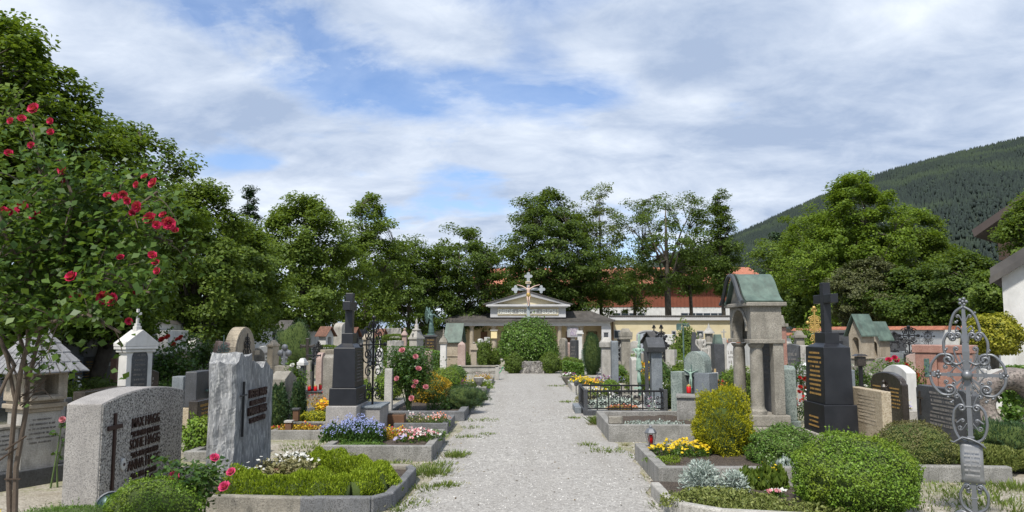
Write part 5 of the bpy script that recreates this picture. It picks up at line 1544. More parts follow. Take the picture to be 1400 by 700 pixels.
P = PL(455, 487, 499, 10.8, 400, w=.62); zt = P['h']
cross_obelisk(P, 'tall black granite cross monument on a pale granite base behind the blue flowers', .50, 'greyletter', True, .58, .42, zt - .50 - .25 - .58 - .2, .46, 3, plow=.25, low_extra=.06)
t = thing('stone_block', (XA(507, 11.1), 11.35, 0), 'grey granite block carrying the narrow black wrought iron cross, right of the tall black cross', 'stone base', 0)
MB().box((0, 0, .22), (.36, .7, .44)).obj('block', M_['granite'], t, .012); MB().box((0, 0, .455), (.40, .74, .03)).obj('cap', M_['bluegrey'], t, .006)
P = dict(loc=(XA(511, 11.3), 11.3, .47), rz=R(68), h=HT(511, 434, 11.3) - .47)
iron_cross('iron_cross', P, 'tall narrow black wrought iron cross on the granite block beside the tall black cross', base=None, baseh=.02, seed=4, plate=False, wide=.5, rad=.014)

# white gabled tomb with cross
P = PL(163, 186, 211, 13.0, 452)
t = thing('gabled_tomb', P['loc'], 'white marble gabled tomb with small cross and dark arched tablet behind the wide granite headstone', 'gravestone', P['rz']); w_, h_, d_ = P['w'], P['h'], max(P['t'], .28); wm = M_['white']
MB().box((0, 0, .1), (w_ + .12, d_ + .12, .2)).obj('plinth', wm, t, .01)
MB().box((0, 0, .2 + (h_ - .5) / 2), (w_ * .9, d_ * .9, h_ - .5)).obj('body', wm, t, .008)
q = MB(); q.box((0, 0, h_ - .36), (w_ + .04, d_ + .04, .05)); q.box((0, 0, h_ - .31), (w_ + .1, d_ + .1, .05)); q.obj('cornice', wm, t, .012)
t.rotation_euler.z = R(62); t.scale = (.86, .86, 1)
q = MB(); q.prism([(-w_ / 2 - .06, h_ - .285), (w_ / 2 + .06, h_ - .285), (w_ / 2 + .06, h_ - .22), (0, h_ + .02), (-w_ / 2 - .06, h_ - .22)], -d_ / 2 - .05, d_ / 2 + .05); q.obj('gable', wm, t, .012)
q = MB(); pr = top_profile(w_ * .56, h_ * .62, 'round'); q.prism([(x, z + .28) for x, z in pr], -d_ * .45 - .012, -d_ * .45 + .01); tb = q.obj('tablet', M_['dark'], t, .004)
strokes(M_['greyletter'], tb, w_ * .42, .4, h_ * .75, 9, -d_ * .45 - .014, seed=6)
q = MB(); q.box((0, 0, h_ + .03), (.12, .12, .1)); q.box((0, 0, h_ + .10), (.085, .085, .06)); latin_cross(q, 0, 0, h_ + .12, .27, .16, .048, .05); q.obj('cross', wm, t, .006)

# memorials along the left wall
for i, (px, top, w_, mt, tp, lb) in enumerate(((108, 488, .5, 'bluegrey', 'flat', 'dark blue-grey upright slab with gold lettering against the left wall, nearest of the pair'), (124, 488, .5, 'dark', 'flat', 'dark slab with gold lettering beside its blue-grey twin against the left wall'),
                                               (92, 492, .6, 'dark', 'flat', 'dark slab just visible right of the shingled shrine roof'))):
    Y = -10.3 / XA(px, 1.0); hh = HT(px, top, Y)
    headstone('wall_memorial', dict(loc=(-10.35, Y, 0), rz=PI / 2, w=w_, t=.12, h=hh), tp, mt, lb, rows=9, rmat='gold', rz_=(.2, .9), seed=i, rw=.7, plinth=.1)
for i, (px, top, w_, dark, tp, lb) in enumerate(((152, 452, 1.5, 'dark', 'flat', 'white framed wall memorial with two dark panes, left of the white gabled tomb'), (236, 452, 1.3, None, 'flat', 'tall plain white wall memorial in tree shade behind red roses'),
                                                 (272, 455, 1.6, None, 'round', 'white wall memorial with a rounded head, left of the tilted slab'), (392, 440, 1.7, 'dark', 'point', 'white gabled wall memorial with a tall dark tablet under the trees'),
                                                 (412, 449, 1.5, 'pink', 'flat', 'weathered flat-topped wall memorial with a brown patch, right of the white gabled one'), (425, 450, 1.4, None, 'flat', 'pale square wall memorial with grey stains under the dark tree'))):
    Y = -10.4 / XA(px, 1.0); hh = HT(px, top, Y) - gz(Y)
    t = headstone('wall_memorial', dict(loc=(-10.42, Y, gz(Y)), rz=PI / 2, w=w_, t=.42, h=hh), tp, 'whitewash' if i != 4 else 'limestone', lb, plinth=.2, rise=(.5 if tp == 'point' else None))
    if dark:
        q = MB()
        if i == 0: q.box((-.3, -.235, 1.2), (.5, .03, .8)); q.box((.35, -.235, 1.2), (.55, .03, .8)); q.box((.0, -.235, .5), (1.1, .03, .4))
        else: q.box((0, -.235, hh * .55), (w_ * .45, .03, hh * .6))
        q.obj('tablet', M_[dark], t, .003)
    if i in (3, 4, 5):
        q = MB()
        for s in (1, -1): q.prism([(s * (w_ / 2 + .1), hh - (.55 if tp == 'point' else .0)), (0, hh + (.0 if tp == 'point' else .12)), (0, hh + (.07 if tp == 'point' else .2)), (s * (w_ / 2 + .12), hh - (.48 if tp == 'point' else -.07))][::-s], -.3, .3)
        q.obj('coping', M_['tinroof'], t)
headstone('wall_memorial', PL(158, 162, 168, 17.0, 490, t=.15), 'flat', 'red', 'dark red marble slab just left of the white gabled tomb', plinth=0)
# bushes in the shade of the left wall
for i, (px, Y, r, h, lm, lb, sp) in enumerate(((240, 16, .55, .95, 'rose', 'dark rose bush with small red blooms in shade right of the white gabled tomb', [(222, 465), (230, 462), (243, 465), (248, 462), (238, 472)]), (275, 17.5, .6, 1.1, 'rose', 'sparse dark shrub below the rounded white wall memorial', []),)):
    o = (XA(px, Y), Y, 0); rosebush('rose_bush' if sp else 'dark_shrub', o, r, h * 1.3, L_[lm], 'red', lb, 130 + i, 1500, .08, [RP(a, b, Y, o) for a, b in sp], .07, cat='rose bush' if sp else 'shrub')
ell_bush('round_shrub', (XA(213, 15.5), 15.5, 0), (.5, .5, .3), L_['boxdark'], 'low dark green shrub right of the white gabled tomb', 132, 2500, .05)
ell_bush('low_shrub', (XA(232, 13.2), 13.2, 0), (.40, .35, .22), L_['mid'], 'low green shrub above the top edge of the wide granite headstone', 133, 2200, .045)
ell_bush('low_shrub', (XA(128, 15.2), 15.2, 0), (.75, .45, .30), L_['dark'], 'dark spreading shrub in front of the pair of gold-lettered wall slabs', 134, 3500, .05, bumps=.2)
flower_patch('white_flowers', XA(103, 14), 14, .25, .25, .75, L_['mid'], ['white'], 'small white-flowered plant behind the left end of the wide granite headstone', 135, 900, .05, 20, .06, mound=.3)
t = headstone('headstone', PL(84, 96, 103, 10.2, 545, t=.2), 'flat', 'dark', 'dark slate-coloured slab partly hidden behind the shingled shrine', rows=7, rmat='greyletter', seed=8, plinth=.1)
headstone('headstone', PL(112, 122, 145, 11.6, 534, w=1.2, t=.2), 'flat', 'brownblack', 'low dark brown slab behind the left corner of the wide granite headstone', plinth=.1)
ell_bush('grass_tuft', (XA(92, 8.5), 8.5, 0), (.14, .12, .22), L_['grass'], 'upright tuft of long green grass left of the wide granite headstone', 136, 500, .16, core=False, upright=3, asp=.1, cat='grass tuft')
for (px, py, Y, lb) in ((86, 574, 7.6, 'single pink rose bloom above the right wing of the shingled shrine'),):
    o = (XA(px, Y), Y, 0); rosebush('slender_rose', o, .08, HT(px, py, Y), L_['rose'], 'pink', lb, 137, 30, .05, [RP(px, py, Y, o)], .035, canes=2)

# dark block group with bronze crucifix
P = PL(256, 272, 290, 11.9, 508, w=.6)
t = headstone('headstone', P, 'flat', 'dark', 'dark granite block stele with a bronze crucifix between the two large near headstones', plinth=.35, pmat='yellowstone', pw=.05)
q = MB(); latin_cross(q, .18, -P['t'] / 2 - .03, .2, .55, .36, .03, .03, .72); q.obj('crucifix', M_['bronze'], t, .004)
headstone('headstone', PL(244, 254, 262, 12.6, 515, t=.2), 'flat', 'bluegrey', 'blue-grey slab with pale stripe left of the bronze crucifix stele', plinth=.1, rows=4)
headstone('headstone', PL(262, 275, 292, 10.9, 548, w=.5), 'flat', 'brownblack', 'squat dark block with dull gold lettering left of the jagged gneiss slab', plinth=.06, rows=6, rmat='gold', rz_=(.2, .9), seed=5)
ell_bush('yellow_green_bush', (XA(283, 9.7), 9.7, 0), (.26, .26, .25), L_['box'], 'loose yellow-green bush left of the jagged gneiss slab', 138, 2200, .042, bumps=.15, thick=.35)
kerb('grave_kerb', XA(258, 9.1), 9.1, -3.35, 9.9, .12, .1, 'concrete', 'low pale kerb under the loose yellow-green bush', soil=False)
# tilted pinkish slab with iron cross
P = PL(290, 300, 312, 16.6, 466, w=.5, t=.25)
t = thing('tilted_slab', P['loc'], 'tilted pinkish rough slab with a round iron cross on it, under the lime tree', 'gravestone', R(40))
q = MB(); q.prism([(-.30, 0), (.30, 0), (.24, P['h'] - .05), (-.02, P['h'])], -.12, .12); q.obj('stone', M_['pink'], t, .02)
q = MB(); zc_ = P['h'] - .22
for k in range(8):
    a = k * PI / 4; scroll(q, .09 * math.cos(a) + .08, zc_ + .09 * math.sin(a), .06, a, 1.1, .010, y=-.15)
q.tube([(.08, -.15, zc_ - .7), (.08, -.15, zc_ + .35)], .014, 5); q.obj('iron_cross', M_['bronze'], t)
# curved pediment monument
P = PL(309, 322, 338, 16.9, 447, w=1.2)
t = thing('pedimented_monument', P['loc'], 'beige stone monument with a curved moulded top and black filigree cross, under the lime tree', 'gravestone', P['rz']); w_, h_, d_ = P['w'], P['h'], .34
MB().box((0, 0, .12), (w_ + .12, d_ + .12, .24)).obj('plinth', M_['sandstone'], t, .01)
q = MB(); q.prism([(x * .9, z + .24) for x, z in top_profile(w_, h_ - .30, 'round')], -d_ / 2 + .03, d_ / 2 - .03); q.obj('body', M_['sandstone'], t, .01)
q = MB(); pr = [(x, z) for x, z in top_profile(w_ * 1.0, h_, 'round')][2:]
for a, b_ in zip(pr, pr[1:]): q.tube([(a[0], 0, a[1] - .03), (b_[0], 0, b_[1] - .03)], .07, 4, flat=(.6, 2.6))
q.box((-w_ * .5, 0, h_ - .62), (.3, d_ + .06, .10)); q.box((w_ * .5, 0, h_ - .62), (.3, d_ + .06, .10)); q.obj('moulding', M_['sandstone'], t)
q = MB()
for z, r_ in ((h_ - .38, .10), (h_ - .60, .14), (h_ - .85, .10), (h_ - 1.05, .07)):
    for s in (1, -1):
        scroll(q, s * r_, z, r_, PI if s > 0 else 0, 1.3, .012, y=-d_ / 2, sgn=s); scroll(q, s * r_ * .6, z + r_, r_ * .6, -PI / 2, 1.2, .010, y=-d_ / 2, sgn=s)
q.tube([(0, -d_ / 2, .5), (0, -d_ / 2, h_ - .15)], .014, 5); q.obj('filigree_cross', M_['iron'], t)

headstone('headstone', PL(338, 350, 360, 12.2, 497, w=.55, t=.3), 'arch', 'brownblack', 'low dark round-topped stone just above the jagged gneiss slab', plinth=.1)
pillar('stele', PL(366, 374, 383, 20.5, 465), [(1.3, 1.3, 0, .45, 1), (1, 1, .45, .86, .97), (1.15, 1.15, .86, .9, 1), (1.05, 1.05, .9, 1, .25)], 'sandstone', 'slim beige stele with a pointed cap left of the shiny blue-grey metal cross')
P = PC(390, 17.4, 475); t = iron_cross('metal_cross', P, 'shiny blue-grey metal cross with rounded arms on a rough stone', 'silver_iron', 'weathered', .75, seed=9, rad=.035, dense=0, ring=False, basew=.4, plate=False)
headstone('headstone', PL(370, 392, 403, 12.3, 508, w=.62), 'point', 'weathered', 'pointed grey stone between two small dark conifers, right of the jagged gneiss slab', plinth=.08, rise=.12)
for i, (px, Y, top, hw, lb) in enumerate(((385, 11.4, 525, 12.5, 'dark green dwarf conifer left of a low wooden lantern'), (411, 12.4, 521, 9.5, 'narrower dwarf conifer right of the pointed grey stone'))):
    hh = HT(px, top, Y); r_ = hw / FPX * Y
    ell_bush('dwarf_conifer', (XA(px, Y), Y, 0), (r_, r_, hh * .54), L_['conifer'], lb, 140 + i, 5000, .035, bumps=.12, cat='conifer', asp=.35, upright=.8)
ell_bush('dark_shrub', (XA(402, 23), 23, 0), (.62, .55, .95), L_['conifer'], 'feathery dark evergreen shrub in front of the white gabled wall memorial', 142, 4500, .07, bumps=.15, cat='shrub', upright=1.5, asp=.2)
P = PL(408, 417, 424, 14.6, 490, w=.25)
pillar('lantern_stele', P, [(1.0, 1.0, 0, .1, 1), (.8, .8, .1, .86, 1), (1.15, 1.15, .86, .93, 1), (1.0, 1.0, .93, 1, .5)], 'dark', 'slim dark stele with a white cap above the narrower dwarf conifer', mats=['dark', 'dark', 'white', 'white'])
o = (XA(402, 14.2), 14.2, 0); rosebush('rose_bush', o, .28, .95, L_['rosebright'], 'white', 'pale creamy rose bush left of the white-capped dark stele', 143, 700, .05, [RP(400, 500, 14.1, o), RP(397, 512, 14.1, o), RP(408, 503, 14.1, o), RP(404, 532, 14.1, o)], .045)
# black crucifix with candles on a stepped base
Y = 14.4; t = thing('iron_crucifix', (XA(430, Y), Y, .42), 'slim black crucifix standing above two red candles, left of the grey upright slab', 'grave cross')
q = MB(); hh = HT(430, 474, Y) - .42; latin_cross(q, 0, 0, 0, hh, .26, .03, .03, .8, ends=True); q.obj('cross', M_['iron'], t, .004)
J, E = body_joints(.34, {'L': ((-.20, 0, .84), (-.30, 0, .90)), 'R': ((.20, 0, .84), (.30, 0, .90))}); skin_fig('figure', J, E, M_['iron'], t).location = (0, -.03, hh * .42)
q = MB(); q.box((0, 0, .02), (.14, .1, .04)); q.obj('foot', M_['iron'], t)
t = thing('stepped_base', (XA(432, Y), Y, 0), 'low grey stone base carrying the slim black crucifix and red candles', 'stone base')
MB().box((0, 0, .2), (.48, .4, .4)).obj('block', M_['weathered'], t, .01); MB().box((0, 0, .41), (.52, .44, .02)).obj('top_slab', M_['dark'], t, .004)
candle((XA(425, 14.25), 14.25, .422), 'red grave candle at the left foot of the slim black crucifix', .12, .034, 'red candles beside the black crucifix')
candle((XA(433.5, 14.25), 14.25, .422), 'red grave candle at the right foot of the slim black crucifix', .12, .032, 'red candles beside the black crucifix')
candle((XA(440, 14.6), 14.6, .422), 'red grave candle standing apart beside the grey upright slab', .12, .032, 'red candles beside the black crucifix')
headstone('headstone', PL(433, 441, 446, 16.5, 482, w=.4), 'round', 'pink', 'brown round-topped stele behind the slim black crucifix', plinth=.3)
headstone('headstone', PL(443, 458, 461, 13.7, 485, w=.35), 'slant', 'weathered', 'grey upright slab with slanting top just left of the tall black cross monument', plinth=.12)
t = thing('bronze_cross', (XA(421, 19), 19, 0), 'dark rounded bronze cross behind the pale rose bush', 'grave cross')
MB().box((0, 0, .4), (.3, .3, .8), taper=.8).obj('stone_base', M_['weathered'], t, .01); q = MB(); latin_cross(q, 0, 0, .8, .55, .34, .07, .05, .66, True); q.obj('cross', M_['brownblack'], t, .01)

# plots behind the jagged slab
kerb('grave_kerb', XA(372, 10.9), 10.9, XA(446, 10.9), 12.0, .13, .08, 'concrete', 'low kerb round red and yellow bedding left of the tall black cross base', soilz=.09)
flower_patch('bedding_flowers', XA(407, 11.2), 11.2, .36, .2, .12, L_['orange'], ['red', 'yellow'], 'red and yellow bedding plants in the low kerb left of the tall black cross', 144, 900, .035, 60, .035, z=.08)
kerb('grave_kerb', XA(372, 12.5), 12.5, XA(450, 12.5), 13.5, .20, .09, 'concrete_dark', 'grey kerb behind the red and yellow bedding, under the narrower dwarf conifer', soilz=.1)
t = ell_bush('clipped_edging', (XA(434, 12.2), 12.2, .05), (.27, .12, .12), L_['golden'], 'low clipped yellow-green edging hedge under yellow begonias', 145, 2200, .025, bumps=.03, cat='hedge')
flower_patch('yellow_begonias', XA(445, 12.8), 12.8, .16, .14, .33, L_['rosebright'], ['yellow', 'orangef'], 'bright yellow begonias left of the tall black cross base', 146, 300, .05, 50, .075, z=.05)
flower_patch('bedding_flowers', XA(440, 13.6), 13.6, .25, .2, .42, L_['orange'], ['red'], 'reddish heather behind the yellow begonias', 147, 500, .04, 40, .03, z=.05)
for i, (px, Y, lb) in enumerate(((399, 11.05, 'small brown wooden grave lantern box in front of the left dwarf conifer'), (408.5, 12.0, 'dark wooden grave lantern box below the narrower dwarf conifer'))):
    t = thing('lantern_box', (XA(px, Y), Y, .06 + .08 * i), lb, 'grave lantern'); q = MB(); q.box((0, 0, .085), (.09, .09, .17)); q.obj('box', M_['wood'], t, .004)
    MB().box((0, 0, .185), (.12, .12, .03)).obj('lid', M_['limestone' if i == 0 else 'dark'], t, .004)

# near-path left plots
kerb('grave_kerb', XA(443, 9.15), 9.15, -1.13, 10.7, .185, .10, 'concrete', 'grey concrete kerb holding blue flowers and pink daisies left of the path', soilz=.15)
x0 = XA(488, 9.9)
rgb = flower_patch('blue_flowers', XA(488, 9.75), 9.8, .40, .30, .31, L_['rose'], ['blue', 'blue'], 'dense mound of small blue flowers in front of the tall black cross base', 148, 3500, .045, 1300, .020, z=.13, mound=.45, upright=1.6)
ell_bush('moss_cushion', (XA(497, 9.35), 9.35, .13), (.36, .14, .075), L_['boxdark'], 'flat mossy green cushion plant hanging over the kerb below the blue flowers', 149, 3000, .02, shape='dome', cat='cushion plant')
flower_patch('yellow_red_bedding', XA(541, 10.0), 10.0, .24, .18, .17, L_['orange'], ['yellow', 'red'], 'yellow and reddish bedding plants between the blue flowers and the pink daisies', 150, 900, .03, 70, .03, z=.14)
flower_patch('pink_daisies', XA(575, 9.85), 9.8, .26, .20, .17, L_['rosebright'], ['palepink', 'pink', 'white'], 'pink and white daisies at the path end of the blue-flower grave', 151, 1000, .03, 190, .038, z=.14)
flower_patch('lilac_pansies', XA(550, 9.6), 9.6, .08, .06, .1, L_['rosebright'], ['lilac'], 'few lilac pansies left of the pink daisies', 152, 80, .03, 12, .05, z=.15)
flower_patch('green_cushion', XA(598, 10.35), 10.35, .13, .12, .12, L_['boxdark'], [], 'small green cushion plant at the path corner behind the pink daisies', 153, 500, .025, 0, z=.12, cat='cushion plant')
kerb('grave_kerb', XA(540, 11.5), 11.5, -1.18, 12.7, .16, .10, 'concrete_dark', 'dark stone kerb behind the pink daisies, with bare soil', soilz=.1)
flower_patch('pink_bedding', XA(602, 11.75), 11.75, .18, .14, .2, L_['rosebright'], ['palepink', 'salmon'], 'low pink bedding flowers on the dark kerb, right behind the daisies', 154, 500, .03, 70, .035, z=.1)
flower_patch('white_bedding', XA(570, 11.9), 12.0, .3, .15, .2, L_['ground'], ['white', 'palepink'], 'pale bedding flowers on bare soil below the tall pink rose bush', 155, 600, .03, 50, .03, z=.08)
t = thing('wooden_trough', (XA(541, 11.7), 11.7, .1), 'brown wooden trough at the left end of the dark stone kerb', 'planter'); MB().box((0, 0, .09), (.34, .2, .18)).obj('trough', M_['wood'], t, .01); MB().box((0, 0, .182), (.30, .16, .012)).obj('soil', M_['soil'], t)
kerb('grave_kerb', XA(523, 13.1), 13.1, -1.05, 16.0, .17, .13, 'concrete_dark', 'wide grey kerb under the tall pink rose bush and the spreading juniper', soilz=.1)
t = thing('stone_post', (XA(530, 13.1), 13.3, 0), 'pale stone post at the left foot of the tall pink rose bush', 'post'); MB().box((0, 0, .45), (.14, .14, .9), taper=.95).obj('post', M_['limestone'], t, .01)
o = (XA(560, 13.7), 13.7, .1); rosebush('rose_bush', o, .50, 1.12, L_['rose'], 'pink', 'tall bushy rose with pink blooms left of the path, in front of the orange shrub', 156, 8000, .045,
    [RP(a, b, 13.3, o) for a, b in ((550, 480), (572, 505), (543, 518), (568, 523), (566, 529), (563, 545), (582, 530), (568, 488))], .055, canes=22, base=.03)
ell_bush('orange_shrub', (XA(588, 15.6), 15.6, .05), (.44, .40, .33), L_['orange'], 'orange-yellow shrub right of the tall pink rose bush', 157, 4200, .035, bumps=.16, thick=.3, cat='shrub', upright=.6)
ell_bush('juniper', (XA(632, 14.3), 14.3, .05), (.36, .45, .26), L_['conifer'], 'spreading dark green juniper overhanging the path edge', 158, 4500, .035, bumps=.2, thick=.3, cat='shrub', upright=.7, asp=.25)
ell_bush('juniper', (XA(650, 15.9), 15.9, .02), (.30, .35, .17), L_['conifer'], 'smaller flatter juniper beyond the spreading one at the path edge', 159, 2500, .035, bumps=.2, thick=.3, cat='shrub', upright=.7, asp=.25)
flower_patch('grey_shrub', XA(600, 14.0), 14.0, .22, .2, .42, L_['rose'], [], 'small greyish shrub between the tall pink rose bush and the spreading juniper', 160, 700, .045, 0, z=.08, cat='shrub')
ell_bush('box_ball', (XA(610, 18.7), 18.7, 0), (.40, .38, .35), L_['box'], 'round clipped box ball behind the orange shrub', 161, 5000, .03, bumps=.02)
ell_bush('box_ball', (XA(622, 20.3), 20.3, 0), (.33, .33, .34), L_['boxdark'], 'darker box ball half hidden behind the round clipped one', 162, 3500, .03, bumps=.02)
kerb('grave_kerb', XA(628, 18.4), 18.4, -.95, 20.4, .17, .11, 'concrete', 'grey kerb with mixed small plants beyond the two junipers', soilz=.12)
for i, (px, Y, r_, cs, lb) in enumerate(((640, 19.2, .3, ['yellow'], 'yellow-green mixed plants in the kerb beyond the junipers'), (656, 19.4, .22, ['white'], 'white-flowered tuft near a grey urn beyond the junipers'), (667, 19.0, .16, [], 'small round green plant at the path end of the kerb beyond the junipers'), (632, 18.6, .12, ['purple'], 'few purple flowers at the left end of the kerb beyond the junipers'))):
    flower_patch('mixed_plants', XA(px, Y), Y, r_, .2, .28, L_['mid' if i != 2 else 'box'], cs, lb, 163 + i, 500, .04, 30, .04, z=.08)
t = thing('stone_urn', (XA(655, 18.9), 18.9, .12), 'pale grey stone urn beyond the junipers beside the path', 'urn'); MB().lathe([(.07, 0), (.08, .02), (.035, .06), (.10, .16), (.14, .26), (.12, .27)], 14).obj('urn', M_['limestone'], t)
kerb('grave_kerb', XA(655, 21.3), 21.3, -.93, 23.0, .16, .10, 'concrete', 'small pale kerb with heather just before the carved stone rail', soilz=.12)
flower_patch('heather', XA(661, 21.9), 21.9, .3, .2, .24, L_['orange'], ['palepink'], 'brownish heather in the small pale kerb before the carved rail', 168, 500, .04, 30, .03, z=.1)
t = thing('carved_rail', (XA(654, 23.6), 23.7, 0), 'low carved grey stone rail left of the path, right of two round-topped columns', 'stone rail')
MB().box((0, 0, .20), (1.2, .14, .40)).obj('rail_wall', M_['limestone'], t, .01); MB().box((0, 0, .43), (1.28, .2, .05)).obj('cap', M_['weathered'], t, .01)
q = MB()
for k in range(14): scroll(q, -.5 + .077 * k, .24, .045, k, 1.1, .008, y=-.075)
q.obj('relief', M_['weathered'], t)
for s in (-1, 1): MB().box((s * .6, -.0, .23), (.12, .2, .46)).obj('end_post', M_['limestone'], t, .01)
t = thing('watering_can', (XA(678, 26.0), 26.0, 0), 'bright green plastic watering can beside the path near the round bush', 'watering can'); gm_ = plain('green_plastic', (.02, .30, .10), .35)
MB().lathe([(.10, 0), (.11, .02), (.105, .22), (.05, .24)], 12).obj('body', gm_, t, smooth=True); q = MB(); q.tube([(.1, 0, .05), (.2, 0, .18), (.24, 0, .27)], [.02, .014, .012], 6); q.lathe([(.03, .26), (.035, .29)], 8, (.24, 0, 0)); q.obj('spout', gm_, t)
q = MB(); q.tube([(-.1, 0, .06), (-.17, 0, .16), (-.08, 0, .29), (.05, 0, .25)], .012, 6); q.obj('handle', gm_, t)

# steles and columns left of the path, farther
headstone('headstone', PL(580, 590, 596, 19.3, 480, w=.36), 'chamfer', 'pink', 'pinkish white marble stele with a angled top behind the orange shrub', plinth=.1, rise=.06)
pillar('obelisk', PL(514, 523, 527.5, 18.5, 474, w=.24), [(1.1, 1.1, 0, .12, 1), (.95, .95, .12, .9, .85), (1, 1, .9, 1, .1)], 'white', 'small white marble obelisk right of the narrow black wrought iron cross', fin='cross')
pillar('stele', PL(496, 503, 509, 17.6, 456, w=.3), [(1.2, 1.2, 0, .3, .95), (.95, .95, .3, .9, .9), (1.1, 1.1, .9, .94, 1), (.9, .9, .94, 1, .5)], 'sandstone', 'tall weathered beige stele directly behind the narrow black wrought iron cross', rows=7)
rough_slab('rough_stone', (XA(541, 23), 23, 0), R(35), .48, HT(541, 466, 23), .2, M_['limestone'], 'rough pale weathered slab behind the tall pink rose bush', 23, nx=10, nz=14, amp=.02)
pillar('obelisk', PL(549, 556, 560, 23.5, 452, w=.22), [(1.25, 1.25, 0, .14, 1), (.95, .95, .14, .9, .88), (1.25, 1.25, .9, .93, .95), (1.1, 1.1, .93, 1, .3)], 'pink', 'slender pink marble obelisk left of the ornate grey monument', fin='ball')
# ornate grey monument
Y = 26; P = PC(569.5, Y, 434); t = thing('ornate_monument', P['loc'], 'tall ornate grey stone monument with baluster finial, left of the bronze angel', 'monument', PI / 2 - .5); h_ = P['h']; lm_ = M_['limestone']
for nme, (w0, a, b_, tp) in {'plinth': (.52, 0, .14, 1), 'pedestal': (.42, .14, .42, .96), 'moulding': (.50, .42, .46, 1), 'inscribed_block': (.40, .46, .62, 1), 'cornice': (.48, .62, .655, 1), 'tapered_top': (.42, .655, .77, .55)}.items():
    MB().box((0, 0, h_ * (a + b_) / 2), (w0, w0 * .8, h_ * (b_ - a)), taper=tp).obj(nme, lm_, t, .01)
q = MB()
for s in (1, -1): scroll(q, s * .21, h_ * .70, .06, 0 if s > 0 else PI, 1.2, .025, sgn=s)
q.obj('volutes', lm_, t)
MB().lathe([(.15, 0), (.17, .03), (.06, .09), (.09, .15), (.05, .22), (.03, .26), (.045, .34), (.02, .40), (.001, .43)], 10, (0, 0, h_ * .77)).obj('finial', lm_, t, smooth=True)
strokes(M_['greyletter'], t, .3, h_ * .18, h_ * .38, 5, -.17, seed=4)
# angel
Y = 30.0; ax_ = XA(589.5, Y); t = thing('pedestal', (ax_, Y, 0), 'dark granite pedestal with gold lettering under the bronze angel', 'pedestal', 0); zp = HT(589, 458, Y)
MB().box((0, 0, .12), (.62, .62, .24)).obj('plinth', M_['dark'], t, .01); MB().box((0, 0, (.24 + zp - .08) / 2), (.46, .46, zp - .32)).obj('shaft', M_['brownblack'], t, .008); MB().box((0, 0, zp - .04), (.54, .54, .08)).obj('cap', M_['dark'], t, .01)
strokes(M_['gold'], t, .34, zp - .75, zp - .14, 5, -.232, seed=14)
t = thing('angel_statue', (ax_, Y, zp), 'green bronze winged angel with raised wings, striding to the right on a dark pedestal', 'statue', 0)
J, E = body_joints(1.05, {'L': ((-.13, -.05, .68), (-.05, -.13, .62)), 'R': ((.17, -.03, .72), (.27, -.04, .66))}, skirt=True)
J['crown'] = (.03, -.02, .96 * 1.05, .037); J['head'] = (.02, -.02, .90 * 1.05, .05, .052)
skin_fig('body', J, E, M_['bronze'], t, sub=2).rotation_euler.z = R(15)
for s, (ax2, tip) in enumerate((((-.05, .07, .80), (-.22, .20, 1.15)), ((-.02, .08, .80), (-.10, .25, 1.12)))):
    q = MB(); a = Vector(ax2); b_ = Vector(tip); n = 7
    for k in range(n):
        f = k / (n - 1); root = a.lerp(b_, f * .75); e = root + Vector((-.16 - .06 * f + .18 * f * f, .06, -.34 + .36 * f)) * (1.0 + .1 * k % 2)
        q.tube([root, root.lerp(e, .5) + Vector((-.03, .02, .03)), e], [.028, .030, .006], 5, flat=(1, .45))
    q.tube([a, a.lerp(b_, .5) + Vector((-.05, 0, .03)), b_], [.035, .035, .012], 6); q.obj('wing', M_['bronze'], t)
MB().lathe([(.17, 0), (.17, .03), (.14, .05)], 14).obj('base', M_['bronze'], t)

P = PC(606.5, 24.5, 452); pillar('column', dict(P, w=.24, t=.24), [(1.2, 1.2, 0, .12, 1), (.85, .85, .12, .72, .95), (1.1, 1.1, .72, .75, 1), (1.2, 1.2, .75, .84, .6)], 'white', 'slim white marble pillar with a grey spired cap left of the green-roofed shrine', fin='spire', finmat='weathered', mats=['white', 'white', 'weathered', 'weathered'])
P = PL(611, 631, 634, 25.2, 443, w=.55); P['t'] = .5; P['rz'] = R(78); P['w'] = .48
shrine('roofed_shrine', P, 'sandstone', 'copper', 'stone shrine with a steep green copper roof, left of two round-topped columns', ped=.38, rh=.33, seed=3, over=.12)
pillar('column', dict(PC(631.5, 23.9, 467), w=.26, t=.26), [(1.2, 1.2, 0, .08, 1), (1, 1, .08, .92, .92), (.92, .92, .92, 1, .2)], 'pink', 'pink granite column with a pointed top right of the green-roofed shrine')
pillar('column', dict(PC(648, 24.3, 469), w=.2, t=.2), [(1.3, 1.3, 0, .08, 1), (1, 1, .08, .8, .92), (1.35, 1.35, .8, .86, 1), (1.1, 1.1, .86, .97, .7)], 'sandstone', 'slim beige column with a ball top behind the carved stone rail', fin='ball', finmat='weathered')
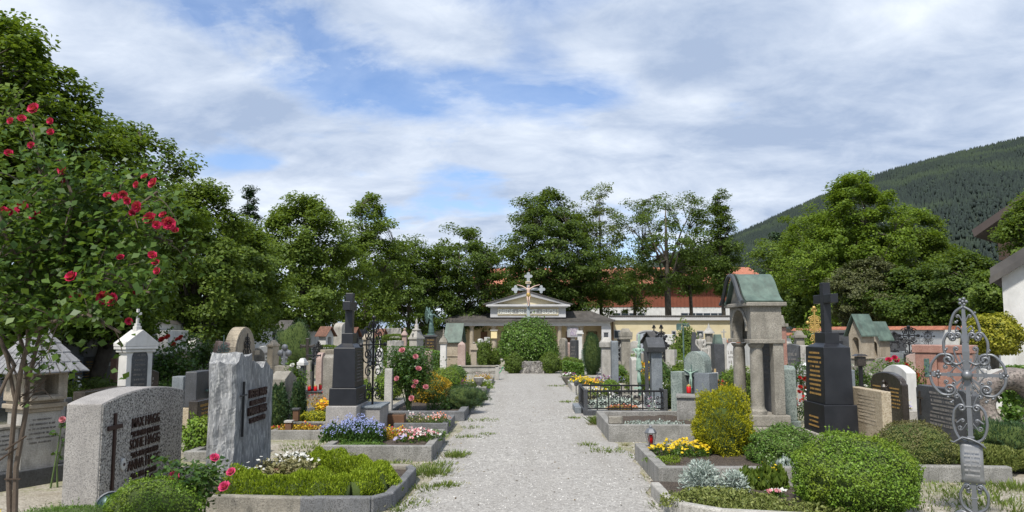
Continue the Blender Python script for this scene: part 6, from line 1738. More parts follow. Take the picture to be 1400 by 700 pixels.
# hedges and shrubs
def hedge(name, px0, px1, Y, top, dep, mat, label, seed, ls=.06, n=5000, y2=None):
    x0, x1 = XA(px0, Y), XA(px1, Y); h = HT(px0, top, Y) - gz(Y); t = thing(name, ((x0 + x1) / 2, Y, gz(Y)), label, 'hedge'); w = x1 - x0; rg = np.random.default_rng(seed)
    q = MB(); q.box((0, 0, h * .46), (w * .96, dep * .86, h * .92)); q.obj('inner_branches', M_['twigs'], t)
    p = rg.uniform(-.5, .5, (n, 3)) * np.array([w, dep, h]) + np.array([0, 0, h / 2]); f = rg.integers(0, 3, n)
    p[f == 0, 1] = -dep / 2 + rg.uniform(-.03, .05, (f == 0).sum()); p[f == 1, 2] = h + rg.uniform(-.06, .03, (f == 1).sum())
    k = (f == 2); p[k, 0] = np.where(rg.random(k.sum()) < .5, -w / 2, w / 2)
    p[:, 2] += .05 * np.sin(p[:, 0] * 4 + seed)
    mobj('foliage', np_mesh('foliage', leaf_verts(p, rg.normal(size=p.shape) * .6 + np.array([0, -.4, .6]), ls, rg, .7), 4), mat, t)
    return t


hedge('hedge', 516, 562, 33, 459, .8, L_['mid'], 'mid green hedge behind the rough pale slab, in front of the end wall', 171)
hedge('hedge', 566, 606, 27.8, 480, .7, L_['boxdark'], 'clipped green hedge below the bronze angel pedestal', 172)
hedge('hedge', 770, 797, 25.9, 496, .45, L_['boxdark'], 'low clipped hedge at the far path edge, right of the round bush', 173)
hedge('hedge', 440, 500, 30, 474, .7, L_['mid'], 'green hedge behind the tall black cross monument on the left', 174)
ell_bush('round_shrub', (XA(663, 29.5), 29.5, 0), (.36, .36, .62), L_['mid'], 'upright light green shrub in front of the memorial hall, left of the round bush', 175, 3500, .06, bumps=.15, thick=.3)
ell_bush('round_shrub', (XA(676, 30.5), 30.5, 0), (.25, .3, .42), L_['mid'], 'smaller shrub squeezed between the upright light green shrub and the round bush', 176, 2000, .06, bumps=.15, thick=.3)
ell_bush('round_shrub', (XA(639, 26.5), 26.5, 0), (.22, .2, .4), L_['light'], 'yellow-green shrub between the pink column and the slim beige column', 177, 1500, .05, bumps=.15, thick=.3)
ell_bush('round_shrub', (XA(497, 16.2), 16.2, 0), (.22, .2, .28), L_['box'], 'small bright bush behind the granite block of the narrow iron cross', 178, 1500, .035)
ell_bush('round_shrub', (XA(533, 17.0), 17.0, 0), (.32, .3, .38), L_['box'], 'bright green bush left of the tall pink rose bush', 179, 2500, .04, bumps=.12)
# roofed shrines row at the back left
for i, (px, Y, top, wpx, body, roofm, kind, lb) in enumerate(((446, 33, 447, 17, 'whitewash', 'browntile', 'gable', 'white roofed shrine with red-brown gable roof just left of the tall black cross'), (467, 34, 441, 16, 'limestone', 'weathered', 'barrel', 'pale shrine with rounded grey barrel top, directly behind the tall black cross'),
        (484, 36, 448, 12, 'dark', 'browntile', 'gable', 'dark little shrine with brown roof just right of the tall black cross'), (496, 40, 451, 9, 'whitewash', 'tinroof', 'gable', 'tiny white shrine with dark roof left of the weathered beige stele'), (521, 37, 450, 12, 'weathered', 'browntile', 'gable', 'small grey shrine with brown roof above the small white obelisk'), )):
    P = PC(px, Y, top, wpx); P['t'] = P['w'] * .9; P['rz'] = R(62)
    if kind == 'gable': shrine('roofed_shrine', P, body, roofm, lb, ped=.45, rh=.22, over=.16, figure=False, seed=i)
    else: headstone('barrel_shrine', P, 'round', body, lb, cat='wayside shrine', plinth=.3, pmat=roofm)
rough_slab('boulder_stone', (XA(537, 38), 38, gz(38)), .3, .8, HT(537, 449, 38) - gz(38), .3, M_['limestone'], 'pale jagged boulder stone right of the small brown-roofed shrine', 29, nx=8, nz=8, amp=.05)
iron_cross('iron_cross', PC(436, 26, 468), 'small dark iron cross in front of the red-brown roofed shrine', seed=12, rad=.02, plate=False)
t = thing('wooden_pole', (XA(457, 44), 44, gz(44)), 'plain weathered wooden pole rising behind the red-brown roofed shrine', 'pole'); MB().tube([(0, 0, 0), (0, 0, HT(457, 422, 44) - gz(44))], [.13, .11], 8).obj('pole', M_['bark'], t)
MB().lathe([(.15, 0), (.15, .05), (.02, .12)], 8, (0, 0, HT(457, 422, 44) - gz(44))).obj('cap', M_['weathered'], t)

# ================================================================ CENTRE
bt = ell_bush('round_bush', (XA(722.5, 28.6), 28.8, 0), (1.17, 1.15, 1.08), L_['boxdark'], 'big rounded dark green bush at the end of the path, below the crucifix', 181, 15000, .07, bumps=.07, thick=.25)
ell_bush('small_bush', (XA(703, 27.2), 27.2, 0), (.34, .32, .38), L_['mid'], 'small bush at the left end of the fieldstone block under the big round bush', 182, 3500, .045, bumps=.1)
ell_bush('small_bush', (XA(752, 27.2), 27.2, 0), (.38, .34, .40), L_['mid'], 'small bush at the right end of the fieldstone block under the big round bush', 183, 3500, .045, bumps=.1)
t = rough_slab('fieldstone_block', (XA(730, 27.3), 27.35, 0), 0, 1.0, .42, .6, stone('fieldstone', (.16, .15, .14), (.36, .34, .31), 14, (.08, .07, .06), 20, 1, .9, .95, .4), 'low rough fieldstone block between two small bushes at the end of the path', 33, 'stone block', nx=16, nz=8, amp=.06)
CY = 28.9; CX = XA(722.5, CY); t = thing('wayside_crucifix', (CX, CY, 0), 'tall grey crucifix with painted figure rising out of the big round bush', 'crucifix'); gm2 = stone('crucifix_grey', (.28, .31, .33), (.38, .41, .43), 6, None, bump=.05, stain=.2)
z1 = HT(722, 377, CY); za_ = HT(722, 395.5, CY); q = MB(); q.box((0, 0, z1 / 2), (.12, .10, z1)); q.box((-.29, 0, za_), (.46, .09, .10)); q.box((.29, 0, za_), (.46, .09, .10))
q.obj('cross_beams', gm2, t, .01)
q = MB()
for (x, z) in ((-.5, za_), (.5, za_), (0, z1 - .02)):
    q.prism([(x - .13, z), (x, z - .13), (x + .13, z), (x, z + .13)], -.055, .055)
    for a in range(3):
        an = {(-1): PI, 1: 0, 0: PI / 2}[0 if abs(x) < .1 else (1 if x > 0 else -1)] + (a - 1) * PI / 2
        q.lathe([(.055, -.05), (.055, .05)], 10, (0, 0, 0)) if False else q.prism([(x + .10 * math.cos(an) + .06 * math.cos(b * PI / 5), z + .10 * math.sin(an) + .06 * math.sin(b * PI / 5)) for b in range(10)][::-1], -.05 - .002 * (a + 1), .05 + .002 * (a + 1))
q.obj('trefoil_ends', gm2, t)
q = MB(); q.box((0, -.07, z1 - .27), (.22, .03, .10)); sb = q.obj('title_board', plain('cream_board', (.55, .47, .33), .7), t, .004); lettering([('INRI', .085, 0)], M_['brownletter'], sb, 0, -.09, z1 - .30)
fm_ = plain('painted_skin', (.55, .40, .32), .6, 0, .1)
J, E = body_joints(.86, {'L': ((-.27, -.01, .90), (-.46, -.0, .95)), 'R': ((.27, -.01, .90), (.46, -.0, .95))}, legs={'L': ((-.04, -.07, .27), (-.012, -.03, .06), (-.01, -.07, .0)), 'R': ((.045, -.07, .28), (.014, -.045, .06), (.012, -.08, .0))})
J['head'] = (.02, -.03, .885 * .86, .042, .045); J['crown'] = (.028, -.03, .93 * .86, .032)
fz = za_ - .79 * .86
fo = skin_fig('figure', J, E, fm_, t, 1); fo.location = (0, -.12, fz + .02)
q = MB(); q.lathe([(.058, .34), (.078, .38), (.085, .44), (.072, .50), (.064, .51)], 12, (0, -.12, fz + .02), sx=1, sy=.85); q.box((.07, -.12, fz + .36), (.04, .05, .14), ry=.2); q.obj('loincloth', M_['gilt'], t, smooth=True)
q = MB(); q.ball((.022, -.135, fz + .79), .036, 8, 1.1); q.obj('hair', M_['cane'], t)
MB().box((0, -.08, fz + .02), (.12, .1, .05)).obj('foot_rest', gm2, t, .005)

# ================================================================ RIGHT MIDDLE
P = PL(1072, 1025, 992, 10.95, 382, side=1, w=1.22)
X0 = XA(1025, 10.95); D_ = XA(1071, 10.95) - X0; w_ = 1.12; h_ = HT(717, 377, 11.5)
t = thing('stone_aedicula', (X0 + D_ / 2, 10.95 + w_ / 2, 0), 'tall grey stone tomb canopy with round columns, arch and curved green copper roof', 'tomb monument', -PI / 2); sw = M_['weathered']
MB().box((0, 0, .10), (w_ + .25, D_ + .25, .20)).obj('base', sw, t, .015); MB().box((0, 0, .28), (w_ + .10, D_ + .10, .16)).obj('plinth', sw, t, .015)
zc0, zc1 = .36, HT(717, 466, 11.4)
for s in (1, -1):
    q = MB(); r_ = .095; q.lathe([(r_ * 1.35, 0), (r_ * 1.35, .05), (r_ * 1.1, .08), (r_ * 1.0, .12), (r_ * .97, zc1 - zc0 - .16), (r_ * .9, zc1 - zc0 - .10), (r_ * 1.2, zc1 - zc0 - .06), (r_ * 1.25, zc1 - zc0 - .04)], 20, (s * (w_ / 2 - .12), -D_ / 2 + .12, zc0)); q.obj('column', sw, t)
    MB().box((s * (w_ / 2 - .09), D_ / 2 - .08, (zc0 + zc1) / 2 - .01), (.18, .15, zc1 - zc0 - .02)).obj('rear_pier', sw, t, .008)
    MB().box((s * (w_ / 2 - .10), 0, zc1 + .0), (.25, D_ + .03, .06)).obj('impost', sw, t, .008)
MB().box((0, D_ / 2 - .05, (zc0 + zc1) / 2 - .01), (w_ - .38, .08, zc1 - zc0 - .02)).obj('rear_panel', M_['dark'], t)
z2 = HT(717, 420, 11.4); ar = (w_ - .42) / 2; q = MB(); n = 12; az0 = zc1 + .03
arc = [(ar * math.cos(PI * k / n), az0 + .12 + ar * .92 * math.sin(PI * k / n)) for k in range(n + 1)]
outl = [(w_ / 2 - .01, az0), (w_ / 2 - .01, z2), (-w_ / 2 + .01, z2), (-w_ / 2 + .01, az0), (-ar, az0)] + arc[::-1] + [(ar, az0)]
q.prism(outl[::-1][:], -D_ / 2 + .02, -D_ / 2 + .16); fa = q.obj('arched_front', sw, t)
q = MB()
for s in (1, -1): q.box((s * (w_ / 2 - .08), .07, (az0 + z2) / 2), (.14, D_ - .18, z2 - az0 - .002))
q.box((0, D_ / 2 - .09, (az0 + z2) / 2), (w_ - .32, .12, z2 - az0)); q.obj('side_walls', sw, t)
q = MB(); q.tube([(ar * 1.06 * math.cos(PI * k / 16), -D_ / 2 + .01, az0 + .12 + ar * .98 * math.sin(PI * k / 16)) for k in range(17)], .025, 5); q.obj('arch_moulding', sw, t)
MB().box((0, 0, z2 + .03), (w_ + .10, D_ + .10, .06)).obj('cornice', sw, t, .012)
gp = []
for k in range(21):
    u = -1 + 2 * k / 20; a = abs(u); zz_ = (1 - (a / .62) ** 2 * .62) if a < .62 else .38 * (1 - (a - .62) / .38) ** 1.6 + .0
    gp.append((u * (w_ / 2 + .05), z2 + .06 + (h_ - z2 - .06) * max(0, zz_)))
q = MB(); q.prism([(gp[0][0] * .9, z2 + .055)] + [(x * .9, z - .04) for x, z in gp[1:-1]][::1] + [(gp[-1][0] * .9, z2 + .055)], -D_ / 2 + .01, D_ / 2 - .01); q.v = q.v; q.obj('gable', sw, t)
q = MB(); q.prism([(x, z + .02) for x, z in gp] + [(x * .96, z - .028) for x, z in gp[::-1]], -D_ / 2 - .05, D_ / 2 + .0); ro = q.obj('copper_roof', M_['copper'], t)
q = MB()
for i_ in (5, 10, 15):
    pass
q.tube([(gp[0][0], -D_ / 2 - .11, gp[0][1])] + [(x, -D_ / 2 - .11, z) for x, z in gp[1:]], .032, 5); q.obj('roof_edge', M_['iron'] if False else plain('dark_lead_edge', (.05, .055, .06), .6), ro)
q = MB(); q.lathe([(.03, 0), (.05, .08), (.035, .18), (.045, .22), (.001, .28)], 8, (0, -D_ / 2 - .0, z2 + .14)); q.obj('relief_figure', sw, t)
strokes(M_['greyletter'], t, w_ * .5, .8, 1.35, 6, D_ / 2 - .095, seed=31)

headstone('headstone', PL(1086, 1070, 1068, 12.4, 500, w=.5), 'chamfer', 'greenstone', 'green-grey streaked stele immediately right of the copper-roofed stone canopy', plinth=.1, rise=.05)
pillar('pillar', PL(1077, 1066, 1061, 17.0, 431, w=.4), [(1.2, 1.2, 0, .1, 1), (.9, .9, .1, .34, 1), (1.05, 1.05, .34, .4, 1), (.85, .85, .4, .86, .96), (1.15, 1.15, .86, .9, 1), (.7, .7, .9, 1, .6)], 'pink', 'reddish-brown pillar with grey cap behind the right edge of the copper-roofed canopy', mats=['weathered', 'pink', 'weathered', 'red', 'weathered', 'weathered'])
# right black cross
P = PL(1166, 1127, 1101, 10.75, 386, w=.86); P['t'] = .42; P['w'] = .74
cross_obelisk(P, 'tall polished black cross monument with gold lettering, right of the copper-roofed canopy', .09, 'gold', True, .82, .52, P['h'] - .09 - .43 - .82 - .2, .66, 7, basemat='limestone', plow=.43, low_extra=.06)
headstone('headstone', PL(1214, 1201, 1160, 10.3, 533), 'flat', 'yellowstone', 'grainy ochre slab with faint lettering right of the polished black cross monument', plinth=0, rows=9, rz_=(.35, .92), seed=17, rmat='sandstone')
t = headstone('headstone', PL(1238, 1229, 1186, 11.35, 509), 'bulge', 'brownblack', 'polished dark brown double headstone with a small angel relief, behind the grainy ochre slab', plinth=.12, rows=None, bevel=.015)
w_ = t.children[1].dimensions.x; fy = -PL(1238, 1229, 1186, 11.35, 509)['t'] / 2 - .004
strokes(M_['gold'], t, .36, .38, .72, 6, fy, x=-.28, seed=41); strokes(M_['gold'], t, .36, .38, .72, 6, fy, x=.28, seed=42)
q = MB(); q.lathe([(.05, 0), (.06, .05), (.03, .15), (.05, .2), (.02, .24), (.03, .28), (.005, .31)], 8, (0, fy - .02, .50)); q.tube([(0, fy - .02, .70), (-.08, fy - .01, .66), (-.10, fy - .01, .58)], .02, 5); q.tube([(0, fy - .02, .70), (.08, fy - .01, .66), (.10, fy - .01, .58)], .02, 5); q.obj('angel_relief', M_['brownblack'], t)
t = headstone('headstone', PL(1334, 1322, 1246, 9.7, 532, w=1.35), 'chamfer', 'dark', 'dark grey slab with a cut corner and faint lettering behind the olive-brown clipped bush', plinth=.08, rise=.05, rows=9, rmat='greyletter', rw=.5, rz_=(.25, .92), seed=19)
q = MB(); fy = t.children[1].dimensions.y / 2; q.box((-.48, -fy - .01, .55), (.03, .02, .34)); q.box((-.48, -fy - .011, .62), (.13, .02, .03)); q.obj('small_cross', M_['brownblack'], t)
headstone('headstone', PL(1240, 1236, 1204, 13.7, 499, t=.18), 'arch', 'white', 'white low-arched headstone behind the polished dark brown double headstone', plinth=.1)
headstone('headstone', PL(1104, 1101, 1087, 15.2, 496, t=.16), 'wave', 'white', 'white headstone with a curved shoulder left of the polished black cross monument', plinth=.1, rows=5)
o = (XA(1097, 14.2), 14.2, 0); rosebush('rose_bush', o, .22, 1.0, L_['rose'], 'red', 'dark red rose bush left of the polished black cross monument', 191, 500, .045, [RP(a, b, 14.1, o) for a, b in ((1093, 517), (1101, 519), (1094, 530), (1100, 531), (1092, 536))], .045)
flower_patch('red_bedding', XA(1090, 12.9), 12.9, .28, .2, .5, L_['rose'], ['red', 'white'], 'red and white bedding flowers low behind the green-grey streaked stele', 192, 500, .05, 60, .05)
# gilded cross on white base
t = iron_cross('gilded_cross', PC(1114, 19.5, 421), 'ornate gilded iron cross half hidden behind the polished black cross monument', 'gilt', 'white', .95, seed=15, rad=.022, plate=False, basew=.5, wide=.3)
pillar('ornate_pillar', dict(PC(1092, 24, 452), w=.34, t=.34), [(1.2, 1.2, 0, .15, 1), (.9, .9, .15, .55, 1), (1.1, 1.1, .55, .6, 1), (.8, .8, .6, .85, .9), (1.1, 1.1, .85, .9, 1), (.8, .8, .9, 1, .5)], 'weathered', 'weathered grey ornate pillar left of the gilded cross', rows=5)
ell_bush('green_bush', (XA(1099, 27), 27, 0), (.5, .5, .9), L_['bright'], 'bright green bush behind the ornate pillar, left of the gilded cross', 193, 2500, .08, bumps=.15, thick=.35)
P = PC(1148, 24.5, 455, 25); P['t'] = .5; P['rz'] = -.5
t = headstone('family_tomb', P, 'flat', 'dark', 'dark grey blocky tomb with a recessed tablet right of the black cross arms', plinth=.2); MB().box((0, 0, P['h'] + .03), (P['w'] * 1.15, .6, .08)).obj('cap', M_['dark'], t, .01); MB().box((-.02, -.27, P['h'] * .6), (P['w'] * .4, .06, P['h'] * .45)).obj('tablet', M_['black'], t)
headstone('headstone', PL(1162, 1150, 1140, 16.8, 481, w=.6), 'flat', 'greenstone', 'grey-green slab between the polished black cross and the larger green-roofed shrine', plinth=.1)
headstone('headstone', PL(1160.5, 1157, 1150, 13.2, 505, w=.4, t=.12), 'flat', 'bluegrey', 'thin pale stele edge peeking out right of the polished black cross', plinth=.1)
for i, (px, Y, top, wd, body, pedm, lb, rot) in enumerate(((1177, 19.8, 431, .52, 'sandstone', 'weathered', 'larger cream shrine with a steep green roof, right of the black cross monument', R(-70)), (1201, 21.0, 441, .46, 'sandstone', 'sandstone', 'smaller cream shrine with a green gable roof, right of the larger green-roofed one', R(-70)))):
    h_ = HT(717, top, Y); shrine('roofed_shrine', dict(loc=(XA(px, Y), Y, 0), h=h_, w=wd, t=wd * .9, rz=rot), body, 'copper', lb, ped=.42, rh=.26, over=.10, pedm=pedm, figure=False, seed=7 + i)
t = thing('carved_lantern', (XA(1174, 14.6), 14.6, 0), 'dark carved grave lantern among white flowers below the larger green-roofed shrine', 'grave lantern'); q = MB(); q.box((0, 0, .45), (.06, .06, .9)); q.obj('post', M_['iron'], t)
q = MB(); q.box((0, 0, .98), (.16, .16, .18)); q.box((0, 0, 1.1), (.24, .24, .04), taper=.6); q.obj('housing', M_['brownblack'], t, .01)
o = (XA(1170, 14.9), 14.9, 0); rosebush('rose_bush', o, .42, .95, L_['rosebright'], 'white', 'pale flowering bush round the dark carved lantern', 194, 1300, .05, [RP(a, b, 14.7, o) for a, b in ((1165, 500), (1190, 512), (1183, 528), (1160, 515))], .035)
flower_patch('light_grey_tuft', XA(1172, 13.6), 13.6, .22, .2, .4, L_['silver'], ['white'], 'silvery tuft with white blooms just above the grainy ochre slab', 195, 500, .05, 20, .06)
# roses around
for i, (px, Y, sp, lb) in enumerate(((1222, 15.4, [(1215, 493), (1223, 490), (1226, 493)], 'rose bush with red blooms above the white low-arched headstone'), (1243, 14.2, [(1238, 500), (1240, 504), (1249, 513), (1252, 514), (1247, 523)], 'rose bush with red and pink blooms left of the red granite tomb'))):
    o = (XA(px, Y), Y, 0); rosebush('rose_bush', o, .36, 1.0, L_['rosebright'], ('crimson', 'red')[i], lb, 196 + i, 1100, .05, [RP(a, b, Y - .1, o) for a, b in sp], .06)
flower_patch('yellow_pansies', XA(1246, 12.0), 12.0, .17, .2, .42, L_['rosebright'], ['yellow', 'lilac'], 'yellow and lilac pansies left of the dark slab with a cut corner', 198, 400, .05, 50, .05)
t = kerb('grave_kerb', XA(1236, 11.7), 11.7, XA(1262, 11.7), 12.6, .34, .12, 'limestone', 'short pale kerb under the yellow and lilac pansies', soil=False)
# red granite tomb
h_ = HT(717, 472, 13.9); t = thing('red_granite_tomb', (XA(1298, 13.9), 14.1, 0), 'broad red granite tomb wall with a small bronze plate behind the silver wrought iron cross', 'tomb', R(-38)); t.scale = (.68, .9, 1); rr_ = M_['red']
MB().box((0, 0, .1), (1.5, .5, .2)).obj('plinth', rr_, t, .01); MB().box((-.42, -.02, .2 + (h_ - .35) / 2), (.52, .40, h_ - .35)).obj('left_pier', rr_, t, .008); MB().box((.45, -.02, .2 + (h_ - .35) / 2), (.48, .40, h_ - .35)).obj('right_pier', rr_, t, .008)
MB().box((.02, .04, .2 + (h_ - .35) / 2), (.36, .30, h_ - .35)).obj('centre_panel', rr_, t, .006); MB().box((0, 0, h_ - .07), (1.5, .5, .15)).obj('coping', rr_, t, .015)
MB().box((-.40, -.225, h_ - .42), (.13, .012, .34)).obj('bronze_plate', M_['bronze'], t, .003)
# iron crosses in front of the right wall
for i, (px, Y, top, mt, lb) in enumerate(((1222, 22.6, 455, 'iron', 'black filigree iron cross in front of the white wall, left of the tallest one'), (1242, 21.6, 447, 'iron', 'tallest black filigree iron cross in front of the white wall'), (1252, 23.0, 459, 'silver_iron', 'thin pale grey iron cross right of the tallest black one'), (1268, 20.0, 452, 'iron', 'small pyramid-shaped black iron cross rising behind the red granite tomb'))):
    iron_cross('iron_cross', dict(PC(px, Y, top), rz=R(-25)), lb, mt, 'bluegrey' if i != 1 else 'black', .9 if i != 3 else 1.1, seed=20 + i, rad=.022 if i < 2 else .011, plate=i == 0, basew=.35, wide=.62)
for i, (px, Y, wd, top, m_, tp, lb) in enumerate(((1231, 22.8, .34, 480, 'bluegrey', 'flat', 'grey-blue slab behind the left black filigree cross'), (1250, 19.5, .45, 483, 'pink', 'arch', 'pale pink arched stone left of the red granite tomb'), (1218, 24.0, .8, 455, 'dark', 'round', 'dark arched memorial against the white wall behind the left filigree cross'))):
    headstone('headstone', dict(PC(px, Y, top), w=wd, t=.2, rz=R(-30)), tp, m_, lb, plinth=.1)

# silver wrought iron cross in the right foreground
CXx, CYy = XA(1318.5, 6.2), 6.2
t = thing('wrought_iron_cross', (CXx, CYy, 0), 'large silver wrought iron grave cross full of scrolls at the right, nearest the camera', 'iron grave cross', R(-34)); S = 6.2 / FPX; si = M_['silver_iron']
ks = .87
def zz2(py): return CAMH + (450 - py) * S
def xx2(px): return (px - 1323) * S * ks
cz = zz2(511)
q = MB(); q.tube([(0, 0, -.02), (0, 0, zz2(600)), (0, 0, zz2(520))], [.026, .024, .022], 4); q.tube([(0, 0, zz2(520)), (0, 0, zz2(480)), (0, 0, zz2(440)), (0, 0, zz2(416))], [.022, .036, .020, .015], 4); q.obj('upright_bar', si, t)
q = MB(); q.tube([(xx2(1288), 0, cz), (xx2(1366), 0, cz)], .018, 4)
for s in (1, -1): q.box((s * .13, 0, cz), (.02, .04, .04)); q.box((s * .24, 0, cz), (.03, .036, .036))
q.obj('cross_bar', si, t)
q = MB(); q.ball((0, -.03, cz), .042, 14); q.obj('centre_boss', si, t, smooth=True)
q = MB()
for k in range(12):
    a = PI / 12 + k * PI / 6
    if abs(math.cos(a)) > .95 or abs(math.sin(a)) > .97: continue
    L = .17 if k % 2 else .14; q.tube([(0, -.01, cz), (L * math.cos(a), -.005, cz + L * math.sin(a))], [.014, .009], 4)
q.obj('rays', si, t)


def big_scroll(parent, pts_px, end_r, sgn, name='scroll', r=.0155, turns=1.2):
    """flat-bar scroll: a smooth run of points ending in a spiral"""
    q = MB(); P_ = [Vector((x, 0, z)) for x, z in pts_px]; out = []
    for i in range(len(P_) - 1):
        p0 = P_[max(i - 1, 0)]; p1 = P_[i]; p2 = P_[i + 1]; p3 = P_[min(i + 2, len(P_) - 1)]
        for k in range(6):
            f = k / 6; out.append(.5 * ((2 * p1) + (p2 - p0) * f + (2 * p0 - 5 * p1 + 4 * p2 - p3) * f * f + (3 * p1 - p0 - 3 * p2 + p3) * f ** 3))
    out.append(P_[-1]); d = (out[-1] - out[-2]).normalized(); nrm = Vector((-d.z, 0, d.x)) * sgn; c = out[-1] + nrm * end_r; a0 = math.atan2((out[-1] - c).z, (out[-1] - c).x)
    for k in range(1, 22):
        f = k / 21; a = a0 + sgn * f * turns * 2 * PI; rr = end_r * (1 - f * .72); out.append(c + Vector((math.cos(a) * rr, 0, math.sin(a) * rr)))
    q.tube(out, [r * (1 if i < len(out) - 14 else 1 + .35 * (i - len(out) + 14) / 14) for i in range(len(out))], 6, flat=(.75, 1.7)); q.ball(tuple(c), end_r * .28, 8)
    q.obj(name, si, parent, smooth=True)


def X_(v): return v * S * ks
for s in (1, -1):
    # top pointed loop
    big_scroll(t, [(X_(0) + s * .004, zz2(420)), (s * X_(12), zz2(428)), (s * X_(19), zz2(446)), (s * X_(20), zz2(462))], .020, -s)
    # heart loops under it
    big_scroll(t, [(s * X_(2), zz2(492)), (s * X_(14), zz2(497)), (s * X_(27), zz2(485)), (s * X_(29), zz2(468)), (s * X_(24), zz2(457))], .030, s)
    big_scroll(t, [(s * X_(3), zz2(468)), (s * X_(5), zz2(458))], .025, -s)
    # side arms: upper and lower C scrolls
    for v in (1, -1):
        big_scroll(t, [(s * X_(50), cz + v * .01), (s * X_(47), cz + v * 14 * S), (s * X_(36), cz + v * 26 * S), (s * X_(24), cz + v * 27 * S)], .045, s * v, turns=1.35)
        big_scroll(t, [(s * X_(24), cz + v * .005), (s * X_(15), cz + v * 10 * S)], .020, -s * v, r=.008)
    # lower pair
    big_scroll(t, [(s * X_(4), zz2(600)), (s * X_(16), zz2(594)), (s * X_(22), zz2(578)), (s * X_(20), zz2(560)), (s * X_(14), zz2(552))], .028, s)
    big_scroll(t, [(s * X_(4), zz2(575)), (s * X_(10), zz2(583))], .020, s, r=.006)
    big_scroll(t, [(s * X_(4), zz2(556)), (s * X_(14), zz2(536)), (s * X_(25), zz2(534))], .024, -s, r=.009)
    big_scroll(t, [(s * X_(2), zz2(452)), (s * X_(9), zz2(446)), (s * X_(12), zz2(452))], .012, -s, r=.008)
    for v in (1, -1): big_scroll(t, [(s * X_(10), cz + v * 8 * S), (s * X_(22), cz + v * 16 * S), (s * X_(30), cz + v * 12 * S)], .016, s * -v, r=.009)
    big_scroll(t, [(s * X_(3), zz2(536)), (s * X_(9), zz2(528))], .016, s, r=.009)
    big_scroll(t, [(s * X_(3), zz2(655)), (s * X_(9), zz2(662))], .014, -s, r=.009)
    big_scroll(t, [(s * X_(4), cz + .035), (s * X_(13), cz + 22 * S), (s * X_(16), cz + 34 * S)], .018, s, r=.010)
    big_scroll(t, [(s * X_(4), cz - .035), (s * X_(13), cz - 20 * S), (s * X_(18), cz - 27 * S)], .018, -s, r=.010)
    big_scroll(t, [(s * X_(2), zz2(440)), (s * X_(6), zz2(432))], .013, -s, r=.009)
    big_scroll(t, [(s * X_(18), zz2(575)), (s * X_(11), zz2(570))], .013, s, r=.009)
    # foot scrolls
    big_scroll(t, [(s * X_(3), zz2(690)), (s * X_(15), zz2(683)), (s * X_(18), zz2(668)), (s * X_(12), zz2(656))], .024, s)
    big_scroll(t, [(s * X_(3), zz2(698)), (s * X_(14), zz2(690)), (s * X_(26), zz2(694)), (s * X_(30), zz2(705))], .026, -s)
q = MB()
for (x, z, r_) in ((xx2(1283), cz, .020), (xx2(1370), cz, .020), (0, zz2(413), .018)):
    for k in range(5):
        a = k * 2 * PI / 5; q.ball((x + .024 * math.cos(a), -.004, z + .024 * math.sin(a)), .014, 6)
    q.ball((x, -.014, z), .013, 6)
for (px, py) in ((1296, 478), (1296, 541), (1355, 541), (1352, 480), (1300, 548), (1346, 546), (1312, 441), (1336, 430)):
    q.ball((xx2(px), -.012, zz2(py)), .013, 6); q.ball((xx2(px) + .012, -.012, zz2(py) + .012), .009, 6)
q.obj('leaf_knobs', si, t, smooth=True)
for py in (463, 553, 593, 672):
    MB().box((0, 0, zz2(py)), (.05, .038, .014)).obj('collar', si, t, .003)
q = MB(); n = 10
def plate_x(f): return -.014 * math.sin(f * PI)
zt0, zt1 = zz2(652), zz2(600); pw = X_(17.5); vs = []
for i in range(n + 1):
    f = i / n; z = zt0 + (zt1 - zt0) * f
    for k in range(5): u = -1 + k / 2; vs.append((u * pw * (.85 if 0 < i < n else .95), -.035 + .02 * math.cos(f * 2 * PI) * .6 - .006 * (1 - u * u), z))
q.v = vs
for i in range(n):
    for k in range(4): a = i * 5 + k; q.f.append((a, a + 1, a + 6, a + 5))
pl = q.obj('name_plate', plain('grey_plate', (.24, .245, .255), .5, .4, .1), t, smooth=True); so_ = pl.modifiers.new('s', 'SOLIDIFY'); so_.thickness = .006
q = MB(); q.tube([(-pw * 1.5, -.04, zt1 + .008), (-pw * 1.25, -.045, zt1 + .0), (-pw * .6, -.04, zt1 + .045), (0, -.04, zt1 + .035), (pw * .6, -.04, zt1 + .01), (pw * 1.1, -.045, zt1 - .03)], [.010, .014, .016, .016, .014, .010], 6, flat=(.5, 1.6)); q.obj('curled_crest', si, pl, smooth=True)
strokes(M_['paleletter'], pl, pw * 1.2, zt0 + .05, zt1 - .04, 6, -.058, seed=51)

# kerb and creeping juniper by the silver cross
t = thing('grave_kerb', (XA(1300, 8.05), 8.05, 0), 'long low grey kerb behind the silver wrought iron cross', 'grave kerb', R(-4)); MB().box((0, 0, .075), (1.02, .1, .19)).obj('kerb_stone', M_['concrete'], t, .015); MB().box((-.05, .45, .06), (.9, .8, .1)).obj('soil', M_['soil'], t)
heath_ridge('creeping_juniper', [(XA(1285, 8.6), 8.7), (XA(1330, 8.6), 8.75), (XA(1385, 8.8), 8.7), (XA(1420, 8.6), 8.3)], .34, .17, L_['ground'], 'mat of creeping green juniper behind the long low kerb at the right border', 201, 15000, .045, cat='ground cover')
ell_bush('dark_juniper', (XA(1368, 9.6), 9.6, 0), (.42, .4, .24), L_['conifer'], 'dark spiky juniper in front of the boulder with a hole', 202, 5000, .05, bumps=.15, cat='shrub', upright=1, asp=.2)
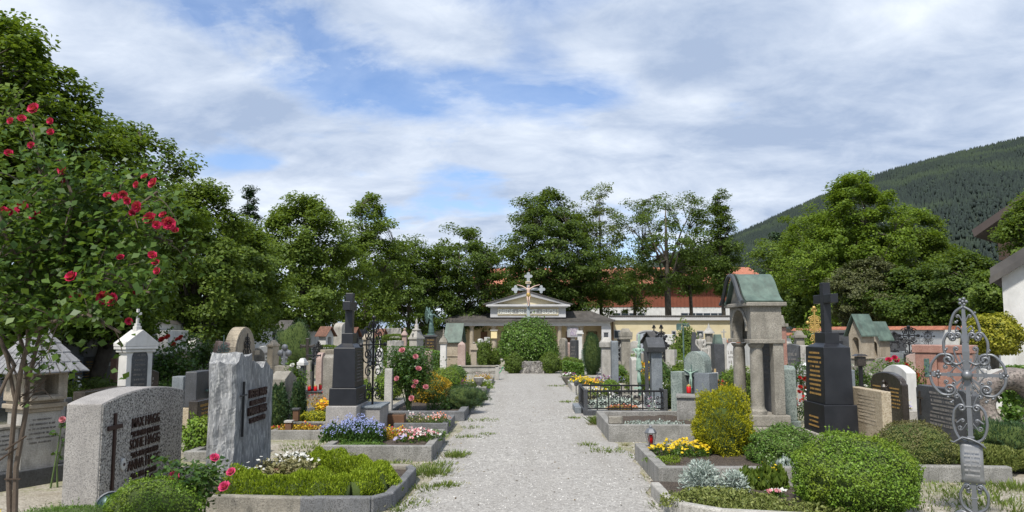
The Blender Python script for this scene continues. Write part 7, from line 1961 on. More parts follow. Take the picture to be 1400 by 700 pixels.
# boulder with a hole
t = thing('holed_boulder', (XA(1392, 10.7), 10.8, 0), 'big rough boulder headstone with an ivy-filled hole at the right border', 'gravestone', R(-25)); me = bpy.data.meshes.new('boulder'); bm = bmesh.new(); NA = 48
from mathutils import noise as mn
rings = []
def rsec(a):
    ro = Vector((.62 * math.cos(a), 0, .52 + .50 * math.sin(a))); ro.z = max(-.05, ro.z); ri = Vector((-.10 + .16 * math.cos(a), 0, .50 + .24 * math.sin(a))); return ro, ri
for i in range(NA):
    a = 2 * PI * i / NA; ro, ri = rsec(a); row = []
    for k in range(16):
        b_ = 2 * PI * k / 16; f = .5 + .5 * math.cos(b_); p = ri.lerp(ro, f); p.y = .2 * math.sin(b_) * (1 + .2 * math.sin(a * 2))
        d = mn.noise(p * 2.3 + Vector((7, 1, 3))) * .16 + mn.noise(p * 7) * .05 + mn.noise(p * 18) * .02
        p += Vector((math.cos(a) * (f - .4) * d, math.sin(b_) * d, math.sin(a) * (f - .4) * d)); row.append(bm.verts.new(p))
    rings.append(row)
for i in range(NA):
    for k in range(16):
        bm.faces.new((rings[i][k], rings[(i + 1) % NA][k], rings[(i + 1) % NA][(k + 1) % 16], rings[i][(k + 1) % 16]))
bmesh.ops.recalc_face_normals(bm, faces=bm.faces[:]); bm.to_mesh(me); bm.free()
mobj('boulder', me, stone('brown_boulder', (.17, .14, .125), (.30, .26, .23), 5, (.09, .08, .07), 30, 1, .8, .95, .5, lichen=.4), t, smooth=True)
rg = np.random.default_rng(9); n = 260; p = np.stack([rg.normal(-.1, .07, n), rg.uniform(-.12, .1, n), rg.uniform(.28, .70, n)], 1); mobj('ivy', np_mesh('ivy', leaf_verts(p, rg.normal(size=p.shape) * .5 + np.array([0, -1, .3]), .06, rg, .9), 4), L_['rosebright'], t)
hedge('hedge', 1378, 1425, 13, 506, .6, L_['boxdark'], 'low clipped hedge beyond the holed boulder at the right border', 203, .04, 3000)
rough_slab('white_rock', (XA(1358, 15.5), 15.5, 0), 0, .55, .78, .3, M_['white'], 'smooth white rock beyond the holed boulder, beneath the yellow-leaved tree', 35, cat='rock', nx=10, nz=10)
ell_bush('climbing_ivy', (12.3, 19.6, 0), (.18, .10, .62), L_['mid'], 'narrow ivy climbing the white garden wall under the yellow-leaved tree', 204, 1200, .05, core=False, cat='climber')
# ================================================================ RIGHT OF THE PATH, MIDDLE AND FAR
kerb('grave_kerb', 1.2, 10.75, XA(975, 10.75), 12.6, .24, .11, 'concrete', 'pale concrete kerb with bare soil between the iron-railed grave and the yellow flowers', soilz=.17)
t = thing('concrete_block', (1.32, 10.95, .24), 'small square concrete block on the near corner of the bare-soil grave', 'block'); MB().box((0, 0, .05), (.2, .16, .10)).obj('block', M_['weathered'], t, .01)
flower_patch('grey_ground_plant', XA(890, 11.2), 11.2, .45, .12, .10, L_['silver'], [], 'thin grey-green plants on the bare soil grave right of the path', 301, 500, .04, 0, z=.17, cat='ground cover')
t = thing('low_concrete_wall', (XA(945, 12.0), 12.0, 0), 'plain grey concrete base wall below the blue-grey arched headstone', 'stone base', R(-12)); MB().box((0, 0, .26), (.5, .5, .52)).obj('block', M_['concrete'], t, .01); MB().box((.0, -.02, .54), (.52, .52, .03)).obj('cap', M_['concrete'], t, .006)
# blue-grey arched headstone
P = dict(loc=(XA(947, 12.9), 12.95, 0), rz=R(-48)); t = thing('arched_headstone', P['loc'], 'blue-grey stepped granite headstone with a rounded top, bronze crucifix and red candle', 'gravestone', P['rz']); bgm = M_['greenstone']; hh = HT(717, 480, 12.9)
MB().box((-.26, 0, (.0 + hh - .36) / 2 + .0), (.24, .26, hh - .36)).obj('left_block', bgm, t, .008); MB().box((.26, 0, (hh - .36) / 2), (.30, .26, hh - .36)).obj('right_block', M_['bluegrey'], t, .008)
MB().box((.0, .06, (hh - .45) / 2), (.20, .14, hh - .45)).obj('recess', M_['dark'], t)
q = MB(); q.prism([(x + .06, z + hh - .42) for x, z in top_profile(.42, .42, 'round')], -.05, .16); q.obj('rounded_head', bgm, t, .008)
q = MB(); latin_cross(q, 0, -.04, hh * .42, .48, .28, .025, .025, .74); q.obj('crucifix', M_['bronze'], t, .003)
J, E = body_joints(.34, {'L': ((-.22, 0, .84), (-.36, 0, .92)), 'R': ((.22, 0, .84), (.36, 0, .92))}); skin_fig('crucified_figure', J, E, M_['bronze_pale'], t).location = (0, -.07, hh * .48)
candle((XA(939, 12.35), 12.3, .555), 'red grave candle before the blue-grey stepped headstone', .15, .038)
# iron railing grave
x0, x1, y0, y1 = 1.14, 2.62, 14.0, 15.4
t = thing('iron_railing', ((x0 + x1) / 2, (y0 + y1) / 2, 0), 'low black iron railing with scrolls enclosing a grave right of the path', 'railing'); im = M_['iron']; w_, l_ = x1 - x0, y1 - y0
for nme, (cx2, cy2, dx, dy) in {'a': (0, -l_ / 2, w_, .08), 'b': (0, l_ / 2, w_, .08), 'c': (-w_ / 2, 0, .08, l_ - .08), 'd': (w_ / 2, 0, .08, l_ - .08)}.items():
    MB().box((cx2, cy2, .05), (dx, dy, .10)).obj('curb', M_['dark'], t, .006)
for (ax2, ay2, bx3, by3) in ((-w_ / 2, -l_ / 2, w_ / 2, -l_ / 2), (-w_ / 2, l_ / 2, w_ / 2, l_ / 2), (-w_ / 2, -l_ / 2, -w_ / 2, l_ / 2), (w_ / 2, -l_ / 2, w_ / 2, l_ / 2)):
    q = MB(); q.tube([(ax2, ay2, .45), (bx3, by3, .45)], .022, 4); q.tube([(ax2, ay2, .13), (bx3, by3, .13)], .016, 4); q.obj('rail', im, t)
    q = MB(); L = math.hypot(bx3 - ax2, by3 - ay2); n = int(L / .19)
    for k in range(n + 1):
        f = k / n; x = ax2 + (bx3 - ax2) * f; y = ay2 + (by3 - ay2) * f; q.tube([(x, y, .08), (x, y, .46)], .014, 4)
        if k < n and abs(by3 - ay2) < .1:
            xm = x + L / n / 2
            for s in (1, -1): scroll(q, xm + s * .035, .23, .038, PI if s > 0 else 0, 1.1, .011, y=ay2, sgn=s, n=10); scroll(q, xm + s * .03, .33, .034, -PI / 2, 1.1, .010, y=ay2, sgn=s, n=10)
    q.obj('balusters', im, t)
for sx in (1, -1):
    for sy in (1, -1): MB().box((sx * w_ / 2, sy * l_ / 2, .24), (.07, .07, .48)).obj('corner_post', M_['dark'], t, .006)
t2 = thing('grave_soil', ((x0 + x1) / 2, (y0 + y1) / 2, .02), 'pale gravel bed inside the low black iron railing', 'gravel bed'); MB().box((0, 0, .03), (w_ - .1, l_ - .1, .06)).obj('bed', M_['limestone'], t2)
flower_patch('silver_plants', 1.7, 14.6, .45, .3, .3, L_['silver'], ['white'], 'silvery leafy plants inside the black iron railing', 302, 700, .07, 20, .05, z=.05)
flower_patch('red_trough_flowers', 1.85, 14.25, .32, .08, .10, L_['orange'], ['salmon'], 'row of reddish flowers low inside the black iron railing', 303, 300, .04, 60, .045, z=.08)
flower_patch('tall_flowers', 2.35, 13.85, .10, .08, .35, L_['silver'], ['white', 'purple'], 'thin tall plant with white flowers in front of the right railing corner', 304, 120, .04, 18, .045, cat='plant')
t = thing('grey_box', (1.02, 14.4, 0), 'small blue-grey stone step at the left corner of the black iron railing', 'stone step'); MB().box((0, .3, .06), (.12, .8, .12)).obj('step', M_['bluegrey'], t, .008)
# gabled grey pillar in the railed grave
P = PL(903, 890, 884.5, 14.5, 461, w=.36); P['t'] = .26
t = thing('gabled_pillar', P['loc'], 'speckled grey granite pillar with a projecting gabled head at the right end of the railed grave', 'gravestone', P['rz']); hh = P['h']; bm2 = M_['bluegrey']
MB().box((0, 0, .15), (.48, .38, .3)).obj('plinth', bm2, t, .01); MB().box((0, .02, hh * .45), (P['w'] * .72, P['t'] * .8, hh * .8)).obj('shaft', bm2, t, .008)
q = MB(); q.prism([(-.21, hh * .80), (.21, hh * .80), (.24, hh * .87), (0, hh), (-.24, hh * .87)], -.17, .17); q.obj('gabled_head', M_['dark'], t, .01)
MB().box((0, -.16, hh * .45), (.1, .06, hh * .7)).obj('front_strip', M_['dark'], t, .004)
# slanted slab
headstone('headstone', PL(871, 863, 854, 17.0, 488, w=.42), 'slant', 'limestone', 'smooth pale slab with slanted top between the iron railing and the blue-grey stele', plinth=.1, pmat='weathered', taper=.08)
# green bronze cross
Y = 15.9; t = thing('bronze_figure_cross', (XA(873.5, Y), Y, 0), 'tall pale green bronze cross with figures, left of the gabled grey pillar', 'grave cross', R(-30)); bp = M_['bronze_pale']; hh = HT(717, 457, Y)
MB().box((0, 0, .1), (.3, .25, .2)).obj('base', M_['weathered'], t, .01)
q = MB(); q.box((0, 0, .2 + (hh - .2) / 2), (.045, .035, hh - .2)); q.box((0, 0, hh - .33), (.30, .035, .05)); q.obj('cross', bp, t, .006)
J, E = body_joints(.6, {'L': ((-.13, -.03, .70), (-.07, -.08, .66)), 'R': ((.13, -.03, .70), (.06, -.09, .62))}, skirt=True); skin_fig('upper_figure', J, E, bp, t).location = (0, -.05, hh - .78)
J, E = body_joints(.42, {'L': ((-.13, -.03, .66), (-.05, -.09, .7)), 'R': ((.13, -.03, .66), (.05, -.09, .7))}, skirt=True); skin_fig('lower_figure', J, E, bp, t).location = (0, -.05, hh * .30)
MB().box((-.02, -.04, hh * .24), (.16, .1, .03)).obj('shelf', bp, t)

# pillar with cube, blue-grey stele
P = PC(828.5, 20.6, 461); P['w'] = .30; P['t'] = .3
pillar('pillar', P, [(1.15, 1.15, 0, .1, 1), (.92, .92, .1, .80, .97), (1.2, 1.2, .80, .90, 1), (1.1, 1.1, .90, 1, .45)], 'limestone', 'beige stone pillar with a heavy square cap beside the conical yew, right of the path', names=['plinth', 'shaft', 'capital', 'pyramid_cap'])
t = thing('cube_lantern', (P['loc'][0], P['loc'][1], P['h']), 'small dark cube lantern on top of the beige pillar with square cap', 'lantern'); MB().box((0, 0, .06), (.11, .11, .12)).obj('housing', M_['dark'], t, .006); MB().box((0, 0, .125), (.13, .13, .012)).obj('lid', M_['iron'], t)
headstone('headstone', PL(845, 836, 833, 20.0, 466, w=.3), 'chamfer', 'bluegrey', 'smooth blue-grey stele immediately right of the beige square-capped pillar', plinth=.1, rise=.03)
# conical yew
Y = 26.3; hh = HT(809, 455, Y); ell_bush('conical_yew', (XA(809.5, Y), Y, 0), (.33, .32, hh * .54), L_['conifer'], 'dark upright conical yew at the right of the far path end', 305, 8000, .04, bumps=.04, cat='conifer', upright=.8, asp=.35)
# flower bed
kerb('grave_kerb', 1.22, 19.2, XA(852, 19.2), 21.2, .17, .10, 'limestone', 'pale kerb round the yellow and purple flower bed right of the path', soilz=.14)
t = thing('stone_bowl', (XA(778, 21.6), 21.6, 0), 'round grey stone bowl of purple flowers at the near left of the long flower bed', 'planter'); MB().lathe([(.10, 0), (.11, .02), (.16, .1), (.24, .22), (.25, .25), (.21, .245)], 16).obj('bowl', M_['weathered'], t); MB().lathe([(.2, .22), (.2, .235)], 16).obj('soil', M_['soil'], t)
flower_patch('purple_flowers', XA(778, 21.6), 21.6, .22, .2, .12, L_['boxdark'], ['purple', 'white'], 'purple and white flowers filling the round grey stone bowl', 306, 300, .03, 60, .05, z=.23)
flower_patch('yellow_pansies', XA(795, 20.2), 20.2, .32, .30, .2, L_['rosebright'], ['yellow', 'yellow'], 'yellow pansies in the pale kerb right of the stone bowl', 307, 900, .03, 150, .05, z=.13)
flower_patch('purple_pansies', XA(830, 20.5), 20.5, .45, .34, .2, L_['boxdark'], ['purple', 'lilac'], 'purple pansies behind the yellow ones in the pale kerb', 308, 900, .03, 170, .05, z=.13)
flower_patch('yellow_orange_flowers', XA(812, 19.4), 19.5, .30, .18, .2, L_['rosebright'], ['yellow', 'orangef'], 'pale yellow and orange flowers at the near edge of the pale kerb', 309, 700, .03, 80, .045, z=.1)
ell_bush('box_ball', (XA(834, 18.4), 18.4, 0), (.23, .22, .20), L_['box'], 'small bright box ball behind the left part of the black iron railing', 310, 1800, .03)
flower_patch('white_bedding', XA(812, 17.6), 17.6, .35, .3, .25, L_['mid'], ['white', 'yellow'], 'white and yellow bedding between the railing and the pale flower-bed kerb', 311, 800, .04, 70, .045)
flower_patch('brown_tuft', XA(800, 16.6), 16.6, .22, .3, .22, L_['drygrass'], [], 'brownish dry tuft at the path edge left of the black iron railing', 312, 500, .05, 0, cat='plant')
t = thing('small_lamp_post', (XA(787, 18.3), 18.3, 0), 'short dark grave lamp on a stick left of the black iron railing', 'grave lantern'); MB().tube([(0, 0, 0), (0, 0, .22)], .012, 6).obj('stick', M_['dark'], t); MB().lathe([(.03, 0), (.05, .02), (.05, .09), (.01, .12)], 8, (0, 0, .22)).obj('lamp', M_['dark'], t)
kerb('grave_kerb', XA(838, 17.2), 17.2, XA(885, 17.2), 18.6, .1, .1, 'concrete', 'thin light kerb behind the black iron railing', soil=False)

# --- far right field of monuments
iron_cross('iron_cross', PC(847.5, 25.5, 455), 'slim black iron cross against the yellow wall, right of the blue-grey stele', 'iron', 'weathered', .5, seed=61, rad=.022, plate=False, basew=.3, wide=.26)
P = PC(855, 24.3, 449); P['w'] = .34; P['t'] = .34
pillar('pillar', P, [(1.3, 1.3, 0, .12, 1), (.85, .85, .12, .78, .96), (1.15, 1.15, .78, .84, 1), (1.2, 1.2, .84, .93, 1), (.95, .95, .93, 1, .6)], 'weathered', 'tall weathered grey pillar with a heavy block capital in front of the yellow wall', names=['plinth', 'shaft', 'necking', 'capital', 'cap'])
pillar('column', dict(PC(852, 24.9, 470), w=.22, t=.2), [(1.2, 1.2, 0, .1, 1), (.8, .8, .1, .9, 1), (1.1, 1.1, .9, 1, .8)], 'limestone', 'short pale column tucked left of the heavy block-capital pillar')
P = PC(889, 27.5, 454, 17); P['t'] = .5; P['rz'] = -.6
shrine('roofed_shrine', P, 'dark', 'tinroof', 'dark gabled shrine in front of the arched grey gate', ped=.5, rh=.25, figure=False)
for i, (px, Y, top, lb) in enumerate(((894, 29, 446, 'black iron cross in front of the arched grey gate, left of a reddish one'), (904, 26, 446, 'thin rust-coloured iron cross in front of the gate right post'), (881, 31, 458, 'small dark iron cross in front of the left half of the arched gate'), (908, 23, 462, 'low filigree iron cross right of the gabled grey pillar'))):
    iron_cross('iron_cross', dict(PC(px, Y, top), rz=R(-20)), lb, 'iron', 'weathered', .6, seed=70 + i, rad=.024, plate=False, basew=.34, wide=.3)
headstone('headstone', dict(PC(917, 22.5, 478), w=.3, t=.18, rz=R(-40)), 'flat', 'limestone', 'pale flat-topped stele with red figure panel left of the pole crucifix', plinth=.1)
headstone('headstone', dict(PC(913, 31, 457), w=.5, t=.2, rz=R(-30)), 'flat', 'white', 'bright white slab beyond the pole crucifix by the gate', plinth=.1)
# pole crucifix with box
Y = 21.5; t = thing('pole_crucifix', (XA(934, Y), Y, 0), 'thin green pole with an open box-like crucifix head, among bushes', 'grave cross', R(-15)); hh = HT(717, 443, Y)
MB().box((0, 0, .35), (.4, .4, .7), taper=.8).obj('stone_base', M_['limestone'], t, .01); MB().tube([(0, 0, .7), (0, 0, hh)], .022, 8).obj('pole', M_['bronze'], t)
q = MB(); q.box((-.12, 0, hh - .09), (.14, .08, .16)); q.box((.10, 0, hh - .05), (.16, .06, .04)); q.box((0, 0, hh + .0), (.34, .1, .03)); q.obj('box_head', M_['bronze'], t)
ell_bush('green_bush', (XA(938, 25.5), 25.5, 0), (.45, .45, .95), L_['mid'], 'tall green bush directly behind the pole crucifix', 320, 3500, .07, bumps=.18, thick=.4)
ell_bush('green_bush', (XA(921, 24.5), 24.5, 0), (.40, .4, .55), L_['bright'], 'lighter lower bush left of the pole crucifix', 321, 2500, .06, bumps=.15, thick=.3)
P = PC(948.5, 24.2, 454); pillar('obelisk', dict(P, w=.34, t=.3), [(1.2, 1.2, 0, .15, 1), (.95, .95, .15, 1, .35)], 'dark', 'dark tapering obelisk behind the stone figure group')
# stone figure group
Y = 19.0; t = thing('stone_figures', (XA(958.5, Y), Y, 0), 'weathered pale stone figure group of a standing and a leaning person on a base', 'statue', R(-12)); hh = HT(717, 457, Y)
MB().box((0, 0, .14), (.5, .4, .28)).obj('base', M_['limestone'], t, .02); MB().box((0, 0, .41), (.40, .32, .26), taper=.9).obj('plinth', M_['limestone'], t, .015)
J, E = body_joints(1.02, {'L': ((-.11, -.03, .68), (-.05, -.08, .60)), 'R': ((.11, -.03, .68), (.07, -.08, .58))}, skirt=True); skin_fig('standing_figure', J, E, M_['limestone'], t, 2).location = (-.02, 0, .52)
J, E = body_joints(.78, {'L': ((-.11, -.03, .68), (-.04, -.08, .64)), 'R': ((.11, -.03, .66), (.06, -.09, .56))}, skirt=True); o_ = skin_fig('leaning_figure', J, E, M_['limestone'], t, 2); o_.location = (.16, -.08, .50); o_.rotation_euler.y = -.14
# lantern tower
P = PC(969, 25.0, 447); t = thing('lantern_tower', P['loc'], 'slim grey stone lantern tower with a pointed octagonal cap', 'monument'); hh = P['h']
MB().box((0, 0, .15), (.42, .42, .3)).obj('plinth', M_['weathered'], t, .01); MB().lathe([(.14, .3), (.12, hh * .65), (.17, hh * .67), (.17, hh * .7)], 8).obj('shaft', M_['limestone'], t); MB().lathe([(.13, hh * .7), (.13, hh * .87)], 8).obj('lantern_room', M_['weathered'], t); MB().lathe([(.20, hh * .87), (.18, hh * .9), (.06, hh * .98), (.02, hh * 1.05), (.001, hh * 1.08)], 8).obj('cap', M_['limestone'], t)
P = PL(990, 976, 974, 20.5, 470, w=.4); t = headstone('headstone', P, 'flat', 'dark', 'dark granite block stele with a green copper hood left of the copper-roofed canopy', plinth=.1)
q = MB(); hh = P['h']; q.box((0, 0, hh + .13), (P['w'] * .8, P['t'] * .8, .26), taper=.72); q.obj('copper_hood', M_['copper'], t, .01)
pillar('stone_cross', dict(PC(989.5, 24.5, 462), w=.2, t=.15), [(1.3, 1.3, 0, .2, 1), (1, 1, .2, 1, .7)], 'limestone', 'small pale stone cross right of the copper-hooded stele', fin='cross')
for i, (px, Y, r_, lm, lb) in enumerate(((997, 19.5, (.28, .28, .3), 'box', 'bright round bush just left of the copper-roofed canopy'), (893, 18.6, (.35, .3, .28), 'box', 'green bush behind the gabled grey pillar'), (907, 17.2, (.30, .3, .46), 'rose', 'leafy dark rose shrub right of the gabled grey pillar'), (918, 15.4, (.42, .4, .26), 'mid', 'loose green bush between the gabled pillar and the blue-grey stepped headstone'),
                                      (868, 18.6, (.26, .25, .32), 'mid', 'green shrub with orange lilies behind the pale green bronze cross'), (1010, 15.6, (.35, .35, .45), 'mid', 'green shrub seen through the columns of the copper-roofed canopy'), (930, 18.6, (.3, .3, .45), 'bright', 'yellow-green shrub behind the bronze crucifix headstone'), (860, 26.3, (.45, .4, .4), 'box', 'low bush at the foot of the heavy block-capital pillar'),
                                      (976, 17.4, (.4, .35, .3), 'rose', 'low shrub with red flowers right of the stone figure group'), (845, 22.6, (.25, .25, .3), 'boxdark', 'small dark bush between the blue-grey stele and the block-capital pillar'))):
    ell_bush('green_bush', (XA(px, Y), Y, 0), r_, L_[lm], lb, 330 + i, 2300, .045, bumps=.15, thick=.35, cat='bush')
flower_patch('orange_lilies', XA(879, 18.0), 18.0, .18, .15, .75, L_['mid'], ['orangef', 'yellow'], 'orange lilies between the pale green bronze cross and the gabled grey pillar', 345, 300, .06, 22, .12, cat='flowers', mound=.3)
flower_patch('white_flowers', XA(905, 16.6), 16.6, .4, .25, .38, L_['mid'], ['white', 'white'], 'carpet of white flowers left of the blue-grey stepped headstone', 346, 500, .05, 150, .05)
flower_patch('white_flowers', XA(985, 15.5), 15.5, .5, .3, .3, L_['mid'], ['white', 'white'], 'white flowers in front of the copper-roofed canopy, above the golden yew', 347, 500, .05, 150, .05)
flower_patch('red_leaved_bedding', XA(985, 17.0), 17.0, .6, .3, .45, L_['orange'], ['red', 'salmon'], 'reddish bedding plants behind the white flowers left of the canopy columns', 348, 600, .06, 80, .06)
flower_patch('red_flowers', XA(965, 14.0), 14.0, .35, .25, .45, L_['rose'], ['red', 'yellow'], 'red and yellow flowers right of the blue-grey stepped headstone', 349, 500, .06, 50, .06)
flower_patch('yellow_flowers', XA(985, 12.6), 12.6, .28, .2, .2, L_['rosebright'], ['yellow'], 'yellow flowers behind the golden yew, low by the canopy base', 350, 400, .05, 60, .05)
t = thing('wooden_marker', (XA(976, 13.3), 13.3, 0), 'temporary wooden grave marker post with small plate behind the golden yew', 'grave marker', R(-10)); MB().box((0, 0, .45), (.035, .03, .9)).obj('post', plain('light_pine', (.42, .30, .14), .7), t); MB().box((0, -.02, .78), (.10, .02, .12)).obj('plate', M_['whitewash'], t)
# behind the round bush, in front of the hall
P = PC(792.5, 33, 452); pillar('column', dict(P, w=.28, t=.28), [(1.7, 1.7, 0, .18, .95), (1.2, 1.2, .18, .36, .9), (.8, .8, .36, .9, .85), (1.2, 1.2, .9, .94, 1), (.9, .9, .94, 1, 1)], 'white', 'white marble column on a stepped base in front of the memorial hall, left of the conical yew', names=['step', 'pedestal', 'shaft', 'capital', 'abacus'])
P = PC(783, 36, 446, 12); P['t'] = .4; t = thing('painted_shrine', P['loc'], 'weathered box shrine with a faded painted panel before the memorial hall', 'wayside shrine', .2); hh = P['h']; MB().box((0, 0, (hh - .5) / 2), (.16, .16, hh - .5)).obj('post', M_['limestone'], t); MB().box((0, 0, hh - .28), (.5, .3, .5)).obj('box', M_['hallgrey'], t, .01)
MB().box((0, -.155, hh - .28), (.34, .02, .34)).obj('painted_panel', stone('faded_painting', (.30, .26, .36), (.55, .50, .50), 9, (.2, .15, .2), 20, 1, .1), t); MB().box((0, 0, hh + .0), (.62, .42, .06)).obj('roof', M_['tinroof'], t)
P = PC(675.5, 34, 450); t = thing('lantern_column', P['loc'], 'beige column with a pale yellow lantern block, between the hall columns', 'lantern'); hh = P['h']; MB().lathe([(.2, 0), (.2, .3), (.13, .35), (.12, hh - .5), (.2, hh - .42)], 12).obj('shaft', M_['sandstone'], t); MB().box((0, 0, hh - .25), (.28, .28, .34)).obj('lantern_block', plain('pale_yellow_block', (.72, .60, .33), .7), t, .01); MB().box((0, 0, hh - .05), (.34, .34, .05)).obj('lid', M_['limestone'], t)
for i, (px, Y, top, wd, m_, tp, lb) in enumerate(((770, 30, 462, .3, 'weathered', 'round', 'grey round-topped stele just right of the big round bush'), (777, 31, 468, .26, 'pink', 'point', 'narrow pinkish stele with a pointed top right of the big round bush'), (785, 30, 465, .3, 'dark', 'flat', 'dark stele left of the white marble column'), (657, 34, 463, .22, 'white', 'round', 'thin white stele before the left hall columns'), (666, 35, 461, .2, 'white', 'flat', 'thin white post before the second hall column'),
                                                (800, 28.5, 478, .25, 'greenstone', 'flat', 'green-grey stele tucked behind the conical yew'), (653, 31, 470, .3, 'weathered', 'arch', 'grey arched stele between the slim beige column and the upright shrub'), (840, 29, 470, .4, 'white', 'flat', 'low white slab behind the blue-grey stele'), (868, 28, 466, .4, 'limestone', 'round', 'pale round-headed stone before the left jamb of the grey gate'),
                                                (923, 27, 470, .4, 'weathered', 'arch', 'grey arched stone in the bushes left of the dark obelisk'), (1082, 21, 470, .4, 'dark', 'arch', 'dark arched stone right of the reddish-brown pillar'), (1103, 22, 472, .45, 'limestone', 'flat', 'pale flat stone left of the gilded cross base'), (1128, 23, 470, .35, 'weathered', 'point', 'grey pointed stone framed by the polished black cross and the dark tomb'),
                                                (1188, 24.5, 462, .5, 'limestone', 'flat', 'pale flat slab between the two green-roofed shrines'), (575, 22, 486, .3, 'limestone', 'arch', 'low pale arched stone below the ornate grey monument'), (548, 29, 468, .35, 'weathered', 'round', 'grey round stone left of the slender pink obelisk'))):
    headstone('headstone', dict(PC(px, Y, top), w=wd, t=.2, rz=(R(-35) if px > 720 else R(35))), tp, m_, lb, plinth=.1, rows=4, seed=i)
ell_bush('green_bush', (XA(779, 28.5), 28.5, 0), (.5, .4, .28), L_['bright'], 'bright low bush behind the low hedge right of the big round bush', 360, 2500, .05, bumps=.12)
ell_bush('green_bush', (XA(790, 29), 29, 0), (.3, .3, .2), L_['box'], 'small bright bush at the foot of the white marble column', 361, 1500, .05, bumps=.12)

# shaded left background: small dark stones and a few trunks of shade
for i, (px, Y, top, wd, m_, tp, lb) in enumerate(((214, 17.0, 486, .5, 'dark', 'flat', 'dark flat slab in deep shade right of the white gabled tomb'), (228, 16.4, 500, .5, 'weathered', 'arch', 'grey arched stone among dark shrubs, below the red roses on the left'), (250, 18.5, 478, .45, 'sandstone', 'point', 'beige pointed stele in tree shade behind the bronze crucifix stele'),
                                                  (280, 19.5, 482, .5, 'limestone', 'flat', 'pale flat stele in tree shade left of the tilted pinkish slab'), (350, 21, 476, .5, 'weathered', 'round', 'grey round-topped stone right of the curved-top beige monument'), (362, 24, 473, .45, 'white', 'arch', 'small white arched stone before the boundary wall, left of the slim beige stele'),
                                                  (200, 14.6, 505, .5, 'brownblack', 'arch', 'brown-black arched stone tucked behind the right end of the wide granite headstone'), (478, 22, 470, .5, 'weathered', 'round', 'grey rounded stone mostly hidden behind the tall black cross monument'), (450, 18, 478, .35, 'sandstone', 'flat', 'beige slab between the grey upright slab and the brown round-topped stele'),
                                                  (1070, 27, 466, .5, 'limestone', 'arch', 'pale arched stone far behind the right edge of the copper-roofed canopy'), (1140, 30, 462, .6, 'white', 'flat', 'white slab near the right boundary wall, left of the dark blocky tomb'), (1206, 17.0, 488, .4, 'weathered', 'round', 'grey rounded stone just below the smaller green-roofed shrine'),
                                                  (905, 24.5, 474, .35, 'weathered', 'point', 'grey pointed stone between the gabled grey pillar and the pale flat stele'), (944, 17.5, 490, .3, 'dark', 'arch', 'small dark arched stone left of the weathered stone figure group'), (1002, 22, 468, .35, 'white', 'round', 'white rounded stone seen left of the copper-roofed canopy columns'))):
    headstone('headstone', dict(PC(px, Y, top), w=wd, t=.2, rz=(R(-50) if px > 720 else R(50))), tp, m_, lb, plinth=.1, rows=4, seed=i + 60)
# ---------------------------------------------------------------- weeds, gravel crumbs and dry grass on the open ground
rg = np.random.default_rng(404); Vg = []; Vd = []
spots = [(590, 648, .22, 150, .10), (612, 664, .14, 70, .05), (622, 625, .12, 90, .10), (603, 636, .18, 60, .05), (632, 622, .14, 40, .04), (583, 668, .2, 60, .05), (640, 598, .2, 50, .04), (665, 594, .14, 40, .03), (822, 580, .16, 260, .16), (838, 576, .1, 120, .14), (868, 592, .20, 170, .12), (830, 617, .25, 70, .05), (812, 572, .12, 40, .04),
         (803, 609, .15, 40, .05), (785, 572, .12, 40, .04), (776, 550, .2, 50, .05), (805, 556, .18, 60, .05), (660, 575, .3, 60, .04), (645, 585, .2, 40, .04), (760, 528, .25, 50, .05), (560, 690, .2, 60, .04), (575, 640, .3, 80, .04), (1290, 672, .5, 160, .05), (1250, 690, .4, 100, .05), (1370, 690, .5, 200, .08), (1340, 665, .4, 120, .05), (880, 625, .2, 40, .04),
         (905, 545, .4, 130, .07), (935, 590, .3, 120, .07), (970, 560, .4, 160, .10), (430, 612, .5, 160, .05), (480, 640, .4, 120, .05), (530, 636, .3, 90, .05), (1130, 640, .4, 100, .06), (560, 610, .2, 60, .05), (1395, 668, .3, 160, .08)]
for (px, py, r_, n, h) in spots:
    x, y = G(px, py); Vg.append(grass_verts(x, y, .004, r_, n * 2, h, rg, .7, .006)); Vd.append(grass_verts(x, y, .004, r_ * 1.7, n, h * .5, rg, .9, .004))
g = random.Random(12)
for k in range(750):
    y = 6.5 + 22 * g.random() ** 1.5; side = g.choice((-1, 1)); x = (-1.1 - abs(g.gauss(0, .5))) if side < 0 else (1.3 + abs(g.gauss(0, .8)))
    if g.random() < .35: x = side * g.uniform(1.5, 11) ; y = g.uniform(7, 30)
    (Vg if g.random() < .5 else Vd).append(grass_verts(x, y, .003, g.uniform(.05, .3), int(g.uniform(10, 60)), g.uniform(.02, .07), rg, .8, .004))
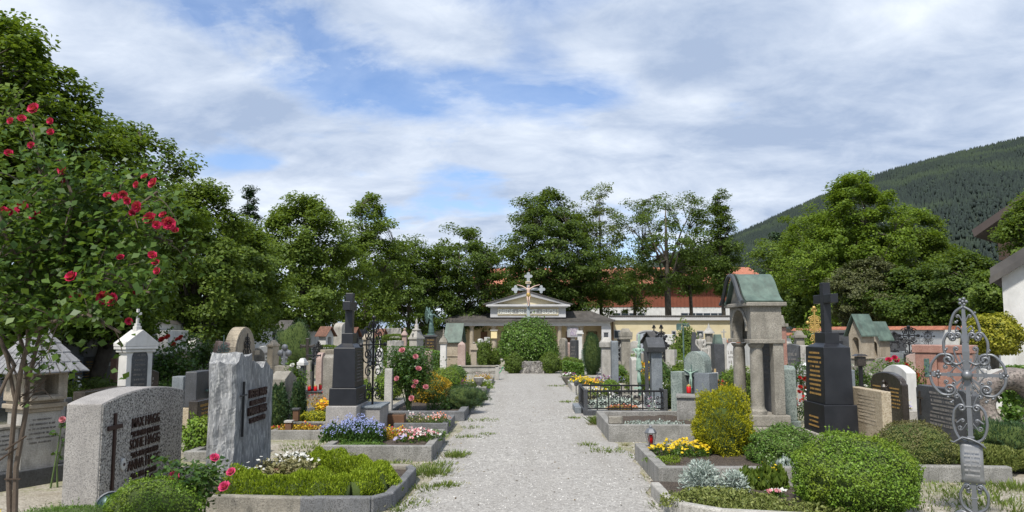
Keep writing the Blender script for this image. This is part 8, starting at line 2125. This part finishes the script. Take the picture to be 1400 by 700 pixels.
tag(mobj('grass_tufts', np_mesh('grass_tufts', np.concatenate(Vg), 4), L_['grass']), 'green weeds and grass tufts growing in the gravel along the path and between graves', 'weeds', kind='stuff')
tag(mobj('dry_grass', np_mesh('dry_grass', np.concatenate(Vd), 4), L_['drygrass']), 'dry yellowish grass and moss scattered over the sandy gravel', 'dry grass', kind='stuff')
# loose chippings: many tiny stones
n = 16000; y = 4.5 + 13 * rg.random(n) ** 1.6; x = rg.uniform(-3.6, 4.8, n); s = rg.uniform(.003, .0095, n); V = np.zeros((n, 4, 3))
a = rg.uniform(0, 6.28, n)
for k in range(3): V[:, k] = np.stack([x + s * np.cos(a + k * 2.09), y + s * np.sin(a + k * 2.09), np.full(n, .004)], 1)
V[:, 3] = np.stack([x, y, .004 + s * .9], 1)
F = np.array([(0, 1, 3), (1, 2, 3), (2, 0, 3)])[None] + (np.arange(n) * 4)[:, None, None]; F = F.reshape(-1)
me = bpy.data.meshes.new('loose_chippings'); me.vertices.add(n * 4); me.vertices.foreach_set('co', V.reshape(-1).astype(np.float32)); me.loops.add(len(F)); me.loops.foreach_set('vertex_index', F.astype(np.int32)); me.polygons.add(len(F) // 3)
me.polygons.foreach_set('loop_start', np.arange(0, len(F), 3, dtype=np.int32)); me.polygons.foreach_set('loop_total', np.full(len(F) // 3, 3, dtype=np.int32)); me.update(calc_edges=True)
tag(mobj('loose_chippings', me, leaf('pale_chippings', (.24, .23, .21), (.66, .65, .62), trans=0, rough=.95)), 'loose pale stone chippings on the path and around the near graves', 'gravel', kind='stuff')
n = 420; y = 5 + 20 * rg.random(n) ** 1.4; x = np.where(rg.random(n) < .5, rg.uniform(-1.4, 1.5, n), rg.uniform(-4, 4.5, n)); p = np.stack([x, y, rg.uniform(.006, .014, n)], 1)
tag(mobj('fallen_leaves', np_mesh('fallen_leaves', leaf_verts(p, rg.normal(size=p.shape) * .25 + np.array([0, 0, 1.0]), .028, rg, .6), 4), leaf('dry_fallen_leaves', (.06, .035, .015), (.20, .14, .05), trans=0)), 'small dry brown leaves and petals scattered over the gravel', 'fallen leaves', kind='stuff')
